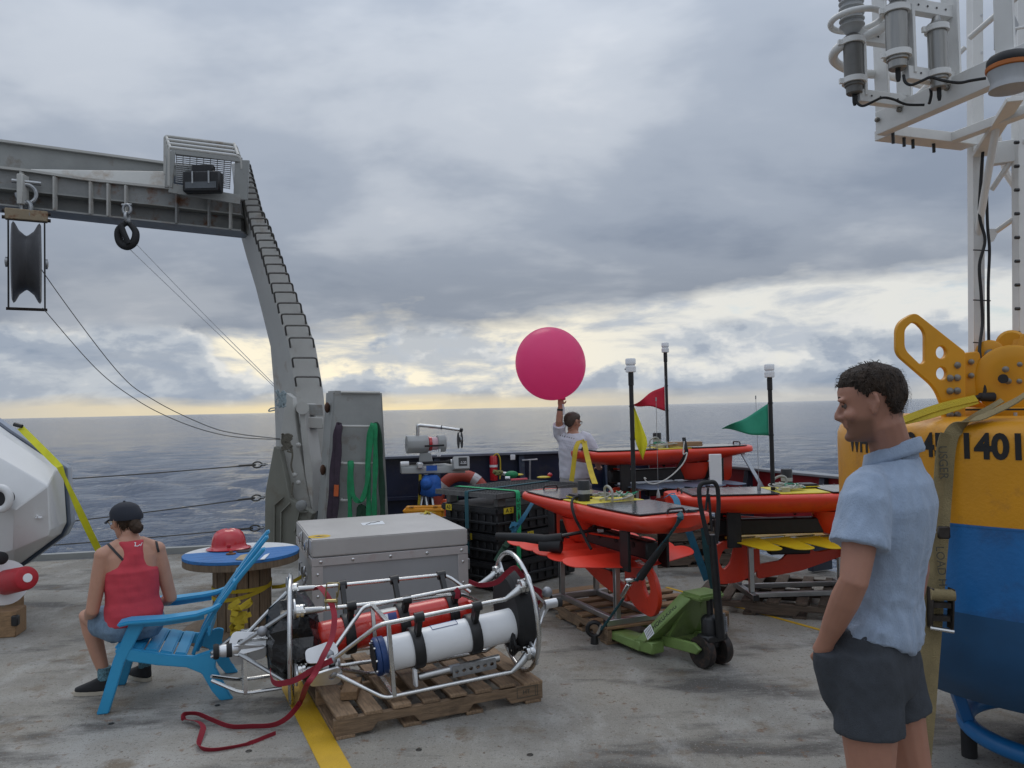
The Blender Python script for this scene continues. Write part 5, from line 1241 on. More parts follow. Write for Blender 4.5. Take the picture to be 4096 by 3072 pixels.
# ================================================================ A-FRAME
def z1(x, y): return (x * .5877, 500 + y * .5877)      # zoomed reading -> photograph pixel
af = thing('a_frame', 'grey steel gantry frame with rung ladder arching over the stern', 'gantry', (-3.3, 10.0, 0))
stn = [(650, 925, 940, 1000), (790, 940, 968, 1037), (860, 955, 985, 1055), (923, 958, 1005, 1087), (1030, 987, 1045, 1128), (1146, 1022, 1078, 1172), (1264, 1052, 1116, 1222), (1382, 1081, 1155, 1263), (1550, 1095, 1180, 1292), (1700, 1100, 1200, 1310), (1900, 1106, 1232, 1322), (2130, 1110, 1262, 1335)]
def legY(py): return 9.95 + (2130 - py) / 1480 * .35
rings = []; LB, LC = [], []
for py, a_, b_, c_ in stn:
    Y0 = legY(py); B_, C_ = U(b_, py, Y0), U(c_, py, Y0 + .12); A_ = U(a_, py + 4, Y0 + .62); D_ = A_ + (C_ - B_)
    rings.append([B_, C_, D_, A_]); LB.append((py, B_)); LC.append((py, C_))
mb = MB(); mb.rings(rings); mb.build('leg', GREYL, af, bev=.012)
def on_leg(py, f):
    for (p0, b0), (p1, b1), (_, c0_), (_, c1_) in zip(LB, LB[1:], LC, LC[1:]):
        if p0 <= py <= p1:
            t = (py - p0) / (p1 - p0); return b0.lerp(b1, t).lerp(c0_.lerp(c1_, t), f)
    return LB[-1][1]
ry = [290, 320, 352, 385, 415, 452, 490, 530, 572, 615, 660, 708, 757, 806, 857, 910, 968, 1027, 1095, 1155, 1228, 1303, 1380, 1462, 1597, 1725]
RUNG = mat('rung_steel', (.13, .125, .115), .5, .5, var=.3, vs=20)
for y in ry:
    py = 500 + y * .5877 + 22; a_, b_ = on_leg(py, .06), on_leg(py, .94)
    out = V((.15, -.95, .30)).normalized() * .15; dn = V((0, 0, -.03))
    mb = MB(); mb.tube(fillet([a_ + dn - out * .1, a_ + out + V((0, 0, .04)), b_ + out + V((0, 0, .04)), b_ + dn - out * .1], .045, 4), .012, 8); mb.build('rung', RUNG, af)
# crossbeam: front web, ledge, flanges, stiffeners
def bY(px): return 9.45 + (px / 968.0) * .80
def bp(zx, zy, off=0.0):
    px, py = z1(zx, zy); return U(px, py, bY(px) + off)
def interp(tab, x):
    for (x0, y0), (x1, y1) in zip(tab, tab[1:]):
        if x0 <= x <= x1: return y0 + (y1 - y0) * (x - x0) / (x1 - x0)
    (x0, y0), (x1, y1) = (tab[0], tab[1]) if x < tab[0][0] else (tab[-2], tab[-1]); return y0 + (y1 - y0) * (x - x0) / (x1 - x0)
TOP = [(-900, 170), (0, 295), (200, 318), (600, 378), (1130, 432), (1650, 510)]
LED = [(-900, 330), (0, 432), (1050, 545), (1640, 612)]
BOT = [(-900, 450), (0, 545), (700, 622), (1635, 722)]
xs = [-900, -500, -200, 0, 200, 400, 600, 850, 1130, 1400, 1640]
def sheet(tabA, tabB, offA, offB, thick, name, m):
    r_ = []
    for x in xs:
        a_, b_ = bp(x, interp(tabA, x), offA), bp(x, interp(tabB, x), offB); q = V((0, thick, 0))
        r_.append([a_, b_, b_ + q, a_ + q])
    mb = MB(); mb.rings(r_); return mb.build(name, m, af, bev=.004)
sheet(TOP, LED, 0.0, 0.0, .45, 'crossbeam_web', GREYRUST)
sheet(LED, BOT, .16, .16, .30, 'crossbeam_lower_web', GREYRUST)
r_ = []
for x in xs:
    a_ = bp(x, interp(TOP, x), -.05); r_.append([a_ + V((0, 0, .03)), a_, a_ + V((0, .55, 0)), a_ + V((0, .55, .03))])
mb = MB(); mb.rings(r_); mb.build('top_flange', GREYL, af)
r_ = []
for x in xs:
    a_ = bp(x, interp(LED, x), -.02); r_.append([a_ + V((0, 0, .018)), a_, a_ + V((0, .25, 0)), a_ + V((0, .25, .018))])
mb = MB(); mb.rings(r_); mb.build('ledge', GREY, af)
r_ = []
for x in xs:
    a_ = bp(x, interp(BOT, x), -.02); r_.append([a_ + V((0, 0, .02)), a_, a_ + V((0, .50, 0)), a_ + V((0, .50, .02))])
mb = MB(); mb.rings(r_); mb.build('bottom_flange', GREY, af)
for x in (375, 620, 740, 860, 1205, 1425, 1570, 150):
    m = GREYRUST if x in (1205, 1425) else GREYL
    a_, b_, c_ = bp(x, interp(TOP, x) + 8, -.04), bp(x, interp(LED, x), -.03), bp(x, interp(BOT, x) - 6, -.015)
    mb = MB(); mb.beam(a_, c_, .022, .07, up=(0, 1, 0)); mb.build('stiffener', m, af)
# upper girder behind
UT = [(-900, -10), (0, 112), (1120, 262), (1500, 310)]; UBt = [(-900, 190), (0, 262), (200, 300), (1120, 316), (1500, 330)]
r_ = []
for x in (-900, -400, 0, 200, 600, 1120, 1400):
    a_, b_ = bp(x, interp(UT, x), .55), bp(x, interp(UBt, x) + 30, .55); q = V((0, .6, 0)); r_.append([a_, b_, b_ + q, a_ + q])
mb = MB(); mb.rings(r_); mb.build('upper_girder', GREY, af, bev=.01)
r_ = []
for x in (-900, 0, 600, 1120, 1400):
    a_ = bp(x, interp(UT, x), .50); r_.append([a_ + V((0, 0, .03)), a_, a_ + V((0, .7, 0)), a_ + V((0, .7, .03))])
mb = MB(); mb.rings(r_); mb.build('girder_flange', GREYL, af)
mb = MB(); mb.hexa([bp(200, 318, .05), bp(1130, 420, .02), bp(1130, 420, .5), bp(200, 318, .5), bp(210, 300, .10), bp(1120, 316, .10), bp(1120, 316, .5), bp(210, 300, .5)]); mb.build('gusset_box', GREYL, af, bev=.006)
# equipment cage
cg = lambda x, y, off=0.0: bp(x, y, -.25 + off)
fr4 = [cg(1165, 180), cg(1650, 240), cg(1638, 510), cg(1150, 428)]
for a_, b_, w_ in ((0, 1, .06), (1, 2, .18), (3, 2, .12), (0, 3, .10)):
    mb = MB(); mb.beam(fr4[a_], fr4[b_], .03, w_, up=(0, 0, 1) if a_ != b_ and (a_, b_) in ((0, 1), (3, 2)) else (1, 0, 0)); mb.build('cage_frame', GREY, af, bev=.004)
for k in range(15):
    t = (k + .5) / 15; mb = MB(); mb.tube([cg(1200 - 4 * t, 200 + 195 * t), cg(1578 - 14 * t, 238 + 200 * t)], .008, 5); mb.build('cage_bar', GALV, af)
for k in range(9):
    t = k / 8; mb = MB(); mb.tube([cg(1200 + 375 * t, 200 + 38 * t, .012), cg(1198 + 365 * t, 392 + 45 * t, .012)], .006, 5); mb.build('cage_bar', GALV, af)
for k in range(4):
    off = .10 * k; dx_, dy_ = -9 * k, -26 * k
    mb = MB(); mb.tube(fillet([cg(1150 + dx_, 415 + dy_, off), cg(1150 + dx_, 165 + dy_, off), cg(1160 + dx_, 155 + dy_, off), cg(1640 + dx_, 215 + dy_, off), cg(1645 + dx_, 300 + dy_, off)], .10, 4), .020, 8); mb.build('guard_rail', GREYL, af)
for x, y in ((1160, 158), (1620, 205)):
    mb = MB(); mb.tube([cg(x, y), cg(x - 27, y - 78, .30)], .018, 8); mb.build('guard_rail', GREYL, af)
mb = MB(); c = cg(1382, 392, -.12); mb.box(c, (.46, .14, .26)); fl = mb.build('floodlight', BLACKM, af, bev=.02)
mb = MB(); mb.box(c + V((0, -.075, -.05)), (.38, .012, .08)); mb.build('floodlight_lens', mat('lamp_glass', (.10, .11, .12), .1), fl)
mb = MB(); mb.box(c + V((0, .02, .17)), (.26, .10, .10)); mb.build('floodlight_ballast', BLACKM, fl, bev=.01)
for s_ in (-.10, .10):
    mb = MB(); mb.tube([c + V((s_, -.08, .12)), c + V((s_, -.08, -.03))], .012, 6); mb.build('floodlight_bracket', GALV, fl)
# leg foot: hinge plates, ram pin, wedge bracket
c2 = lambda x, y: (900 + x / 2, 1500 + y / 2)
def cu(x, y, Y): return U(*c2(x, y), Y)
mb = MB(); mb.prism([cu(x, y, 9.55) for x, y in ((490, 140), (545, 180), (570, 400), (590, 560), (700, 1110), (520, 1010), (470, 620), (430, 560))], (.02, .10, 0)); mb.build('hinge_plate', GREYL, af, bev=.008)
mb = MB(); mb.prism([cu(x, y, 9.5) for x, y in ((590, 235), (640, 225), (650, 420), (700, 780), (700, 1110), (640, 800))], (.02, .45, 0)); mb.build('hinge_plate', GREYL, af, bev=.008)
mb = MB(); mb.hexa([cu(600, 420, 9.6), cu(785, 430, 9.65), cu(785, 430, 9.95), cu(600, 420, 9.9), cu(600, 335, 9.6), cu(785, 340, 9.65), cu(785, 340, 9.95), cu(600, 335, 9.9)]); mb.build('ram_bracket', GREYL, af, bev=.008)
mb = MB(); mb.tube([cu(620, 265, 9.45), cu(620, 265, 9.9)], .075, 16); mb.build('hinge_pin_boss', GREYL, af)
mb = MB(); mb.hexa([cu(650, 320, 9.65), cu(785, 325, 9.7), cu(785, 325, 9.9), cu(650, 320, 9.85), cu(650, 235, 9.65), cu(780, 235, 9.7), cu(780, 235, 9.9), cu(650, 235, 9.85)]); mb.build('ram_head', GREY, af, bev=.006)
wd = [(390, 570), (435, 590), (520, 990), (700, 1110), (560, 1420), (315, 1420), (320, 950)]
mb = MB(); mb.prism([cu(x, y, 9.35) for x, y in wd], (.02, .12, 0)); mb.build('foot_plate', OLIVE, af, bev=.008)
for p in (((400, 1420), (402, 1035), (470, 975)), ((452, 1420), (455, 1090), (525, 1020)), ((560, 1250), (600, 1090), (660, 1095))):
    mb = MB(); pts = [cu(x, y, 9.35) for x, y in p]; mb.beam(pts[0], pts[1], .016, .10, up=(0, 1, 0)); mb.beam(pts[1], pts[2], .016, .10, up=(0, 1, 0)); mb.build('foot_rib', OLIVE, af)
mb = MB(); mb.lathe([(.06, 0), (.06, .05), (.03, .07)], cu(615, 1040, 9.3), (0, -1, 0), 14); mb.build('pivot_bolt', GREYRUST, af)
for x, y in ((590, 560), (560, 800), (590, 860)):
    mb = MB(); mb.lathe([(.03, 0), (.03, .03), (.012, .045)], cu(x, y, 9.45), (0, -1, 0), 10); mb.build('bolt', GREYL, af)

# ---- ram pedestal with ladder and slings
pd = thing('ram_pedestal', 'tapered grey steel pedestal with rungs, hung with slings', 'pedestal', (U(1420, 2000, 8.9).x, 8.9, 0))
YP = 8.75
def pq(x, y, Y): return cu(x, y, Y)
t0, t1, t2 = pq(868, 125, YP), pq(1258, 130, YP + .05), pq(808, 130, YP + .45)
b0_, b1_, b2_ = pq(775, 1460, YP), pq(1325, 1460, YP + .05), pq(715, 1460, YP + .45)
rings = []
for f in (0, .25, .5, .75, 1):
    a_, b_, c_ = t0.lerp(b0_, f), t1.lerp(b1_, f), t2.lerp(b2_, f); rings.append([a_, b_, b_ + (c_ - a_), c_])
rings = [[V((p.x, p.y, p.z)) for p in r_] for r_ in rings]
mb = MB(); mb.rings(rings); mb.build('column', GREY, pd, bev=.02, seg=2)
def pf(fu, y):     # point on the front face
    f = (y - 128) / (1460 - 128); return t0.lerp(b0_, f).lerp(t1.lerp(b1_, f), fu)
fo = V((.05, -1, 0)).normalized()
for y, a_, b_ in ((410, .21, .86), (705, .24, .84), (995, .26, .78)):
    p, q = pf(a_, y), pf(b_, y)
    mb = MB(); mb.tube(fillet([p + fo * .0, p + fo * .11, q + fo * .11, q + fo * .0], .03, 4), .014, 8); mb.build('rung', GREYL, pd)
mb = MB(); mb.tube([pf(.16, 140) + fo * .02, pf(.96, 140) + fo * .02], .014, 8); mb.build('top_bar', GREYL, pd)
for y in (262, 760):
    mb = MB(); p = t0.lerp(b0_, (y - 128) / 1332.).lerp(t2.lerp(b2_, (y - 128) / 1332.), .35); mb.ell(p + V((-.02, -.03, 0)), (.03, .05, .06), nu=12, nv=8); mb.build('rust_hole', mat('dark_rust', (.07, .03, .015), .8), pd)
def sling(label, pts, m, wd=.058):
    mb = MB(); P = spline([pf(*p[:2]) + fo * p[2] for p in pts], 6)
    mb.ribbon(P, [wd * (1 + .18 * math.sin(i * .9)) for i in range(len(P))], [V((1, .1 * math.sin(i * .7), .25 * math.sin(i * .5))) for i in range(len(P))], .022)
    o = mb.build('round_sling', m, ang=70); return tag(o, label, 'sling', 'round slings hung on the pedestal')
sling('purple-grey round sling hanging on the left of the pedestal rungs', [(.10, 1150, .10), (.11, 900, .12), (.13, 600, .13), (.16, 430, .14), (.19, 395, .12), (.20, 430, .15), (.205, 600, .15), (.20, 900, .14), (.19, 1180, .12)], PURPW)
sling('bright green round sling looped over the top rung of the pedestal', [(.71, 1180, .13), (.72, 900, .14), (.72, 600, .15), (.79, 420, .15), (.83, 393, .12), (.86, 430, .16), (.85, 700, .16), (.81, 980, .15), (.80, 1180, .14)], GREENW, .05)
sling('green sling drooping in a loop between the lower pedestal rungs', [(.43, 1190, .14), (.42, 1000, .15), (.405, 750, .15), (.41, 690, .12), (.44, 720, .16), (.45, 900, .16), (.52, 985, .17), (.62, 985, .17), (.70, 850, .17), (.74, 680, .17), (.80, 430, .17)], GREENW, .046)
sling('dark green sling hanging down the right edge of the pedestal', [(.86, 400, .12), (.91, 430, .12), (.93, 700, .11), (.93, 1000, .10), (.92, 1200, .10)], DGREENW, .06)
sling('dark green sling bunched low at the foot of the pedestal', [(.54, 1200, .10), (.56, 1090, .11), (.60, 1040, .12), (.63, 1090, .11), (.64, 1200, .10)], DGREENW, .06)
mb = MB(); mb.beam(pf(.20, 870) + fo * .165, pf(.20, 960) + fo * .165, .05, .004, up=fo); o = mb.build('orange_tag', mat('orange_tag', (.50, .10, .02), .6)); tag(o, 'small orange tag on the purple-grey sling', 'tag')
# coiled rope and shackles on the leg
mb = MB(); rnd = random.Random(2)
for k in range(8): mb.tube(spline([cu(445 + rnd.uniform(-45, 45), 190 + rnd.uniform(-70, 70), 9.3) for _ in range(6)], 5), .010, 5)
mb.tube(spline([cu(400, 280, 9.3), cu(350, 290, 9.3), cu(365, 268, 9.3), cu(410, 262, 9.3)], 5), .008, 5)
o = mb.build('rope_coil', mat('pale_blue_rope', (.28, .34, .36), .8, var=.3, vs=60)); tag(o, 'coil of pale blue rope tied to the gantry leg above the horizon', 'rope')
mb = MB()
for k in range(8): mb.tube(spline([cu(495 + rnd.uniform(-40, 45), 540 + rnd.uniform(-70, 70), 9.3) for _ in range(6)], 5), .013, 5)
mb.tube(spline([cu(500, 480, 9.3), cu(540, 620, 9.3), cu(530, 720, 9.3), cu(545, 780, 9.3)], 5), .012, 5)
mb.tube(spline([cu(545, 860, 9.3), cu(540, 900, 9.3), cu(532, 960, 9.3)], 5), .010, 5)
o = mb.build('rope_coil', mat('brown_rope', (.13, .12, .095), .85, var=.3, vs=60)); tag(o, 'bundle of brown rope and shackles at the foot of the gantry leg', 'rope')

# ---- hanging sheave, block and running wires
def sh(x, y, off=0.0): px, py = z1(x, y); return U(px, py, 9.42 + off)
sv_ = thing('sheave_block', 'large grey cable sheave hanging edge-on from the gantry crossbeam', 'sheave', sh(180, 560))
c = sh(182, 940); axh = V((.86, .50, 0)).normalized(); RS = .48
mb = MB(); mb.lathe([(.10, -.155), (RS - .03, -.150), (RS, -.135), (RS - .02, -.115), (RS - .10, -.075), (RS - .15, -.02), (RS - .16, 0), (RS - .15, .02), (RS - .10, .075), (RS - .02, .115), (RS, .135), (RS - .03, .150), (.10, .155)], c, axh, 48); mb.build('wheel', mat('sheave_polymer', (.085, .085, .09), .45, var=.2, vs=6, stretch=(1, 1, .3)), sv_)
for s_ in (-1, 1):
    e0, e1 = c + axh * .185 * s_ + V((0, 0, .56)), c + axh * .185 * s_ - V((0, 0, .55))
    mb = MB(); mb.beam(e0, e1, .07, .018, up=axh); mb.build('side_plate', BLACKM, sv_, bev=.004)
    mb = MB(); mb.lathe([(.06, 0), (.06, .02), (.02, .03)], c + axh * .195 * s_, axh * s_, 16); mb.build('axle_cap', GALV, sv_)
mb = MB(); mb.beam(c + axh * -.22 + V((0, 0, .57)), c + axh * .22 + V((0, 0, .57)), .10, .13); mb.build('head_bar', mat('rusty_cream_paint', (.28, .22, .14), .6, var=.2, vs=8, stain=RUST, st=(.5, .65), ss=9), sv_, bev=.01)
for s_ in (-1, 1):
    for z in (.53, .61):
        mb = MB(); mb.lathe([(.022, 0), (.022, .03)], c + axh * .22 * s_ + V((0, 0, z)), axh * s_, 8); mb.build('head_bolt', mat('dark_bolt', (.04, .03, .025), .6, .5), sv_)
mb = MB(); mb.tube([c + axh * -.21 - V((0, 0, .55)), c + axh * .21 - V((0, 0, .55))], .018, 8); mb.build('keeper_bar', mat('dark_bolt', (.04, .03, .025)), sv_)
mb = MB(); tp = c + V((0, 0, .66)); mb.tube([tp + V((.055 * math.cos(a), .0, .075 * math.sin(a))) for a in [2 * math.pi * i / 20 for i in range(20)]], .026, 8, closed=True); mb.lathe([(.055, -.03), (.055, .03)], tp - V((0, 0, .08)), (0, 1, 0), 16); mb.build('swivel', GALV, sv_)
mb = MB(); tq = tp + V((0, 0, .17)); mb.tube([tq + axh * (.10 * math.cos(a)) + V((0, 0, .11 * math.sin(a))) for a in [R(-120 - 300 * i / 20 + 240) for i in range(21)]], .026, 8); mb.tube([tq + axh * -.15 + V((0, 0, .14)), tq + axh * .15 + V((0, 0, .14))], .026, 8); mb.build('bow_shackle', GALV, sv_)
mb = MB(); pt = bp(152, 340, -.12); mb.hexa([pt + V((-.035, -.06, -.36)), pt + V((.035, -.06, -.36)), pt + V((.035, .08, -.36)), pt + V((-.035, .08, -.36)), pt + V((-.035, -.06, .0)), pt + V((.035, -.06, .0)), pt + V((.035, .08, .0)), pt + V((-.035, .08, .0))]); mb.build('pad_eye', GREYL, af, bev=.006)
bk = thing('snatch_block', 'small black snatch block hanging from the middle of the crossbeam', 'block', sh(866, 580))
c = sh(866, 745)
mb = MB(); mb.tube([c + V((.045 * math.cos(a), 0, .30 + .06 * math.sin(a))) for a in [2 * math.pi * i / 16 for i in range(16)]], .017, 8, closed=True); mb.tube([c + V((0, .05 * math.cos(a), .20 + .06 * math.sin(a))) for a in [2 * math.pi * i / 16 for i in range(16)]], .018, 8, closed=True)
mb.tube([c + V((-.06, 0, .355)), c + V((.06, 0, .355))], .016, 8); mb.build('shackle', GALV, bk)
mb = MB(); mb.tube(spline([c + V((-.01, -.01, .14)), c + V((-.10, -.01, .05)), c + V((-.09, 0, -.08)), c + V((-.01, 0, -.14)), c + V((.08, .0, -.09)), c + V((.095, .01, .03)), c + V((.02, .02, .13))], 6), [.03 + .02 * math.sin(i * math.pi / 36) for i in range(37)], 10); mb.build('cheek', RUBBER, bk)
mb = MB(); mb.tube(spline([c + V((-.05, -.05, .10)), c + V((.0, -.06, -.02)), c + V((.04, -.05, -.12))], 6), .032, 10); mb.build('cheek', RUBBER, bk)
def wire(label, pts, r=.0048):
    mb = MB(); mb.tube(spline(pts, 8), r, 6); o = mb.build('running_wire', GALV if r < .0045 else WIRE); return tag(o, label, 'wire rope', 'running wires from the gantry')
wire('upper wire rope sagging from the large sheave to the gantry foot', [sh(182, 780, -.1), sh(300, 1010), U(461, 1475, 9.4), U(615, 1600, 9.4), U(825, 1702, 9.4), U(950, 1735, 9.3), U(1120, 1755, 9.25)])
wire('lower wire rope sagging from the foot of the large sheave to the gantry leg', [sh(290, 1245, .02), U(385, 1475, 9.4), U(547, 1600, 9.4), U(690, 1675, 9.4), U(830, 1725, 9.35), U(960, 1750, 9.3), U(1122, 1758, 9.25)])
wire('left of two wire ropes slanting from the small snatch block to the leg', [sh(862, 825), U(800, 1265, 9.45), U(1095, 1545, 9.4)], .0042)
wire('right of two wire ropes slanting from the small snatch block to the leg', [sh(918, 800), U(805, 1245, 9.47), U(1097, 1538, 9.4)], .0042)
# ================================================================ LINE WINCH ON ITS STAND
def c4(x, y): return (1500 + x * .452, 1500 + y * .452)
WYY = 9.3
def wq(x, y, Y=WYY): return U(*c4(x, y), Y)
WG = mat('winch_grey_paint', (.36, .37, .365), .42, var=.06, vs=6)
wi = thing('line_winch', 'grey line winch with red spool and pulley boom, standing before the navy bulwark', 'winch', (wq(450, 700).x, WYY, 0))
wax = V((1, .32, .0)).normalized()
def octo(c, ax, r, squash=1.0):
    u = V((0, 0, 1)); v = ax.cross(u).normalized()
    return [c + u * r * squash * math.cos(a) + v * r * math.sin(a) for a in [math.pi / 8 + math.pi / 4 * i for i in range(8)]]
c = wq(300, 615)
mb = MB(); mb.rings([octo(c - wax * .03, wax, .112), octo(c + wax * .22, wax, .112)]); mb.build('motor_housing', WG, wi, bev=.008)
mb = MB(); mb.rings([octo(c + wax * .335, wax, .108), octo(c + wax * .43, wax, .108)]); mb.build('spool_cheek', WG, wi, bev=.008)
mb = MB(); mb.lathe([(.07, .22), (.085, .23), (.085, .262), (.07, .265)], c, wax, 20); mb.build('red_spool', HATM, wi)
mb = MB(); mb.lathe([(.075, .266), (.075, .334)], c, wax, 20); mb.build('line_wrap', mat('pink_line', (.62, .42, .46), .7, var=.15, vs=80), wi)
mb = MB(); mb.tube([c + wax * -.032 + V((-.0, -.02, -.005)), c + wax * -.045 + V((0, -.02, .0)), c + wax * -.045 + V((0, .03, .0))], .006, 6); mb.build('housing_handle', GALV, wi)
mb = MB(); mb.beam(wq(440, 630, 9.13), wq(612, 622, 9.18), .025, .022); mb.build('level_wind_bar', BLACKM, wi)
mb = MB(); mb.tube([wq(553, 660, 9.12), wq(555, 720, 9.12)], .010, 8); mb.tube([wq(572, 655, 9.12), wq(574, 720, 9.12)], .010, 8); mb.build('guide_pins', WHITEP, wi)
mb = MB(); mb.tube(fillet([wq(378, 560), wq(378, 450), wq(400, 445), wq(600, 465)], .07, 6), .021, 12); mb.tube([wq(590, 464), wq(760, 488)], .018, 12); bo = mb.build('boom', STEEL, wi)
mb = MB(); mb.tube([wq(585, 463), wq(592, 464)], .026, 12); mb.build('boom_clamp', RUBBER, bo)
mb = MB(); mb.lathe([(.018, -.01), (.024, 0), (.024, .02), (.018, .03)], wq(755, 487), V((1, .1, -.15)), 12); mb.build('boom_cap', RUBBER, bo)
bc = wq(752, 572)
mb = MB(); mb.lathe([(.012, -.012), (.036, -.012), (.028, 0), (.036, .012), (.012, .012)], bc, (.9, .4, 0), 20); pu = mb.build('pulley', GALV, wi)
for s_ in (-1, 1):
    mb = MB(); mb.prism([bc + V((.9, .4, 0)) * .018 * s_ + V((-.4, .9, 0)) * x * .04 + V((0, 0, z)) for x, z in ((-.4, .085), (.4, .085), (1, .03), (1, -.05), (.4, -.10), (-.4, -.10), (-1, -.05), (-1, .03))], V((.9, .4, 0)) * .006 * s_); mb.build('pulley_cheek', BLACKM, pu)
mb = MB(); mb.tube([bc + V((0, 0, .08)), wq(752, 492)], .008, 6); mb.build('pulley_hanger', STEEL, pu)
mb = MB(); mb.hexa([wq(385, 800, 9.3), wq(520, 800, 9.3), wq(520, 800, 9.42), wq(385, 800, 9.42), wq(395, 690, 9.3), wq(495, 690, 9.3), wq(495, 690, 9.42), wq(395, 690, 9.42)]); mb.build('column_bracket', WG, wi, bev=.006)
mb = MB(); a_, b_ = wq(232, 845, 9.14), wq(800, 835, 9.30); d_ = (b_ - a_).normalized(); n_ = V((-d_.y, d_.x, 0))
mb.rings([[p + n_ * y + V((0, 0, z)) for y, z in ((0, -.04), (.16, -.04), (.18, .02), (.16, .075), (.05, .055), (0, .03))] for p in (a_, b_)]); mb.build('tray', WG, wi, bev=.006)
mb = MB(); mb.tube([wq(290, 785, 9.2), wq(650, 768, 9.28)], .016, 10); mb.build('rod', RUBBER, wi)
mb = MB(); mb.tube([wq(225, 790, 9.18), wq(300, 785, 9.2)], .030, 12); mb.tube([wq(668, 768, 9.28), wq(700, 767, 9.29)], .028, 12); mb.build('rod_end_cap', WHITEP, wi)
mb = MB(); mb.tube([wq(630, 770, 9.27), wq(668, 768, 9.28)], [.018, .028], 12); mb.build('rod_boot', RUBBER, wi)
mb = MB(); mb.box(wq(395, 800, 9.16), (.07, .08, .07), R(18)); mb.build('rod_clamp', ALUPL, wi, bev=.012)
kx = V((1, .25, 0)).normalized(); kz = V((-.05, .35, 1)).normalized(); ky = kz.cross(kx)
cb = wq(760, 785, 9.22); Mb = Matrix((kx, ky, kz)).transposed()
mb = MB(); mb.box(cb, (.19, .10, .15), Mb); bx = mb.build('control_box', WG, wi, bev=.008)
mb = MB(); mb.box(cb + kx * .015 - ky * .052 + kz * .01, (.10, .008, .10), Mb); dp = mb.build('display', BLACK, bx, bev=.003)
text('display_digits', '-2.22', .038, frame(cb + kx * .017 - ky * .058 + kz * -.006, kx, kz), mat('lit_digits', (.9, .9, .9), .5), dp)
mb = MB(); mb.box(wq(502, 824, 9.135), (.125, .006, .06), R(16)); mb.build('blue_label', mat('blue_label', (.02, .10, .42), .5), wi)
for p0, p1 in (((430, 900), (470, 1230)), ((480, 900), (525, 1230)), ((450, 900), (380, 1300))):
    a_ = wq(*p0, 9.3); e_ = wq(*p1, 9.1); e_ = a_ + (e_ - a_) * (a_.z / (a_.z - e_.z)) if a_.z > e_.z else e_
    mb = MB(); mb.tube([a_, e_], .014, 8); mb.build('stand_leg', ALU, wi)
mb = MB(); mb.tube([wq(450, 880, 9.36), V((wq(450, 880, 9.36).x, 9.36, 0.005))], .03, 10); mb.build('stand_post', mat('slate_blue_paint', (.06, .09, .14), .5), wi)
# blue bag hanging on the stand
bg_ = thing('blue_bag', 'bright blue fabric bag hanging under the winch', 'bag', wq(500, 1060, 9.2))
BLUEBAG = mat('blue_nylon', (.012, .10, .40), .6, var=.25, vs=10, bump=.8, bs=14)
rings = []
rnd = random.Random(9)
for z, wx, wy in ((890, 55, .06), (920, 85, .08), (970, 95, .09), (1020, 92, .085), (1055, 100, .07), (1068, 90, .05)):
    rings.append([wq(495 + wx * math.cos(a) * (1 + rnd.uniform(-.06, .06)), z + 8 * math.sin(3 * a), 9.2) + V((0, wy * math.sin(a), 0)) for a in [2 * math.pi * i / 20 for i in range(20)]])
mb = MB(); mb.rings(rings); mb.build('bag_body', BLUEBAG, bg_)
mb = MB(); mb.tube(spline([wq(405, 930, 9.2), wq(392, 990, 9.18), wq(398, 1060, 9.2)], 5), .016, 8); mb.build('bag_strap', BLACK, bg_)
mb = MB(); mb.ell(wq(455, 960, 9.12), (.07, .05, .07)); mb.build('bag_pocket', BLUEBAG, bg_)
mb = MB(); mb.ribbon(spline([wq(400, 880, 9.2), wq(398, 1000, 9.2), wq(388, 1150, 9.2)], 4), .03, (1, 0, 0), .004); o = mb.build('yellow_strap', YELW); tag(o, 'thin yellow strap hanging beside the blue bag', 'strap')

# ================================================================ BALLOON
BY = 9.15
bcn = U(2202, 1455, BY); sxy = 140 * BY / FOC
def bal_extra(m, n, l, b, co):
    tr = n.new('ShaderNodeBsdfTranslucent'); tr.inputs[0].default_value = (1.0, .22, .48, 1)
    mx = n.new('ShaderNodeMixShader'); mx.inputs[0].default_value = .65
    out = n['Material Output']; l.new(b.outputs[0], mx.inputs[1]); l.new(tr.outputs[0], mx.inputs[2]); l.new(mx.outputs[0], out.inputs[0])
BAL = mat('pink_latex', (1.0, .17, .36), .30, var=.05, vs=3, extra=bal_extra)
bl = thing('weather_balloon', 'large pink weather balloon held up against the sky', 'balloon', bcn - V((0, 0, .45)))
nk = U(2250, 1585, BY); axb = (nk - bcn).normalized(); Lb = (nk - bcn).length
prof = []
for i in range(25):
    t = math.pi * i / 24; r_ = math.sin(t); h_ = -math.cos(t)
    if t > math.pi * .80: pass
    prof.append((sxy * r_ * 1.0, h_ * sxy * 1.055))
prof[-1] = (.028, sxy * 1.05)
prof += [(.022, Lb - .01), (.026, Lb + .03), (.02, Lb + .05)]
mb = MB(); mb.lathe(prof, bcn, axb, 48); mb.build('envelope', BAL, bl, ang=80)

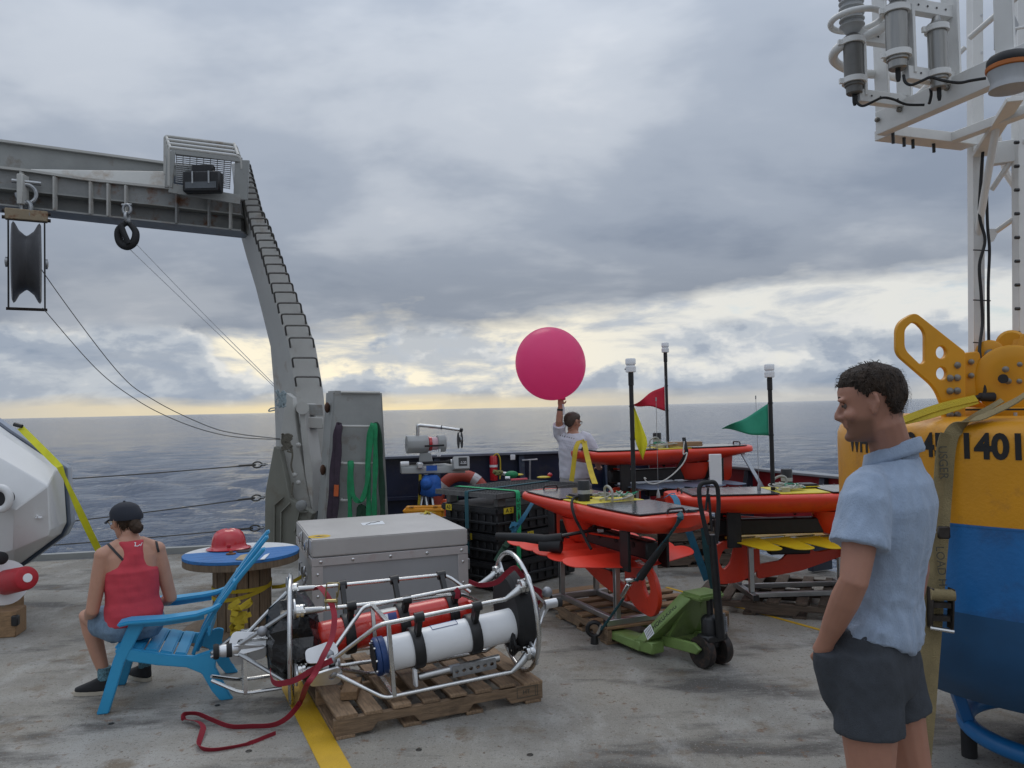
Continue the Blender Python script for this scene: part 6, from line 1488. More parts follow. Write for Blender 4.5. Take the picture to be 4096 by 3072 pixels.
# ================================================================ WHITE FACETED FLOAT (left edge)
def c1_(x, y): return (x / 2, 1600 + y / 2)
def lq(x, y, Y): return U(*c1_(x, y), Y)
wf = thing('faceted_float', 'big white faceted float with dark grey-blue rim, cut off by the left edge', 'float', (-4.6, 6.8, 0))
outer = [(-700, -250), (0, 262), (448, 562), (476, 1000), (430, 1092), (110, 1330), (-400, 1500), (-900, 1200), (-1100, 400)]
inner = [(-500, 150), (-20, 455), (385, 685), (400, 1040), (385, 1090), (110, 1200), (-300, 1350), (-700, 1100), (-850, 450)]
WF = mat('white_gelcoat', (.66, .66, .655), .35, var=.04, vs=4, stain=(.52, .50, .46), st=(.6, .85), ss=4)
ro = [lq(x, y, 6.75) for x, y in outer]; ri = [lq(x, y, 6.50) for x, y in inner]
ridge = lq(120, 880, 6.32)
n = len(ro); vs = ro + ri + [ridge, lq(-700, 620, 6.32)]; R_, L_ = 2 * n, 2 * n + 1
fs = [(i, (i + 1) % n, n + (i + 1) % n, n + i) for i in range(n)] + [(n, n + 1, n + 2, R_, L_), (n + 2, n + 3, n + 4, n + 5, R_), (n + 5, n + 6, n + 7, L_, R_), (n + 7, n + 8, n, L_)]
back = [p + V((-.03, .16, 0)) for p in ro]; o_ = len(vs); vs += back; fs += [(i, o_ + i, o_ + (i + 1) % n, (i + 1) % n) for i in range(n)]
mb = MB(); mb.add(vs, fs); body_ = mb.build('shell', WF, wf, bev=.008, ang=20)
sc_ = lambda p, f: lq(0, 600, 6.75).lerp(p, f)
b1 = [sc_(p, 1.06) + V((-.05, .17, 0)) for p in ro]; b2 = [p + V((-.03, .10, 0)) for p in b1]
mb = MB(); mb.rings([b1, b2]); mb.build('rim_band', mat('slate_rim', (.045, .065, .10), .5, var=.1), wf, bev=.006)
b3 = [sc_(p, 1.05) + V((-.09, .28, 0)) for p in ro]; b4 = [sc_(p, 1.07) + V((-.13, .42, 0)) for p in ro]
mb = MB(); mb.rings([b3, b4]); mb.build('rear_body', mat('pale_blue_grey_gelcoat', (.30, .34, .40), .4, var=.05), wf, bev=.01)
mb = MB(); c = lq(0, 790, 6.22); mb.tube([c + V((.075 * math.cos(a), 0, .085 * math.sin(a))) for a in [2 * math.pi * i / 24 for i in range(24)]], .03, 10, closed=True); mb.build('port_ring', WF, wf)
mb = MB(); mb.lathe([(.055, -.10), (.055, .0)], c + V((0, .0, 0)), (0, -1, 0), 18); mb.build('port_plug', BLACK, wf)
mb = MB(); c = lq(310, 940, 6.43); mb.box(c, (.045, .03, .014)); mb.tube([c + V((0, -.01, .0)), c + V((0, -.03, .025))], .006, 6); mb.build('small_bracket', WHITEP, wf, bev=.003)
mb = MB(); c = lq(5, 1265, 6.3); mb.lathe([(.035, -.03), (.05, -.02), (.05, .02), (.035, .03)], c, (.8, -.6, 0), 16); mb.build('rubber_wheel', RUBBER, wf)
for x_ in (-4.35, -5.3):
    mb = MB(); mb.beam((x_, 6.95, 0.0), (x_, 6.95, .50), .10, .10, up=(0, 1, 0)); mb.build('cradle_post', WOODL, wf)
hk = lq(150, 212, 6.95)
mb = MB(); mb.tube([hk + V((-.04, 0, .02)), hk + V((.03, 0, .0))], .018, 8); mb.build('pad_eye', BLACKM, wf)
mb = MB(); pe = G(505, 2400, .01); p0 = lq(165, 222, 6.98); pm = lq(478, 535, 6.62); nn = 24
pts_ = [p0.lerp(pm, i / 8) for i in range(8)] + [pm.lerp(pe, i / 16) - V((0, 0, .05 * math.sin(math.pi * i / 16))) for i in range(17)]
mb.ribbon(pts_, .056, [V((math.cos(.2 + 1.5 * math.sin(i * .19)), .35, math.sin(.2 + 1.1 * math.sin(i * .19)) * .6)) for i in range(nn + 1)], .003)
o = mb.build('tie_down_strap', NEONW, ang=70); tag(o, 'neon yellow tie-down strap running from the white float to the deck', 'strap')
# reel with red line at its foot
def c5(x, y): return (x * .2411, 2150 + y * .2411)
def l5(x, y, Y): return U(*c5(x, y), Y)
lr = thing('line_spool', 'red line spool with white flange on a timber block at the left edge', 'spool', l5(150, 1400, 6.3) * V((1, 1, 0)) if False else (l5(150, 1400, 6.3).x, 6.3, 0))
a_ = l5(95, 745, 6.38); b_ = l5(455, 670, 6.18); dl = (b_ - a_).normalized(); Ls = (b_ - a_).length
mb = MB(); mb.lathe([(.028, -.02), (.175, -.018), (.178, -.008), (.175, .002), (.028, .004)], a_, dl, 36); mb.build('flange', WHITEP, lr)
mb = MB(); mb.lathe([(.095, .005), (.098, .02), (.092, Ls - .03), (.086, Ls - .008), (.074, Ls), (.03, Ls)], a_, dl, 32); mb.build('red_line', mat('red_line', (.42, .012, .022), .5, var=.12, vs=30, bump=.25, bs=150), lr)
mb = MB(); mb.lathe([(.034, Ls - .01), (.034, Ls + .006), (.02, Ls + .007)], a_, dl, 18); mb.build('core', WHITEP, lr)
mb = MB(); mb.tube([a_ - dl * .1, a_ + V((0, 0, -.02)) - dl * .12, V((a_.x - .1, a_.y, .22))], .025, 8); mb.build('axle_post', BLACKM, lr)
wbk = thing('timber_block', 'short squared timber under the red line spool', 'wood block', (l5(20, 1400, 6.3).x, 6.3, 0))
q0 = l5(-60, 1490, 6.15); q1 = l5(190, 1300, 6.5)
mb = MB(); mb.box(V((q0.x - .08, 6.32, .10)), (.30, .22, .20), R(12)); mb.build('timber', WOODL, wbk, bev=.006)
mb = MB(); mb.box(V((q0.x + .09, 6.24, .13)), (.05, .05, .08), R(12)); mb.build('black_foot', BLACK, wbk, bev=.008)
# ================================================================ MOORING BUOY
BC = V((2.536, 3.718, 0)); BR = .95
by = thing('mooring_buoy', 'huge yellow and blue mooring buoy behind the standing man, with black lettering', 'buoy', BC)
ZTOP, ZBL = 1.62, 1.195
def bl_extra(m, n, l, b, co): pass
mb = MB(); mb.lathe([(.0, ZTOP), (.80, ZTOP), (.86, ZTOP - .004), (.905, ZTOP - .018), (.935, ZTOP - .045), (.948, ZTOP - .08), (.95, ZTOP - .12), (.95, ZBL)][::-1], BC, n=96); mb.build('yellow_hull', YELB, by, ang=50)
mb = MB(); mb.lathe([(.95, ZBL - .001), (.951, ZBL - .01), (.95, .85)], BC, n=96, caps=False); mb.build('blue_hull', BLUEB, by)
mb = MB(); mb.lathe([(.95, .85), (.948, .74), (.925, .60), (.80, .46), (.50, .36), (.0, .34)], BC, n=96, caps=False); mb.build('lower_hull', DKBLUEB, by, ang=60)
mb = MB(); mb.lathe([(.9515, ZBL - .006), (.9525, ZBL), (.9515, ZBL + .006)], BC, n=96, caps=False); mb.build('seam', BLUEB, by)
mb = MB(); mb.tube([BC + V((.42 * math.cos(a), .42 * math.sin(a), .15)) for a in [2 * math.pi * i / 48 for i in range(48)]], .040, 12, closed=True); ring_ = mb.build('base_ring', mat('bright_blue_tube', (.012, .16, .42), .4, var=.1), by)
for k in range(4):
    a = R(165 + 90 * k) ; p = BC + V((.42 * math.cos(a), .42 * math.sin(a), .15)); q = BC + V((.50 * math.cos(a), .50 * math.sin(a), .42))
    mb = MB(); mb.beam(p, q, .10, .05, up=V((math.cos(a), math.sin(a), 0))); mb.build('base_leg', BLUEB, by, bev=.006)
    mb = MB(); mb.tube([p - V((0, 0, .15)), p], .035, 10); mb.build('base_foot', RUBBER, by)
mb = MB(); q = U(3895, 2700, 3.9); mb.tube([q, U(3892, 2790, 3.9)], .030, 12); mb.build('drain_pipe', WHITEP, by)
# lettering wrapped on the hull
def bend_at(deg):
    def f(q):
        ph = R(deg) + q.x / BR; r_ = BR + .0012 + q.z
        return BC + V((r_ * math.cos(ph), r_ * math.sin(ph), 1.505 + q.y))
    return f
text('hull_lettering', 'WHOI 508-457', .132, None, INK, by, depth=.0008, bold=.0048, bend=bend_at(196.6), squash=.745)
text('hull_lettering', '1401', .134, None, INK, by, depth=.0008, bold=.0052, bend=bend_at(222.9), squash=.88)
# lifting bail plate with openings
def cb4(x, y): return (2990 + x / 2, 1250 + y / 2)
YB = 3.42
Mb_ = frame(U(*cb4(1600, 500), YB), CR @ V((1, 0, 0)), CR @ V((0, 1, 0)))
kpx = YB / FOC / 2
def loc2(x, y): return ((x - 1600) * kpx, -(y - 500) * kpx)
out = round_poly([loc2(*p) for p in ((1188, 90), (1330, 10), (1395, 60), (1722, 318), (1722, 862), (1570, 862), (1560, 760), (1500, 600), (1188, 330))], [.05, .045, .03, .01, .012, .012, .06, .10, .03], 7)
h1 = round_poly([loc2(*p) for p in ((1238, 130), (1300, 72), (1345, 78), (1418, 150), (1418, 400), (1370, 428), (1238, 300))], [.04, .03, .03, .04, .02, .03, .03], 6)
h2 = [loc2(1538 + 50 * math.cos(a), 320 + 58 * math.sin(a)) for a in [2 * math.pi * i / 28 for i in range(28)]]
h3 = [loc2(1540 + 50 * math.cos(a), 488 + 58 * math.sin(a)) for a in [2 * math.pi * i / 28 for i in range(28)]]
me_ = plate_mesh(out, [h1, h2, h3], .028, .005); me_.transform(WM[by.name].inverted() @ Mb_); bail = link('lifting_bail', me_, YELM, by)
BOLT = mat('weathered_bolt', (.24, .225, .20), .5, .8, var=.3, vs=40)
def bolt(par, x, y, Y, r=.012):
    p = U(*cb4(x, y), Y); d = (CAM - p).normalized(); mb = MB(); mb.lathe([(r * 1.25, -.006), (r * 1.25, .002), (r, .003), (r * .95, .010), (r * .4, .013), (.0, .013)], p, d, 10); return mb.build('bolt', BOLT, par)
for x, y in ((1678, 422), (1620, 525), (1678, 522), (1620, 628), (1678, 626), (1622, 818), (1680, 820)): bolt(bail, x, y, YB - .016)
def yplate(pts, Y, th, nm='bracket_plate', holes=(), bev=.004, rad=.012, par=None):
    M = frame(U(*cb4(*pts[0]), Y), CR @ V((1, 0, 0)), CR @ V((0, 1, 0))); k = Y / FOC / 2; o = pts[0]
    f = lambda p: ((p[0] - o[0]) * k, -(p[1] - o[1]) * k)
    me_ = plate_mesh(round_poly([f(p) for p in pts], rad), [[f(q) for q in h_] for h_ in holes], th, bev); me_.transform(WM[by.name].inverted() @ M); return link(nm, me_, YELM, par or by)
br2 = yplate([(1722, 330), (1835, 318), (1885, 600), (1870, 690), (1722, 700)], YB + .05, .03)
for x, y in ((1790, 395), (1790, 505)): bolt(br2, x, y, YB + .03, .010)
mb = MB(); mb.hexa([U(*cb4(1700, 870), 3.5), U(*cb4(2260, 890), 3.3), U(*cb4(2260, 890), 3.45), U(*cb4(1700, 870), 3.65), U(*cb4(1700, 760), 3.5), U(*cb4(2260, 760), 3.3), U(*cb4(2260, 760), 3.45), U(*cb4(1700, 760), 3.65)]); base_ = mb.build('tower_base_beam', YELM, by, bev=.006)
mb = MB(); mb.beam(U(*cb4(1730, 778), 3.47), U(*cb4(2230, 775), 3.28), .006, .008); mb.build('base_seam', RUBBER, base_)
circ_h = [[(1880 + 55 * math.cos(a), 670 + 62 * math.sin(a)) for a in [2 * math.pi * i / 24 for i in range(24)]]]
yplate([(1790, 575), (2100, 560), (2140, 770), (1760, 775)], 3.56, .03, holes=circ_h)
yplate([(1885, 300), (1990, 290), (2060, 300), (2080, 560), (1925, 575)], 3.55, .03)
mb = MB(); p = U(*cb4(1938, 325), 3.52); mb.lathe([(.058, -.02), (.058, .012), (.05, .018)], p, CAM - p, 24); ear = mb.build('lug', YELM, by)
bolt(ear, 1940, 335, 3.49, .018)
mb = MB(); p = U(*cb4(2120, 540), 3.40); dcam = (CAM - p).normalized(); mb.lathe([(.148, -.03), (.150, -.01), (.148, .012), (.135, .020), (.09, .018), (.0, .018)], p, dcam, 40); dsk = mb.build('round_cover', YELM, by)
for x, y in ((2065, 455), (2178, 415), (2175, 550), (2085, 550)): bolt(dsk, x, y, 3.375, .011)
mb = MB(); q = U(*cb4(2045, 530), 3.375); mb.lathe([(.02, 0), (.02, .006)], q, dcam, 12); mb.build('dark_hole', BLACK, dsk)
mb = MB(); mb.hexa([U(*cb4(2080, 370), 3.45), U(*cb4(2290, 380), 3.4), U(*cb4(2290, 380), 3.6), U(*cb4(2080, 370), 3.65), U(*cb4(2140, 180), 3.45), U(*cb4(2290, 160), 3.4), U(*cb4(2290, 160), 3.6), U(*cb4(2140, 180), 3.65)]); mb.build('hinge_block', YELM, by, bev=.02, seg=2)
mb = MB(); p = U(*cb4(2110, 250), 3.5); mb.lathe([(.06, -.02), (.06, .02), (.05, .03)], p, (CAM - p), 24); mb.build('lug', YELM, by)
for x, y in ((1955, 800),): pass
mb = MB(); mb.tube([U(*cb4(2142, 800), 3.30), U(*cb4(2145, 860), 3.30)], .007, 6); mb.build('toggle_pin', GALV, by)
for x in (1850, 1905): bolt(base_, x, 848, 3.44, .010)

# ---- tower
tw = thing('instrument_tower', 'white aluminium lattice mast with weather instruments on the buoy', 'mast', U(3930, 1560, 3.62))
def twq(px, py, Y): return U(px, py, Y)
TAN = TOWERW
def leg(px0, px1, Y, w_, name='tower_leg', top=-260, bot=1500):
    a_, b_ = twq(px0, bot, Y), twq(px1, top, Y)
    sx = (CR @ V((1, 0, 0))); sx.z = 0; sx.normalize(); sy = V((-sx.y, sx.x, 0))
    mb = MB()
    for q0_, q1_, e0, e1 in ((a_, b_, sx, sy),):
        o2 = [(0, 0), (w_, 0), (w_, .008), (.008, .008), (.008, w_), (0, w_)]
        mb.rings([[p + sx * (x * 1.0) + sy * y for x, y in o2] for p in (a_, b_)])
    return mb.build(name, TAN, tw, bev=.0015)
l1 = leg(3898, 3888, 3.60, .050)
l2 = leg(4078, 4068, 3.50, .050)
l3 = leg(4230, 4222, 3.95, .050, bot=1480)
for k in range(9):
    y = 60 + 150 * k; p = twq(3935 - (1500 - y) * .0055, y, 3.598); mb = MB(); mb.lathe([(.006, 0), (.006, .003)], p, CAM - p, 10); mb.build('bolt_hole', PAPER, l1)
for k in range(10):
    y = 570 + 95 * k; p = twq(4074 - (1500 - y) * .005, y, 3.49); mb = MB(); mb.tube([p - V((.012, 0, 0)), p + V((.006, 0, 0))], .008, 6); mb.build('leg_bolt', BLACKM, l2)
P0, P1 = V((1.617, 3.447, 2.845)), V((2.12, 3.62, 2.845)); e1 = V((.947, .322, 0)); e2 = V((.33, -.944, 0)); zz_ = V((0, 0, 1))
def tp(a, b, z): return P0 + e1 * a + e2 * b + zz_ * z
def chan(a_, b_, w_, h_, nm='channel'):
    mb = MB(); mb.beam(a_, b_, w_, h_); return mb.build(nm, TAN, tw, bev=.002)
chan(tp(0, .02, .05), tp(0, 1.1, .05), .05, .10, 'arm_beam')
chan(tp(.03, 0, .022), tp(.53, 0, .022), .09, .045, 'arm_beam')
chan(tp(.40, .0, .022), tp(.42, 1.1, .022), .05, .04, 'arm_beam')
for x, y in ((.02, .05), (.10, .03), (.16, .02), (.30, 0)):
    mb = MB(); mb.tube([tp(x + .02, y, -.04), tp(x + .02, y, .01)], .007, 6); mb.build('frame_bolt', BLACKM, tw)
for t in (.04, .16, .394, .62):
    chan(tp(0, t, .10), tp(0, t, .62), .012, .075 if t > .1 else .06, 'upright') if False else None
    mb = MB(); mb.beam(tp(.0, t, .10), tp(.0, t, .66), .075, .014, up=e1); mb.build('upright', TAN, tw, bev=.002)
    mb = MB(); mb.lathe([(.011, 0), (.011, .008), (.005, .014)], tp(-.03, t, .06), -e1 + e2 * .2, 10); mb.build('frame_bolt', BOLT, tw)
chan(tp(0, 0, .66), tp(0, 1.0, .66), .03, .05, 'top_beam')
def cframe(t, s_, z0, z1):
    v0, v1 = tp(-s_, t, z0), tp(-s_, t, z1)
    chan(v0, v1, .012, .035, 'mount_channel') if False else None
    mb = MB(); mb.beam(v0, v1, .014, .045, up=e2); mb.build('mount_channel', TAN, tw, bev=.0015)
    for z in (z0, z1):
        mb = MB(); mb.beam(tp(-s_ - .03, t, z), tp(0, t, z), .035, .05); cc_ = mb.build('mount_channel', TAN, tw, bev=.0015)
        for k in range(4):
            p = tp(-s_ + .045 * (k + .6), t, z) + e2 * .019; mb = MB(); mb.lathe([(.004, 0), (.004, .0015)], p, e2, 8); mb.build('perforation', BLACKM, cc_)
cframe(.16, .219, .095, .345); cframe(.394, .205, .095, .36)
SILV = mat('instrument_steel', (.30, .295, .28), .35, .85, var=.12, vs=12, stretch=(6, 6, .5))
DARKT = mat('instrument_dark', (.10, .095, .088), .5, .5, var=.2, vs=20)
def instr(a, b, z0, z1, r, m):
    c = tp(a, b, 0)
    mb = MB(); mb.lathe([(r * .7, z0 - .03), (r * .85, z0 - .025), (r * .86, z0), (r, z0 + .004), (r, z1), (r * .6, z1 + .01), (r * .4, z1 + .03)], c, n=28); q = mb.build('sensor_tube', m, tw)
    mb = MB(); mb.lathe([(r * .16, z0 - .075), (r * .24, z0 - .06), (r * .24, z0 - .02)], c, n=10); mb.build('cable_gland', RUBBER, q)
    for z in (z0 + .015, z1 - .03):
        mb = MB(); mb.lathe([(r + .001, z), (r + .010, z), (r + .010, z + .022), (r + .001, z + .022)], c, n=28, caps=False); mb.box(c + V((-r - .012, 0, z + .011)), (.02, .014, .02)); mb.build('hose_clamp_band', TAN, q)
    return q
q1 = instr(-.262, .16, .130, .335, .037, mat('instrument_grey', (.155, .15, .14), .5, .4, var=.15, vs=14))
q2 = instr(-.270, .394, .135, .350, .040, SILV)
q3 = instr(-.10, .42, .07, .29, .034, SILV)
c = tp(-.262, .16, 0); pr = []
for k in range(13):
    z = .375 + .024 * k; pr += [(.040, z), (.049, z + .006), (.049, z + .010), (.040, z + .014)]
mb = MB(); mb.lathe([(.015, .34), (.030, .358)] + pr, c, n=28); mb.build('radiation_shield', mat('shield_grey', (.42, .43, .43), .5, var=.1), q1)
c = tp(-.270, .394, 0); pr = []
for k in range(8):
    z = .410 + .024 * k; pr += [(.040, z), (.050, z + .006), (.050, z + .010), (.040, z + .014)]
mb = MB(); mb.lathe([(.015, .36), (.030, .390)] + pr, c, n=28); mb.build('radiation_shield', MT['shield_grey'], q2)
for (a, b, z) in ((-.24, .16, .41), (-.25, .394, .44)):
    mb = MB(); cc_ = tp(a, b, z); mb.tube([cc_ + V((.098 * math.cos(t), .098 * math.sin(t), .0)) for t in [2 * math.pi * i / 36 for i in range(36)]], .0125, 10, closed=True); mb.build('guard_ring', TAN, tw)
# hairpin bumper tube
hp = [U(*p) for p in ((3850, 385, 3.60), (3700, 342, 3.58), (3560, 303, 3.50), (3450, 293, 3.42), (3370, 268, 3.36), (3333, 235, 3.30), (3350, 195, 3.24), (3400, 170, 3.22), (3480, 138, 3.22), (3590, 72, 3.2), (3700, 0, 3.15))]
mb = MB(); mb.tube(spline(hp, 7), .019, 12); mb.build('bumper_tube', TAN, tw)
# cables
def z6(x, y): return (3300 + x * .3617, y * .3617)
def q6(x, y, Y): return U(*z6(x, y), Y)
for P in ([(345, 1060, 3.2), (350, 1130, 3.2), (420, 1172, 3.18), (540, 1120, 3.17), (640, 1080, 3.16), (760, 1100, 3.15), (900, 1155, 3.15), (1100, 1160, 3.12)], [(868, 830, 2.98), (890, 910, 2.97), (960, 938, 2.96), (1080, 890, 2.95), (1170, 855, 2.94), (1300, 890, 2.93), (1480, 915, 2.92), (1620, 890, 2.9), (1780, 865, 2.88)], [(1165, 980, 3.05), (1175, 1040, 3.05), (1160, 1120, 3.06), (1150, 1145, 3.06)]):
    mb = MB(); mb.tube(spline([q6(*p) for p in P], 5), .0055, 6); mb.build('sensor_cable', RUBBER, tw)
mb = MB(); mb.tube(spline([U(3935, 560, 3.56), U(3925, 700, 3.55), U(3918, 860, 3.56), U(3940, 960, 3.56), U(3918, 1060, 3.55), U(3925, 1180, 3.55), U(3930, 1290, 3.55), U(3918, 1400, 3.5), U(3930, 1480, 3.46), U(3940, 1560, 3.44), U(3925, 1590, 3.43)], 7), .007, 8); mb.build('mast_cable', RUBBER, tw)
mb = MB(); mb.tube(spline([U(3945, 700, 3.58), U(3950, 900, 3.58), U(3958, 1000, 3.57), U(3953, 1150, 3.57), U(3955, 1380, 3.57)], 7), .0065, 8); mb.build('mast_cable', RUBBER, tw)
for y in (1000, 1200, 1370):
    mb = MB(); mb.beam(U(3893, y, 3.575), U(3962, y + 3, 3.575), .004, .005); mb.build('cable_tie', BLACK, tw)
mb = MB(); mb.tube([U(3880, 1594, 3.42), U(3915, 1588, 3.42), U(3920, 1588, 3.42), U(3975, 1588, 3.42)], [.006, .010, .018, .020], 12); mb.build('cable_connector', RUBBER, tw)
# diagonal braces
for A_, B_, r_ in (((3908, 950, 3.62), (3990, 480, 3.35), .016), ((3965, 760, 3.62), (4100, 560, 3.5), .012), ((3970, 935, 3.62), (4090, 850, 3.52), .012), ((3880, 150, 3.45), (4100, -40, 3.2), .013), ((3650, 400, 3.3), (3860, 190, 3.2), .010)):
    mb = MB(); mb.tube([U(*A_), U(*B_)], r_, 10); mb.build('diagonal_brace', TAN, tw)
mb = MB(); mb.beam(U(3918, 620, 3.6), U(4060, 395, 3.15), .06, .02); mb.build('support_strut', TAN, tw, bev=.002)
mb = MB(); p = U(3975, 940, 3.6); mb.prism([U(x, y, 3.6) for x, y in ((3955, 915), (3985, 915), (3993, 930), (3975, 965), (3955, 972))], (0, .01, 0)); mb.build('gusset', TAN, tw)
mb = MB(); mb.beam(U(3950, 620, 3.6), U(4100, 600, 3.52), .04, .10); mb.build('tower_crossbar', TAN, tw, bev=.003)
mb = MB(); mb.tube([U(3985, 520, 3.7), U(4000, 600, 3.7), U(4030, 700, 3.7), U(4090, 790, 3.7)], .016, 8); mb.build('diagonal_brace', TAN, tw)
# navigation lantern
ln = thing('navigation_lantern', 'grey lantern with black and orange rim at the top right on the mast arm', 'lantern', U(4045, 360, 2.72))
c = U(4040, 342, 2.72)
mb = MB(); mb.lathe([(.03, -.02), (.066, -.014), (.063, .0), (.058, .015), (.068, .052)], c, n=32); mb.build('base', mat('lantern_grey', (.38, .39, .40), .45), ln)
mb = MB(); mb.lathe([(.070, .053), (.073, .056), (.073, .068), (.070, .070)], c, n=32); mb.build('orange_rim', mat('orange_rubber', (.45, .13, .02), .5), ln)
mb = MB(); mb.lathe([(.068, .071), (.070, .078), (.069, .092), (.061, .103), (.0, .105)], c, n=32); mb.build('dark_cap', BLACKM, ln)
# wind vane tail
vn = thing('wind_vane', 'pale grey wind vane tail fin with black name plate beside the mast top', 'wind vane', q6(2000, 540, 3.3))
vp = [q6(x, y, 3.3) for x, y in ((1872, 165), (2085, 125), (2150, 265), (2075, 510), (1875, 550))]
mb = MB(); mb.prism(vp, (.003, .012, 0)); mb.build('tail_fin', mat('vane_grey', (.42, .43, .44), .45, var=.04), vn, bev=.003)
mb = MB(); lp = [q6(x, y, 3.295) for x, y in ((1900, 235), (2080, 190), (2085, 225), (1903, 270))]; mb.prism(lp, (0, -.002, 0)); npl_ = mb.build('name_plate', INK, vn)
text('name', 'YOUNG', .014, frame((lp[0] + lp[2]) / 2 + V((0, -.0035, 0)), lp[1] - lp[0], lp[0] - lp[3]), mat('grey_print', (.5, .5, .5), .5), npl_)
mb = MB(); mb.tube([q6(1872, 360, 3.31), q6(2200, 300, 3.3)], .007, 8); mb.build('vane_rod', TAN, vn)

# ---- straps on the buoy
st = thing('tan_ratchet_strap', 'wide worn tan ratchet strap over the yellow buoy, down beside the standing man', 'strap', G(3700, 2900))
P = [U(4150, 1545, 3.05), U(4060, 1605, 3.08), U(3960, 1655, 3.12), U(3875, 1690, 3.14), U(3830, 1712, 3.155), U(3808, 1735, 3.16), U(3796, 1775, 3.165), U(3788, 1830, 3.168), U(3783, 1900, 3.17), U(3776, 1990, 3.17), U(3768, 2100, 3.165), U(3760, 2200, 3.16), U(3750, 2320, 3.15), U(3742, 2440, 3.14), U(3735, 2540, 3.13), U(3722, 2700, 3.12), U(3708, 2880, 3.11), U(3690, 3072, 3.10), U(3672, 3280, 3.09)]
Ps = spline(P, 4); nn = len(Ps)
sides = [V((1, .45, .75)).lerp(V((1, -.35, 0)), min(1, max(0, (i / nn - .08) / .16))) for i in range(nn)]
mb = MB(); mb.ribbon(Ps, .055, sides, .004); mb.build('webbing', TANW, st, ang=70)
mb = MB(); mb.ribbon([p + V((-.028, -.006, .0)) for p in Ps[20:]], .050, [s_ + V((0, .6, 0)) for s_ in sides[20:]], .004); mb.build('doubled_webbing', TANW, st, ang=70)
c = U(3768, 2450, 3.10); ux = V((1, -.3, 0)).normalized()
RUSTM = mat('dark_ratchet_steel', (.045, .038, .033), .5, .6, var=.4, vs=30)
for s_ in (-1, 1):
    mb = MB(); mb.beam(c + ux * .036 * s_ + V((0, 0, .095)), c + ux * .036 * s_ - V((.01, 0, .06)), .006, .045, up=(0, 1, 0)); mb.build('ratchet_plate', RUSTM, st, bev=.002)
mb = MB(); mb.tube([c - ux * .042 + V((0, -.01, .07)), c + ux * .042 + V((0, -.01, .07))], .022, 12); mb.build('ratchet_drum', TANW, st)
mb = MB(); mb.beam(c - ux * .030 + V((0, 0, .03)), c + ux * .030 + V((0, 0, .03)), .03, .02); mb.beam(c - ux * .030 + V((-.005, 0, -.02)), c + ux * .030 + V((-.005, 0, -.02)), .03, .02); mb.build('ratchet_pawl', RUSTM, st)
mb = MB(); mb.tube([c - ux * .042 + V((-.012, -.02, -.055)), c + ux * .040 + V((-.012, -.02, -.065))], .008, 8); mb.build('ratchet_handle', STEEL, st)
mb = MB(); c2_ = U(3775, 2130, 3.12); mb.box(c2_, (.046, .012, .05), R(-15)); mb.build('strap_keeper', RUSTM, st, bev=.008)
xdir = V((.06, .0, -1)).normalized(); tpn = U(3782, 1860, 3.16) + V((-.012, -.012, 0))
text('strap_print', 'USGER', .044, frame(U(3772, 1850, 3.150), V((.02, 0, -1)), V((1, -.35, 0))), INKG, st, depth=.0006)
text('strap_print', 'LOAD H', .042, frame(U(3764, 2265, 3.135), V((.05, 0, -1)), V((1, -.35, 0))), INKG, st, depth=.0006)
mb = MB(); mb.ribbon(spline([U(4010, 1600, 3.2), U(3930, 1650, 3.22), U(3860, 1695, 3.18), U(3838, 1712, 3.16)], 5), .03, (.6, .4, .7), .003); mb.build('webbing_tail', TANW, st)
ys = MB(); ys.ribbon(spline([U(3590, 1690, 3.3), U(3650, 1665, 3.3), U(3760, 1627, 3.32), U(3905, 1592, 3.36)], 5), .030, (.2, .5, .8), .003); ys.ribbon(spline([U(3600, 1692, 3.3), U(3700, 1670, 3.3), U(3800, 1640, 3.32), U(3910, 1605, 3.36)], 5), .022, (.2, .5, .8), .003)
o = ys.build('yellow_strap', YELW); tag(o, 'thin yellow webbing tied round the lifting bail of the buoy', 'strap')
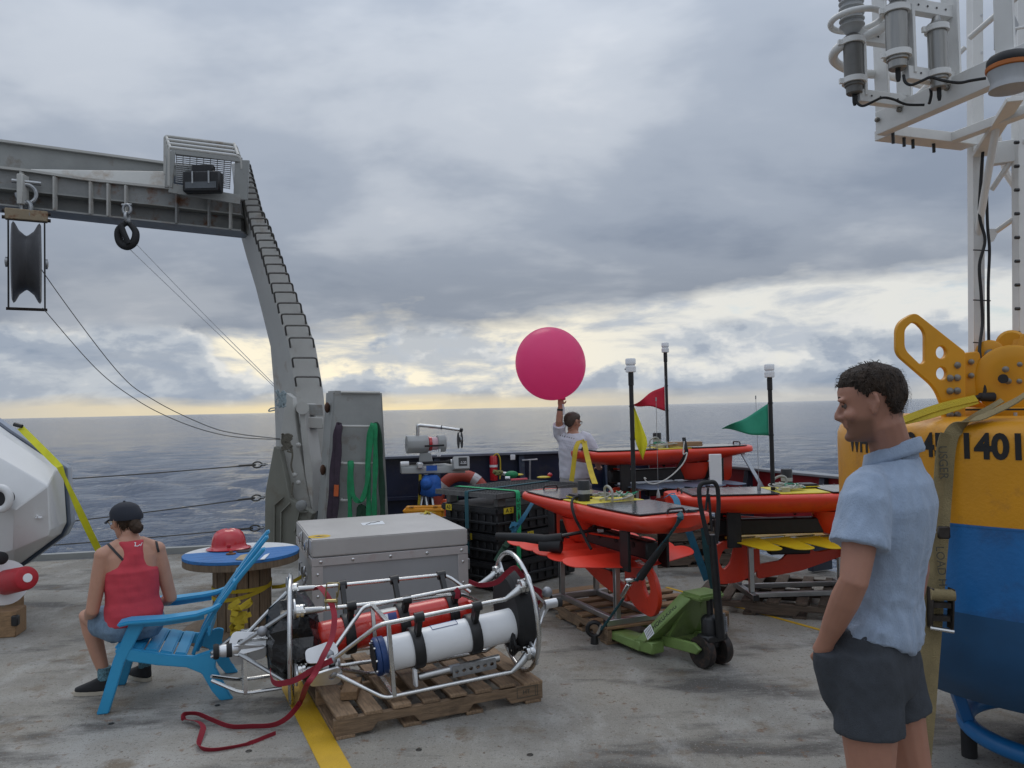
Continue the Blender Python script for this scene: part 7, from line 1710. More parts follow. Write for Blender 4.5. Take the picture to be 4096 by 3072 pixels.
# ================================================================ BLUE CHAIR
FN = V((-2.39, 4.59, 0)); uvv = V((.96, .276, 0)).normalized(); svv = V((-uvv.y, uvv.x, 0)); CW = .55
def hp_(u, s, z): return FN + uvv * u + svv * s + V((0, 0, z))
ch = thing('adirondack_chair', 'blue plastic slatted deck chair the seated woman perches on', 'chair', hp_(.35, CW / 2, 0), math.atan2(uvv.y, uvv.x))
def side_prism(pts, s0, th, nm, bev=.006):
    mb = MB(); mb.prism([hp_(u, s0, z) for u, z in pts], svv * th); return mb.build(nm, CHAIRB, ch, bev=bev, seg=2)
for s0 in (0.0, CW - .045):
    side_prism([(-.02, .0), (.045, .0), (.06, .05), (.13, .28), (.245, .50), (.155, .50), (.07, .30), (.0, .06)], s0, .045, 'front_leg')
    side_prism([(.075, .345), (.10, .375), (.20, .345), (.36, .30), (.50, .275), (.60, .30), (.635, .29), (.62, .20), (.70, .03), (.72, .0), (.645, .0), (.60, .06), (.545, .17), (.46, .215), (.30, .245), (.15, .285)], s0 + .004, .036, 'side_rail')
    # arm rest: curved board
    top = [(.10, .505, .0), (.16, .515, .0), (.35, .510, .0), (.52, .520, .0), (.60, .535, .02), (.66, .56, .04)]
    sg = 1 if s0 > .1 else -1
    rg = []
    for i, (u, z, inn) in enumerate(top):
        wv = (.055, .062, .058, .050, .042, .035)[i]; c = s0 + .022 - sg * inn + sg * .012
        rg.append([hp_(u, c - wv, z - .012), hp_(u, c + wv, z - .012), hp_(u, c + wv, z + .012), hp_(u, c - wv, z + .012)])
    mb = MB(); mb.rings(rg); mb.build('arm_rest', CHAIRB, ch, bev=.008, seg=2)
    mb = MB(); mb.rings([[hp_(u, s0 + .022 + q - sg * .0, z - .040 + dz) for q, dz in ((-.010, 0), (.010, 0), (.010, .03), (-.010, .03))] for u, z in ((.16, .515), (.35, .510), (.56, .525))]); mb.build('arm_rib', CHAIRB, ch)
# seat slats
st_ = [(.075, .372), (.155, .362), (.235, .345), (.315, .325), (.395, .305), (.47, .292)]
for i in range(len(st_) - 1):
    (u0, z0), (u1, z1) = st_[i], st_[i + 1]; u1 -= .010
    mb = MB(); mb.hexa([hp_(u0, .03, z0 - .022), hp_(u1, .03, z1 - .022), hp_(u1, CW - .03, z1 - .022), hp_(u0, CW - .03, z0 - .022), hp_(u0, .03, z0), hp_(u1, .03, z1), hp_(u1, CW - .03, z1), hp_(u0, CW - .03, z0)]); mb.build('seat_slat', CHAIRB, ch, bev=.007, seg=2)
# back slats, fan shaped, gently curved
nb_ = 5
for k in range(nb_):
    f = (k + .5) / nb_ - .5
    htop = .955 - .42 * f * f * 1.1
    rg = []
    for j in range(9):
        t = j / 8; zz = .262 + (htop - .262) * t; uu = .50 + .12 * t + .30 * t ** 1.5
        cs = CW / 2 + f * (.40 + .16 * t); wv = .036 + .014 * t
        if j == 8: wv *= .72
        bow = .035 * (4 * f * f)                      # sides wrap forward
        dz_ = V((0, 0, -.010)); th_ = .022
        c0_, c1_b = hp_(uu - bow, cs - wv, zz), hp_(uu - bow, cs + wv, zz)
        nrm = (uvv * .85 + V((0, 0, -.45))).normalized() * th_
        rg.append([c0_, c1_b, c1_b + nrm, c0_ + nrm])
    mb = MB(); mb.rings(rg); mb.build('back_slat', CHAIRB, ch, bev=.007, seg=2)
for z_, u_ in ((.40, .555), (.66, .70)):
    mb = MB(); mb.beam(hp_(u_ + .028, .06, z_), hp_(u_ + .028, CW - .06, z_), .02, .06); mb.build('back_crosspiece', CHAIRB, ch, bev=.006)

# ================================================================ PEOPLE
def solid(mb, voxel, smooth=4, disp=None):
    """fuse closed shapes into one continuous skin"""
    me = bpy.data.meshes.new('tmp'); bm = bmesh.new()
    vs = [bm.verts.new(p) for p in mb.v]
    for f in mb.f:
        try: bm.faces.new([vs[i] for i in f])
        except ValueError: pass
    bmesh.ops.recalc_face_normals(bm, faces=bm.faces); bm.to_mesh(me); bm.free()
    o = bpy.data.objects.new('tmp', me); COL.objects.link(o)
    r = o.modifiers.new('r', 'REMESH'); r.mode = 'VOXEL'; r.voxel_size = voxel; r.use_smooth_shade = True
    s_ = o.modifiers.new('s', 'SMOOTH'); s_.iterations = smooth; s_.factor = .5
    dg = bpy.context.evaluated_depsgraph_get(); out = bpy.data.meshes.new_from_object(o.evaluated_get(dg))
    bpy.data.objects.remove(o); bpy.data.meshes.remove(me)
    if disp:
        nn = [v.normal.copy() for v in out.vertices]
        for v, n_ in zip(out.vertices, nn): v.co += n_ * disp(v.co)
    out.polygons.foreach_set('use_smooth', [True] * len(out.polygons)); out.materials.clear()
    return out
def put_mesh(name, me, m, parent):
    me.transform(WM[parent.name_full].inverted()); return link(name, me, m, parent)
def oval(mb, rows, n=24):
    """rows: (centre, side vec, half width, front vec, half depth front, half depth back)"""
    rg = []
    for c, sv, a, fv, bf, bb in rows:
        c, sv, fv = V(c), V(sv).normalized(), V(fv).normalized()
        rg.append([c + sv * a * math.copysign(abs(math.cos(t)) ** .85, math.cos(t)) + fv * (bf if math.sin(t) > 0 else bb) * math.copysign(abs(math.sin(t)) ** .85, math.sin(t)) for t in [2 * math.pi * i / n for i in range(n)]])
    return mb.rings(rg)
def limb(mb, pts, rs, n=14):
    return mb.tube(pts, rs, n)
HEADL = [(-.106, .062, .010, .024), (-.096, .082, .004, .038), (-.080, .085, -.012, .049), (-.062, .083, -.034, .056), (-.046, .087, -.055, .061), (-.030, .088, -.074, .066), (-.012, .088, -.088, .070), (.004, .091, -.096, .073), (.020, .100, -.100, .0755), (.042, .100, -.100, .077), (.062, .091, -.096, .074), (.079, .074, -.084, .064), (.092, .046, -.060, .047), (.100, .012, -.025, .022)]
class Head:
    def __init__(s, C, hd, up=(0, 0, 1), k=1.0, kx=.90):
        s.kx = kx; s.C = V(C); s.f = V(hd).normalized(); s.u = V(up); s.u = (s.u - s.f * s.u.dot(s.f)).normalized(); s.l = s.u.cross(s.f).normalized(); s.k = k
    def p(s, x, y, z): return s.C + (s.f * x * s.kx + s.l * y + s.u * z) * s.k
    def loc(s, w): d = (w - s.C) / s.k; return d.dot(s.f) / s.kx, d.dot(s.l), d.dot(s.u)
    def skull(s, mb, n=28, off=0.0):
        rg = []
        for z, f_, b_, w_ in HEADL:
            rg.append([s.p((f_ + off) * math.cos(t) if math.cos(t) > 0 else (abs(b_) * (1 if b_ < 0 else -1) + off) * math.cos(t), (w_ + off) * math.sin(t), z + (off * .6 if z > .05 else 0)) for t in [2 * math.pi * i / n for i in range(n)]])
        mb.rings(rg); return mb
    def face(s, mb):
        k = s.k; P = s.p
        M = Matrix((s.f, s.l, s.u)).transposed()
        mb.tube([P(.085, 0, .012), P(.096, 0, -.006), P(.106, 0, -.026), P(.108, 0, -.033), P(.092, 0, -.040)], [.006 * k, .008 * k, .0105 * k, .0110 * k, .009 * k], 10)
        for q in (-1, 1):
            mb.ell(P(.094, .013 * q, -.034), (.012 * k, .008 * k, .008 * k), M, 10, 8)
            mb.ell(P(.086, .030 * q, .017), (.014 * k, .026 * k, .007 * k), M, 10, 8)
            mb.ell(P(.066, .042 * q, -.026), (.020 * k, .022 * k, .018 * k), M, 10, 8)
            # ear
            mb.tube([P(-.004, .072 * q, -.030), P(-.008, .080 * q, -.022), P(-.020, .086 * q, .004), P(-.016, .085 * q, .024), P(-.002, .080 * q, .026), P(.004, .074 * q, .008)], [.006 * k, .008 * k, .0075 * k, .0075 * k, .006 * k, .005 * k], 8)
            mb.ell(P(-.006, .076 * q, .0), (.014 * k, .006 * k, .026 * k), M, 10, 8)
        mb.ell(P(.0845, 0, -.0485), (.0095 * k, .021 * k, .0055 * k), M, 12, 8)
        mb.ell(P(.0825, 0, -.0585), (.0095 * k, .019 * k, .0060 * k), M, 12, 8)
        mb.ell(P(.076, 0, -.091), (.016 * k, .022 * k, .014 * k), M, 12, 8)
        return mb
    def eyes(s, t):
        for q in (-1, 1):
            mb = MB(); mb.ell(s.p(.0750, .0315 * q, .001), (.0108 * s.k,) * 3, nu=12, nv=8); e = mb.build('eye', mat('eye_white', (.11, .09, .08), .5), t)
            d = (s.f + s.l * .35 * q * 0).normalized(); mb = MB(); mb.lathe([(.0058 * s.k, .0090 * s.k), (.0056 * s.k, .0112 * s.k), (0, .0117 * s.k)], s.p(.0764, .0315 * q, .001), d, 12); mb.build('iris', mat('dark_iris', (.025, .018, .014), .2), e)
            mb = MB(); mb.tube([s.p(.0895, .019 * q, .0205), s.p(.0945, .030 * q, .0245), s.p(.084, .046 * q, .0210)], [.0026 * s.k, .0036 * s.k, .0022 * s.k], 6); mb.build('eyebrow', HAIRD, t)
            mb = MB(); mb.tube([s.p(.0865, .021 * q, .0055), s.p(.0915, .031 * q, .0085), s.p(.083, .042 * q, .004)], [.0030 * s.k, .0038 * s.k, .0026 * s.k], 6); mb.build('eyelid', SKINM, t)
HAIRD = mat('dark_brown_hair', (.040, .026, .017), .75, var=.35, vs=50, spec=.2)
HAIRS = mat('short_brown_hair', (.036, .023, .015), .62, var=.55, vs=70, spec=.3, bump=.9, bs=150, stretch=(1, 1, .35))
HAIRB = mat('brown_hair', (.045, .028, .018), .7, var=.4, vs=60, spec=.25)
def hair(H, t, m, region, off=.012, tufts=260, ln=.035, seed=1, flow=(-.6, 0, .35), nm='hair', spiky=.5):
    rnd = random.Random(seed); n, rows = 56, 44; vs, fs, keep = [], [], []
    zs = [-.075 + (.0995 + .075) * (i / (rows - 1)) for i in range(rows)]
    def rowv(z):
        for a, b in zip(HEADL, HEADL[1:]):
            if a[0] <= z <= b[0]:
                q = (z - a[0]) / (b[0] - a[0]); return [a[i] + (b[i] - a[i]) * q for i in range(4)]
        return HEADL[-1]
    mb = MB(); pts = []
    for i, z in enumerate(zs):
        _, f_, b_, w_ = rowv(z)
        for j in range(n):
            th = 2 * math.pi * j / n; c, s_ = math.cos(th), math.sin(th)
            x = f_ * c if c > 0 else abs(b_) * c; y = w_ * s_
            nx = V((x, y * 1.2, max(0, z - .02) * 1.3)).normalized()
            wob = mnoise.noise(V((x * 40, y * 40, z * 25)) + V((seed, 0, 0))) * .004
            e = region(x, y, z); o_ = (off + wob) * min(1, max(-.3, e / .030))
            pts.append(V((x, y, z)) + nx * o_); keep.append(e > -.004)
    for i in range(rows - 1):
        for j in range(n):
            a, b, c, d = i * n + j, i * n + (j + 1) % n, (i + 1) * n + (j + 1) % n, (i + 1) * n + j
            if keep[a] and keep[b] and keep[c] and keep[d]: fs.append((a, b, c, d))
    top = len(pts); pts.append(V((-.01, 0, .1005 + off)))
    for j in range(n): fs.append(((rows - 1) * n + j, (rows - 1) * n + (j + 1) % n, top))
    used = sorted({i for f in fs for i in f}); mp = {q: k for k, q in enumerate(used)}
    mb.add([H.p(*pts[q]) for q in used], [tuple(mp[q] for q in f) for f in fs])
    cand = [q for q in used if region(*pts[q]) > .004 and not (-.03 < pts[q].x < .05 and pts[q].z < .035)]
    for _ in range(tufts):
        p = pts[rnd.choice(cand)]; nx = V((p.x, p.y, max(0, p.z) * 1.2)).normalized()
        fl = V(flow) + V((rnd.uniform(-.3, .3), rnd.uniform(-.3, .3) + (.5 * (1 if p.y > 0 else -1) if p.z < .06 else 0), rnd.uniform(-.3, .3)))
        if p.x < -.03 or p.z < .05: fl = V((-.25, 0, -1)) + V((rnd.uniform(-.3, .3), rnd.uniform(-.3, .3), 0))
        fl = (fl - nx * fl.dot(nx)).normalized(); L_ = ln * rnd.uniform(.5, 1.1)
        lift = rnd.uniform(.05, spiky)
        q0, q1, q2 = p - nx * .004, p + fl * L_ * .5 + nx * (.004 + L_ * .25 * lift), p + fl * L_ + nx * L_ * .45 * lift
        sd_ = nx.cross(fl).normalized() * rnd.uniform(.0012, .0028)
        o = len(mb.v)
        mb.add([H.p(*(q0 - sd_)), H.p(*(q0 + sd_)), H.p(*(q1 - sd_ * .7 + nx * .002)), H.p(*(q1 + sd_ * .7 + nx * .002)), H.p(*q2)], [(0, 1, 3, 2), (2, 3, 4)])
    o = mb.build(nm, m, t, ang=60); return o
def hand(mb, W, fd, pd, k=1.0, curl=.6, left=True):
    """palm + five fingers appended to a body: W wrist, fd finger direction, pd palm normal"""
    fd, pd = V(fd).normalized(), V(pd).normalized(); sd_ = fd.cross(pd).normalized() * (1 if left else -1)
    oval(mb, [(W - fd * .01 * k, sd_, .026 * k, pd, .018 * k, .018 * k), (W + fd * .03 * k, sd_, .036 * k, pd, .016 * k, .015 * k), (W + fd * .085 * k, sd_, .041 * k, pd, .014 * k, .013 * k)], 14)
    for q, ln in ((-.030, .066), (-.010, .078), (.010, .074), (.029, .058)):
        b0 = W + fd * .078 * k + sd_ * q * k; c = curl
        p1 = b0 + (fd * math.cos(c * .5) + pd * math.sin(c * .5)) * ln * .45 * k; p2 = p1 + (fd * math.cos(c * 1.3) + pd * math.sin(c * 1.3)) * ln * .32 * k; p3 = p2 + (fd * math.cos(c * 2.0) + pd * math.sin(c * 2.0)) * ln * .25 * k
        mb.tube([b0, p1, p2, p3], [.0095 * k, .0090 * k, .0082 * k, .0065 * k], 8)
    t0 = W + fd * .025 * k - sd_ * .03 * k
    mb.tube([t0, t0 + (fd * .6 - sd_ * .8 + pd * .3).normalized() * .035 * k, t0 + (fd * .6 - sd_ * .8 + pd * .3).normalized() * .035 * k + (fd * .9 - sd_ * .2 + pd * .5).normalized() * .030 * k], [.013 * k, .011 * k, .0085 * k], 8)

def skin_with_stubble(m, n, l, b, co):
    out = b.inputs['Base Color'].links[0].from_socket
    at = n.new('ShaderNodeAttribute'); at.attribute_name = 'tone'
    mx = n.new('ShaderNodeMix'); mx.data_type = 'RGBA'; l.new(at.outputs['Fac'], mx.inputs[0]); l.new(out, mx.inputs[6]); mx.inputs[7].default_value = (.16, .075, .045, 1)
    l.new(mx.outputs[2], b.inputs['Base Color'])
SKINM = mat('tanned_skin', (.37, .180, .122), .50, var=.10, vs=10, bump=.06, bs=300, sub=.08, extra=skin_with_stubble)
def tone(me, fn):
    a = me.attributes.new('tone', 'FLOAT', 'POINT'); a.data.foreach_set('value', [fn(v.co) for v in me.vertices])

# surface finder: nearest mesh point along a line of sight, for things worn flat on a body
from mathutils.bvhtree import BVHTree
def surf(objs, px, py, lift=.003):
    best = None; r_ = ray(px, py).normalized()
    for o in objs:
        M = WM[o.name_full]; Mi = M.inverted(); bv = BVHTree.FromPolygons([v.co for v in o.data.vertices], [p.vertices for p in o.data.polygons])
        h_ = bv.ray_cast(Mi @ CAM, (Mi.to_3x3() @ r_))
        if h_[0] is not None and (best is None or h_[3] < best[1]): best = (M @ h_[0] + (M.to_3x3() @ h_[1]) * lift, h_[3], M.to_3x3() @ h_[1])
    return best
def worn(name, pxs, wd, m, par, objs, lift=.003, th=.002):
    P, S_ = [], []
    for i, (x, y) in enumerate(pxs):
        h_ = surf(objs, x, y, lift)
        if h_: P.append((h_[0], h_[2]))
    if len(P) < 2: return
    pts = [p for p, _ in P]; sides = []
    for i, (p, nrm) in enumerate(P):
        t = (pts[min(i + 1, len(pts) - 1)] - pts[max(i - 1, 0)]).normalized(); sides.append(nrm.cross(t))
    mb = MB(); mb.ribbon(pts, wd, sides, th); return mb.build(name, m, par, ang=80)
def line(a, b, n): return [(a[0] + (b[0] - a[0]) * i / n, a[1] + (b[1] - a[1]) * i / n) for i in range(n + 1)]
# ---------------------------------------------------------------- man at right
mf = V((-.78, .62, 0)).normalized(); ml = V((-mf.y, mf.x, 0)); 
mt = thing('person', 'man in light blue shirt and dark grey shorts standing with a hand in his pocket', 'person', (1.16, 2.50, 0))
Z = V((0, 0, 1))
T0 = V((1.15, 2.47, 0)); PV_ = V((1.10, 2.48, 0))
H1 = Head(U(3484, 1614, 2.43), V((-.91, .40, -.08)), k=1.07, kx=.86)
nb = T0 + V((.022, .0, 1.50))
LS, RS_ = T0 + ml * .175 + mf * .015 + Z * 1.415, T0 - ml * .175 + Z * 1.415
LE, LW_ = V((.962, 2.285, 1.185)), V((.925, 2.405, .985))
RE, RW = RS_ + V((.05, .02, -.27)), RS_ + V((.02, .08, -.52))
LH, RH = PV_ + ml * .09 + Z * .93, PV_ - ml * .09 + Z * .93
LK, RK = V((1.035, 2.385, .50)), V((1.245, 2.56, .50))
LA, RA = V((1.05, 2.42, .08)), V((1.40, 2.66, .08))
mb = MB()
oval(mb, [(PV_ + Z * .86, ml, .12, mf, .08, .085), (PV_ + Z * .95, ml, .140, mf, .085, .085), (T0.lerp(PV_, .5) + Z * 1.08, ml, .125, mf, .075, .070), (T0 + Z * 1.22, ml, .140, mf, .085, .080), (T0 + Z * 1.36, ml, .160, mf, .095, .095), (T0 + Z * 1.44, ml, .13, mf, .065, .080), (nb + Z * .0, ml, .075, mf, .055, .065)])
limb(mb, [nb - Z * .05, nb + Z * .03, H1.p(-.030, 0, -.055), H1.p(-.022, 0, .0)], [.075, .062, .058, .055])
limb(mb, [LS, LS.lerp(LE, .35), LS.lerp(LE, .7), LE, LE.lerp(LW_, .3), LE.lerp(LW_, .7), LW_, LW_ + (LW_ - LE).normalized() * .05], [.054, .052, .046, .040, .042, .035, .026, .028])
limb(mb, [RS_, RS_.lerp(RE, .5), RE, RE.lerp(RW, .3), RW], [.058, .053, .043, .044, .028])
hand(mb, LW_ + (LW_ - LE).normalized() * .03, V((.10, .06, -.24)), -ml, .85, .3); hand(mb, RW, Z * -1 + mf * .2, mf, .95, .5, False)
for Hh, K, A_, in ((LH, LK, LA), (RH, RK, RA)):
    limb(mb, [Hh, Hh.lerp(K, .3), Hh.lerp(K, .7), K, K.lerp(A_, .25), K.lerp(A_, .6), A_ + Z * .03, A_], [.092, .090, .070, .058, .060, .048, .036, .040])
    limb(mb, [A_ - mf * .05 - Z * .03, A_ + mf * .06 - Z * .045, A_ + mf * .17 - Z * .058], [.040, .040, .028])
H1.skull(mb); H1.face(mb)
me = solid(mb, .0046, 3)
def stub(w):
    x, y, z = H1.loc(w)
    if abs(y) > .1 or abs(z) > .14 or x > .13 or x < -.03: return 0.0
    v = min(1, max(0, (-.030 - z) / .018)) * min(1, max(0, (x + .012) / .02))
    if z < -.108: v *= max(0, 1 - (-.108 - z) / .03)
    if x > .080 and -.064 < z < -.042: v *= .15       # lips
    return v * .85
tone(me, stub)
put_mesh('body', me, SKINM, mt)
H1.eyes(mt)
def reg1(x, y, z):
    # hairline: low at the nape, swept up round the ear, receding above the forehead
    if x > .055: lim = .053
    elif x > .012: lim = .053 - (.055 - x) / .043 * .033
    elif x > -.030: lim = .020 if x > -.001 else .028
    else: lim = .030 - min(1, (-.030 - x) / .030) * .088
    if .006 < x < .020 and abs(y) > .04: lim = .006
    return z - lim
hair(H1, mt, HAIRS, reg1, .015, 420, .026, 3, (.70, .05, .15), spiky=.10)
# shirt
SHIRT = mat('light_blue_chambray', (.275, .345, .455), .85, var=.10, vs=40, bump=.25, bs=260, stretch=(1, 1, .5), sheen=.2)
SHIRTD = mat('light_blue_seam', (.20, .27, .40), .85)
def shirt_folds(w):
    d = (w - T0); a = d.dot(mf); b = d.dot(ml)
    h = w.z
    f = mnoise.noise(V((a * 8 + h * 3, b * 8, h * 3.0))) * .012 - abs(mnoise.noise(V((a * 24 + h * 6, b * 24 - h * 5, h * 4.5)))) * .013 - abs(mnoise.noise(V((a * 13 - h * 9, b * 13 + h * 7, h * 12 + 4)))) * .008
    low = max(0, min(1, (1.28 - h) / .2))
    return f * (.45 + .75 * low)
mb = MB()
def hem(sv):  # lower hem rises at the sides
    return 0
rows = []
for z, a, bf, bb in ((.955, .178, .118, .124), (1.00, .180, .122, .124), (1.08, .168, .115, .112), (1.18, .166, .112, .112), (1.28, .182, .122, .128), (1.38, .195, .125, .140), (1.45, .165, .09, .118), (1.495, .110, .065, .088), (1.525, .082, .06, .072)):
    rows.append((T0 + Z * z + (PV_ - T0) * max(0, (1.2 - z) / .3) + (V((.022, 0, 0)) * max(0, (z - 1.4) / .1)), ml, a, mf, bf, bb))
oval(mb, rows, 32)
se = LS.lerp(LE, .60)
limb(mb, [LS - ml * .10 + Z * .045, LS - ml * .03 + Z * .018, LS + ml * .012 - Z * .02, LS.lerp(LE, .32), se], [.050, .068, .076, .078, .086], 20)
limb(mb, [RS_ + ml * .10 + Z * .045, RS_ + ml * .03 + Z * .018, RS_ - ml * .012 - Z * .02, RS_.lerp(RE, .32), RS_.lerp(RE, .6)], [.050, .068, .074, .076, .082], 20)
me = solid(mb, .0062, 5, shirt_folds)
# curved shirt-tail hem: lift the sides
for v in me.vertices:
    d = v.co - PV_; b = d.dot(ml); a = d.dot(mf)
    if v.co.z < 1.10 and abs(b) < .23 and abs(a) < .2:
        t = (1.10 - v.co.z) / .15
        v.co.z += t * (.055 * min(1, (b / .17) ** 2) + .030 * max(0, a / .12) - .012)
shirt_ = put_mesh('shirt', me, SHIRT, mt)
# collar
rg = []
cu_ = nb + Z * .015
for (r_, dz, fl) in ((.076, -.022, 0), (.074, .018, 0), (.077, .040, 0), (.083, .040, 0), (.094, .008, 1), (.092, -.004, 1), (.086, -.006, 1)):
    rg.append([cu_ + ml * r_ * math.cos(t) + mf * (r_ * math.sin(t) * .98) + Z * (dz - .030 * math.sin(t) - (.030 if fl and math.sin(t) > .75 else 0)) for t in [2 * math.pi * i / 32 for i in range(32)]])
mb = MB(); mb.rings(rg, False, False); mb.build('collar', SHIRT, mt, ang=70)
# shorts
SHORTS = mat('dark_slate_cotton', (.040, .046, .056), .85, var=.18, vs=30, bump=.25, bs=260)
def short_folds(w):
    return mnoise.noise(V((w.x * 12, w.y * 12, w.z * 6))) * .006 + mnoise.noise(V((w.x * 26 + w.z * 20, w.y * 26, w.z * 10))) * .003
mb = MB()
oval(mb, [(PV_ + Z * .80, ml, .14, mf, .105, .105), (PV_ + Z * .88, ml, .170, mf, .115, .120), (PV_ + Z * .96, ml, .170, mf, .115, .118), (PV_ + Z * 1.02, ml, .160, mf, .11, .108)], 28)
for Hh, K in ((LH, LK), (RH, RK)):
    d = (K - Hh); e_ = Hh + d * .51
    limb(mb, [Hh + Z * .02, Hh + d * .12, Hh + d * .30, e_], [.096, .102, .098, .100], 22)
limb(mb, [LW_ + V((.004, .010, -.030)), LW_ + V((.012, .022, -.085)), LW_ + V((.04, .03, -.17)), LW_ + V((.09, .03, -.24))], [.042, .047, .050, .055], 18)
me = solid(mb, .0066, 5, short_folds); put_mesh('shorts', me, SHORTS, mt)
for s_, A_ in ((1, LA), (-1, RA)):
    mb = MB(); oval(mb, [(A_ - Z * .079 + mf * .06, ml, .048, mf, .15, .12), (A_ - Z * .05 + mf * .06, ml, .050, mf, .15, .12), (A_ - Z * .02 + mf * .03, ml, .048, mf, .09, .09), (A_ + Z * .01, ml, .045, mf, .05, .05)]); put_mesh('shoe', solid(mb, .008, 3), BLACK, mt)

# ---------------------------------------------------------------- seated woman
wf_ = V((-.58, .81, 0)).normalized(); wl_v = V((-wf_.y, wf_.x, 0))
wt = thing('person', 'woman in coral red tank top, denim shorts and dark cap seated on the blue chair', 'person', (-2.33, 4.86, 0))
HP = V((-2.315, 4.845, .445)); CH = V((-2.325, 4.845, .74)); SH = V((-2.335, 4.855, .885)); NK = V((-2.345, 4.87, .965))
H2 = Head(V((-2.385, 4.90, 1.055)), V((-.86, .50, -.10)), k=.99)
WLS, WRS = SH + wl_v * .148 - Z * .012, SH - wl_v * .148 - Z * .012
WLE, WLW = V((-2.505, 4.735, .555)), V((-2.62, 4.91, .475))
WRE, WRW = V((-2.150, 4.985, .565)), V((-2.28, 5.15, .50))
wLH, wRH = HP + wl_v * .085, HP - wl_v * .085
WLK, WRK = V((-2.655, 4.965, .47)), V((-2.47, 5.21, .47))
WLA, WRA = V((-2.545, 4.945, .10)), V((-2.40, 5.17, .10))
mb = MB()
oval(mb, [(HP - Z * .06, wl_v, .12, wf_, .08, .10), (HP, wl_v, .165, wf_, .10, .115), (HP + Z * .10, wl_v, .140, wf_, .09, .10), (HP.lerp(CH, .6), wl_v, .122, wf_, .09, .085), (CH, wl_v, .140, wf_, .11, .095), (SH - Z * .03, wl_v, .150, wf_, .08, .085), (SH + Z * .02, wl_v, .115, wf_, .055, .07), (NK, wl_v, .055, wf_, .045, .05)])
limb(mb, [NK - Z * .03, NK + Z * .02, H2.p(-.03, 0, -.06), H2.p(-.02, 0, 0)], [.055, .047, .046, .045])
limb(mb, [WLS, WLS.lerp(WLE, .35), WLE, WLE.lerp(WLW, .35), WLW], [.050, .047, .038, .039, .024]); limb(mb, [WRS, WRS.lerp(WRE, .35), WRE, WRE.lerp(WRW, .35), WRW], [.050, .047, .038, .039, .024])
mb.ell(WLS, (.052, .052, .050)); mb.ell(WRS, (.052, .052, .050)); limb(mb, [WLS, SH + wl_v * .05 + Z * .045], [.048, .040]); limb(mb, [WRS, SH - wl_v * .05 + Z * .045], [.048, .040]); hand(mb, WLW, wf_ - Z * .1, -Z, .85, .7); hand(mb, WRW, wf_ + wl_v * .5, -Z, .85, .7, False)
for Hh, K, A_ in ((wLH, WLK, WLA), (wRH, WRK, WRA)):
    limb(mb, [Hh, Hh.lerp(K, .4), Hh.lerp(K, .8), K, K.lerp(A_, .25), K.lerp(A_, .65), A_ + Z * .02, A_], [.085, .080, .062, .053, .054, .044, .032, .034])
H2.skull(mb); H2.face(mb)
SKINW = mat('light_skin', (.47, .245, .165), .50, var=.08, vs=10, bump=.05, bs=300, sub=.08)
wbody = put_mesh('body', solid(mb, .0062, 4), SKINW, wt)
TANK = mat('coral_red_jersey', (.52, .045, .065), .80, var=.08, vs=30, bump=.2, bs=240)
def tank_folds(w): return mnoise.noise(V((w.x * 14 + w.z * 8, w.y * 14, w.z * 9))) * .006 + mnoise.noise(V((w.x * 7, w.y * 7, w.z * 26))) * .004
mb = MB()
oval(mb, [(HP + Z * .01, wl_v, .165, wf_, .11, .135), (HP + Z * .08, wl_v, .165, wf_, .11, .135), (HP.lerp(CH, .5), wl_v, .150, wf_, .105, .118), (CH - Z * .04, wl_v, .152, wf_, .12, .112), (CH + Z * .03, wl_v, .150, wf_, .115, .110), (SH - Z * .085, wl_v, .120, wf_, .08, .104), (SH - Z * .045, wl_v, .088, wf_, .07, .102), (SH - Z * .01, wl_v, .068, wf_, .055, .098), (SH + Z * .035, wl_v, .070, wf_, .04, .082), (SH + Z * .062, wl_v, .078, wf_, .035, .066)], 30)
tank = put_mesh('tank_top', solid(mb, .0060, 4, tank_folds), TANK, wt)
DENIM = mat('faded_denim', (.15, .225, .31), .85, var=.25, vs=25, bump=.3, bs=200)
mb = MB()
oval(mb, [(HP - Z * .075, wl_v, .135, wf_, .09, .11), (HP - Z * .02, wl_v, .178, wf_, .112, .132), (HP + Z * .05, wl_v, .168, wf_, .105, .122)], 26)
for Hh, K in ((wLH, WLK), (wRH, WRK)): limb(mb, [Hh - Z * .005, Hh.lerp(K, .28), Hh.lerp(K, .56)], [.095, .098, .092], 20)
put_mesh('shorts', solid(mb, .0072, 4, lambda w: mnoise.noise(V((w.x * 22, w.y * 22, w.z * 22))) * .006), DENIM, wt)
for A_, dr in ((WLA, V((-.93, -.12, 0))), (WRA, V((-.8, .5, 0)))):
    dr = dr.normalized(); sd2 = V((-dr.y, dr.x, 0)); b0_ = A_ - Z * A_.z
    mb = MB(); oval(mb, [(b0_ + dr * .05 + Z * .024, sd2, .040, dr, .125, .10), (b0_ + dr * .05 + Z * .045, sd2, .041, dr, .12, .10), (b0_ + dr * .02 + Z * .075, sd2, .036, dr, .07, .065), (b0_ + Z * .095, sd2, .034, dr, .045, .045)]); sh_ = put_mesh('shoe', solid(mb, .006, 3), mat('black_canvas', (.016, .016, .018), .8, bump=.3, bs=200), wt)
    mb = MB(); oval(mb, [(b0_ + dr * .05 + Z * .002, sd2, .042, dr, .13, .105), (b0_ + dr * .05 + Z * .024, sd2, .043, dr, .13, .105)]); mb.build('sole', mat('cream_rubber', (.45, .40, .32), .7), sh_)
    mb = MB(); mb.tube([b0_ + Z * .085, b0_ + Z * .16], [.038, .040], 14); mb.build('sock', mat('patterned_sock', (.10, .20, .24), .9, var=.7, vs=90), wt)
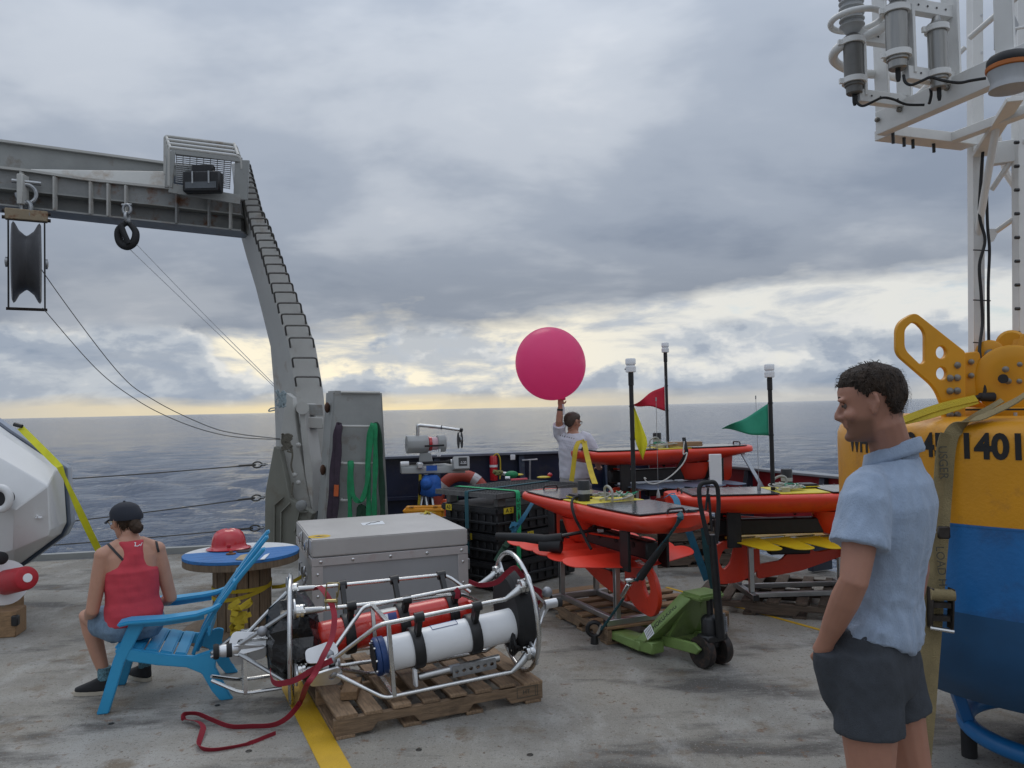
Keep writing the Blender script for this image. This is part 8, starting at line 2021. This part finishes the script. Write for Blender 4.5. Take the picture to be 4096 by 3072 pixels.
# cap, hair, bun, glasses
CAPM = mat('dark_navy_cap', (.013, .016, .026), .8, var=.2, vs=40, bump=.2, bs=200)
def regw(x, y, z):
    lim = .03 if x > .01 else (.02 if x > -.03 else -.07 + .0 * z)
    return min(z - lim, .040 - z)
hair(H2, wt, HAIRB, regw, .008, 220, .03, 8, (-.9, 0, -.3), spiky=.25)
mb = MB(); rg = []
for z, sx, sy in ((.018, .112, .089), (.040, .115, .091), (.066, .109, .087), (.088, .093, .076), (.107, .067, .056), (.119, .034, .030), (.122, .006, .006)):
    rg.append([H2.p(-.004 + sx * math.cos(t) - (.010 if z < .05 else 0), sy * math.sin(t), z - .012 * (1 - math.cos(t)) * .5 * (1 if z < .08 else .3)) for t in [2 * math.pi * i / 30 for i in range(30)]])
mb.rings(rg); cap_ = mb.build('cap', CAPM, wt, ang=60)
mb = MB(); bl0 = []
for i in range(11):
    t = -.5 + i / 10; y = t * .15; bl0.append((y, .095 + .085 * math.sqrt(max(0, 1 - (2 * t) ** 2))))
rg = [[H2.p(.085, y, .030 - abs(y) * .25), H2.p(x, y * .95, .018 - abs(y) * .30), H2.p(x, y * .95, .022 - abs(y) * .30), H2.p(.085, y, .036 - abs(y) * .25)] for y, x in bl0]
mb.rings(rg); mb.build('bill', CAPM, cap_)
mb = MB(); mb.ell(H2.p(0, 0, .123), (.007, .007, .005)); mb.build('cap_button', CAPM, cap_)
mb = MB(); mb.ell(H2.p(-.120, 0, -.045), (.036, .036, .034)); mb.ell(H2.p(-.098, 0, -.02), (.035, .045, .04)); me = solid(mb, .004, 2, lambda w: mnoise.noise(w * 60) * .006); put_mesh('hair_bun', me, HAIRB, wt)
mb = MB(); mb.tube([H2.p(-.096 + .006, .03 * math.cos(t), -.035 + .03 * math.sin(t)) for t in [2 * math.pi * i / 16 for i in range(16)]], .006, 6, closed=True); mb.build('hair_tie', BLACK, wt)
mb = MB(); mb.tube([H2.p(-.01, .080, .008), H2.p(.05, .078, .006), H2.p(.088, .066, .004)], .0022, 6); mb.tube([H2.p(.088, .066, .012), H2.p(.096, .030, .012), H2.p(.094, .02, -.012), H2.p(.088, .05, -.016), H2.p(.088, .066, .012)], .0024, 6); mb.build('glasses', mat('gold_frame', (.45, .36, .18), .3, .8), wt)
worn('bra_strap', line((424, 2168), (492, 2240), 9), .014, BLACK, wt, [wbody], .003)
worn('bra_strap', line((620, 2150), (634, 2208), 7), .014, BLACK, wt, [wbody], .003)
for seg in (((537, 2171), (544, 2171)), ((541, 2172), (541, 2184)), ((537, 2184), (552, 2185)), ((552, 2184), (560, 2178)), ((561, 2184), (568, 2170))):
    worn('logo_mark', line(*seg, 3), .004, PAPER, tank, [tank], .002, .001)

# ---------------------------------------------------------------- man with balloon
gf = V((.22, .975, 0)).normalized(); gl = V((-gf.y, gf.x, 0)); K9 = .93
gt = thing('person', 'man in white T-shirt at the stern rail holding the pink balloon overhead', 'person', (.72, 9.2, 0))
GC = V((.70, 9.2, 0))
H3 = Head(U(2290, 1690, 9.2), V((.80, .60, -.05)), k=1.05)
GN = V((.69, 9.2, 1.405))
GLS, GRS = GC + gl * .17 + Z * 1.37, GC - gl * .17 + Z * 1.33
GLE, GLW = U(2237, 1685, 9.15), U(2241, 1627, 9.15)
GRE, GRW = GRS + V((.10, .02, -.26)), GRS + V((.13, .22, -.36))
mb = MB()
oval(mb, [(GC + Z * .72, gl, .13, gf, .09, .10), (GC + Z * .82, gl, .165, gf, .11, .12), (GC + Z * .96, gl, .16, gf, .12, .10), (GC + Z * 1.2, gl, .150, gf, .10, .10), (GC + Z * 1.32, gl, .14, gf, .07, .08), (GN, gl, .06, gf, .05, .055)])
limb(mb, [GN - Z * .03, GN + Z * .03, H3.p(-.03, 0, -.05)], [.06, .054, .052])
limb(mb, [GLS - gl * .04 - Z * .04, GLS + Z * .03, GLS.lerp(GLE, .5), GLE, GLE.lerp(GLW, .4), GLW], [.058, .056, .048, .040, .040, .028]); limb(mb, [GRS - Z * .01, GRS.lerp(GRE, .4), GRE, GRE.lerp(GRW, .4), GRW], [.046, .048, .040, .040, .026])
mb.ell(GRS - Z * .01, (.046, .046, .044)); hand(mb, GLW + Z * .01, Z + V((.12, 0, 0)), gf, .95, .95); hand(mb, GRW, gf, -Z, .95, .6, False)
for s_ in (-1, 1):
    h_ = GC + gl * .09 * s_ + Z * .80; k_ = GC + gl * .10 * s_ + Z * .44; a_ = GC + gl * .10 * s_ + Z * .07
    limb(mb, [h_, h_.lerp(k_, .5), k_, k_.lerp(a_, .3), a_], [.088, .075, .055, .054, .036]); limb(mb, [a_ - gf * .05 - Z * .035, a_ + gf * .15 - Z * .045], [.035, .03])
H3.skull(mb); H3.face(mb)
put_mesh('body', solid(mb, .008, 3), SKIN, gt)
TSH = mat('white_cotton', (.60, .60, .66), .85, var=.05, vs=20, bump=.2, bs=150)
mb = MB()
oval(mb, [(GC + Z * .87, gl, .180, gf, .14, .13), (GC + Z * .95, gl, .180, gf, .135, .125), (GC + Z * 1.08, gl, .178, gf, .13, .12), (GC + Z * 1.22, gl, .182, gf, .125, .128), (GC + Z * 1.33, gl, .165, gf, .095, .11), (GC + Z * 1.385, gl, .085, gf, .06, .075)], 28)
limb(mb, [GLS - gl * .05 - Z * .06, GLS + Z * .02, GLS.lerp(GLE, .75)], [.075, .076, .074], 18); limb(mb, [GRS + gl * .09 + Z * .03, GRS + gl * .02 + Z * .005, GRS - Z * .04, GRS.lerp(GRE, .7)], [.055, .066, .070, .074], 18)
tsh = put_mesh('t_shirt', solid(mb, .009, 4, lambda w: mnoise.noise(V((w.x * 10, w.y * 10, w.z * 7))) * .010 + mnoise.noise(V((w.x * 22 + w.z * 14, w.y * 20, w.z * 20))) * .005), TSH, gt)
KH = mat('khaki_grey_cotton', (.34, .33, .32), .85, var=.08, vs=20)
mb = MB(); oval(mb, [(GC + Z * .70, gl, .15, gf, .11, .12), (GC + Z * .80, gl, .178, gf, .125, .135), (GC + Z * .92, gl, .172, gf, .12, .12)], 24)
for s_ in (-1, 1): limb(mb, [GC + gl * .09 * s_ + Z * .80, GC + gl * .10 * s_ + Z * .44], [.105, .10], 18)
put_mesh('shorts', solid(mb, .010, 4), KH, gt)
def regg(x, y, z):
    lim = .052 if x > .05 else (.03 if x > -.02 else .03 - min(1, (-.02 - x) / .03) * .085)
    return z - lim
hair(H3, gt, mat('grey_brown_hair', (.07, .048, .035), .6, var=.4, vs=60), regg, .014, 200, .04, 5, (-.2, 0, .6), spiky=.5)
H3.eyes(gt)
mb = MB(); mb.tube([H3.p(-.01, -.082, .008), H3.p(.05, -.080, .008), H3.p(.092, -.066, .006)], .003, 6)
mb.tube([H3.p(.092, -.066, .014), H3.p(.102, -.030, .014), H3.p(.104, -.016, -.004), H3.p(.098, -.036, -.020), H3.p(.092, -.062, -.012), H3.p(.092, -.066, .014)], .003, 6); mb.build('glasses', BLACK, gt)
mb = MB(); w0 = GLW - (GLW - GLE).normalized() * .035; mb.lathe([(.032, -.012), (.036, -.010), (.036, .010), (.032, .012)], w0, (GLW - GLE), 16); mb.build('wrist_watch', BLACK, gt)
mb = MB(); mb.ribbon([GLW + V((.03, -.02, .03)), GLW + V((.04, -.03, -.03)), GLW + V((.035, -.03, -.09))], .02, (1, 0, 0), .003); mb.build('paper_tag', PAPER, gt)
for k in range(7):
    worn('shirt_print', [(2240 + 9 * k, 1741 + 2.2 * k), (2243 + 9 * k, 1741.7 + 2.2 * k)], .012 if k != 2 else .024, INKG, tsh, [tsh], .002, .001)
rnd = random.Random(5); PGR = mat('pale_print', (.42, .42, .47), .85)
for r_ in range(4):
    for k in range(7 - r_):
        x, y = 2250 + 8 * k + 4 * r_, 1760 + 11 * r_ + 2 * k; worn('shirt_print', [(x, y), (x + 3, y + .5)], .010, PGR, tsh, [tsh], .002, .001)
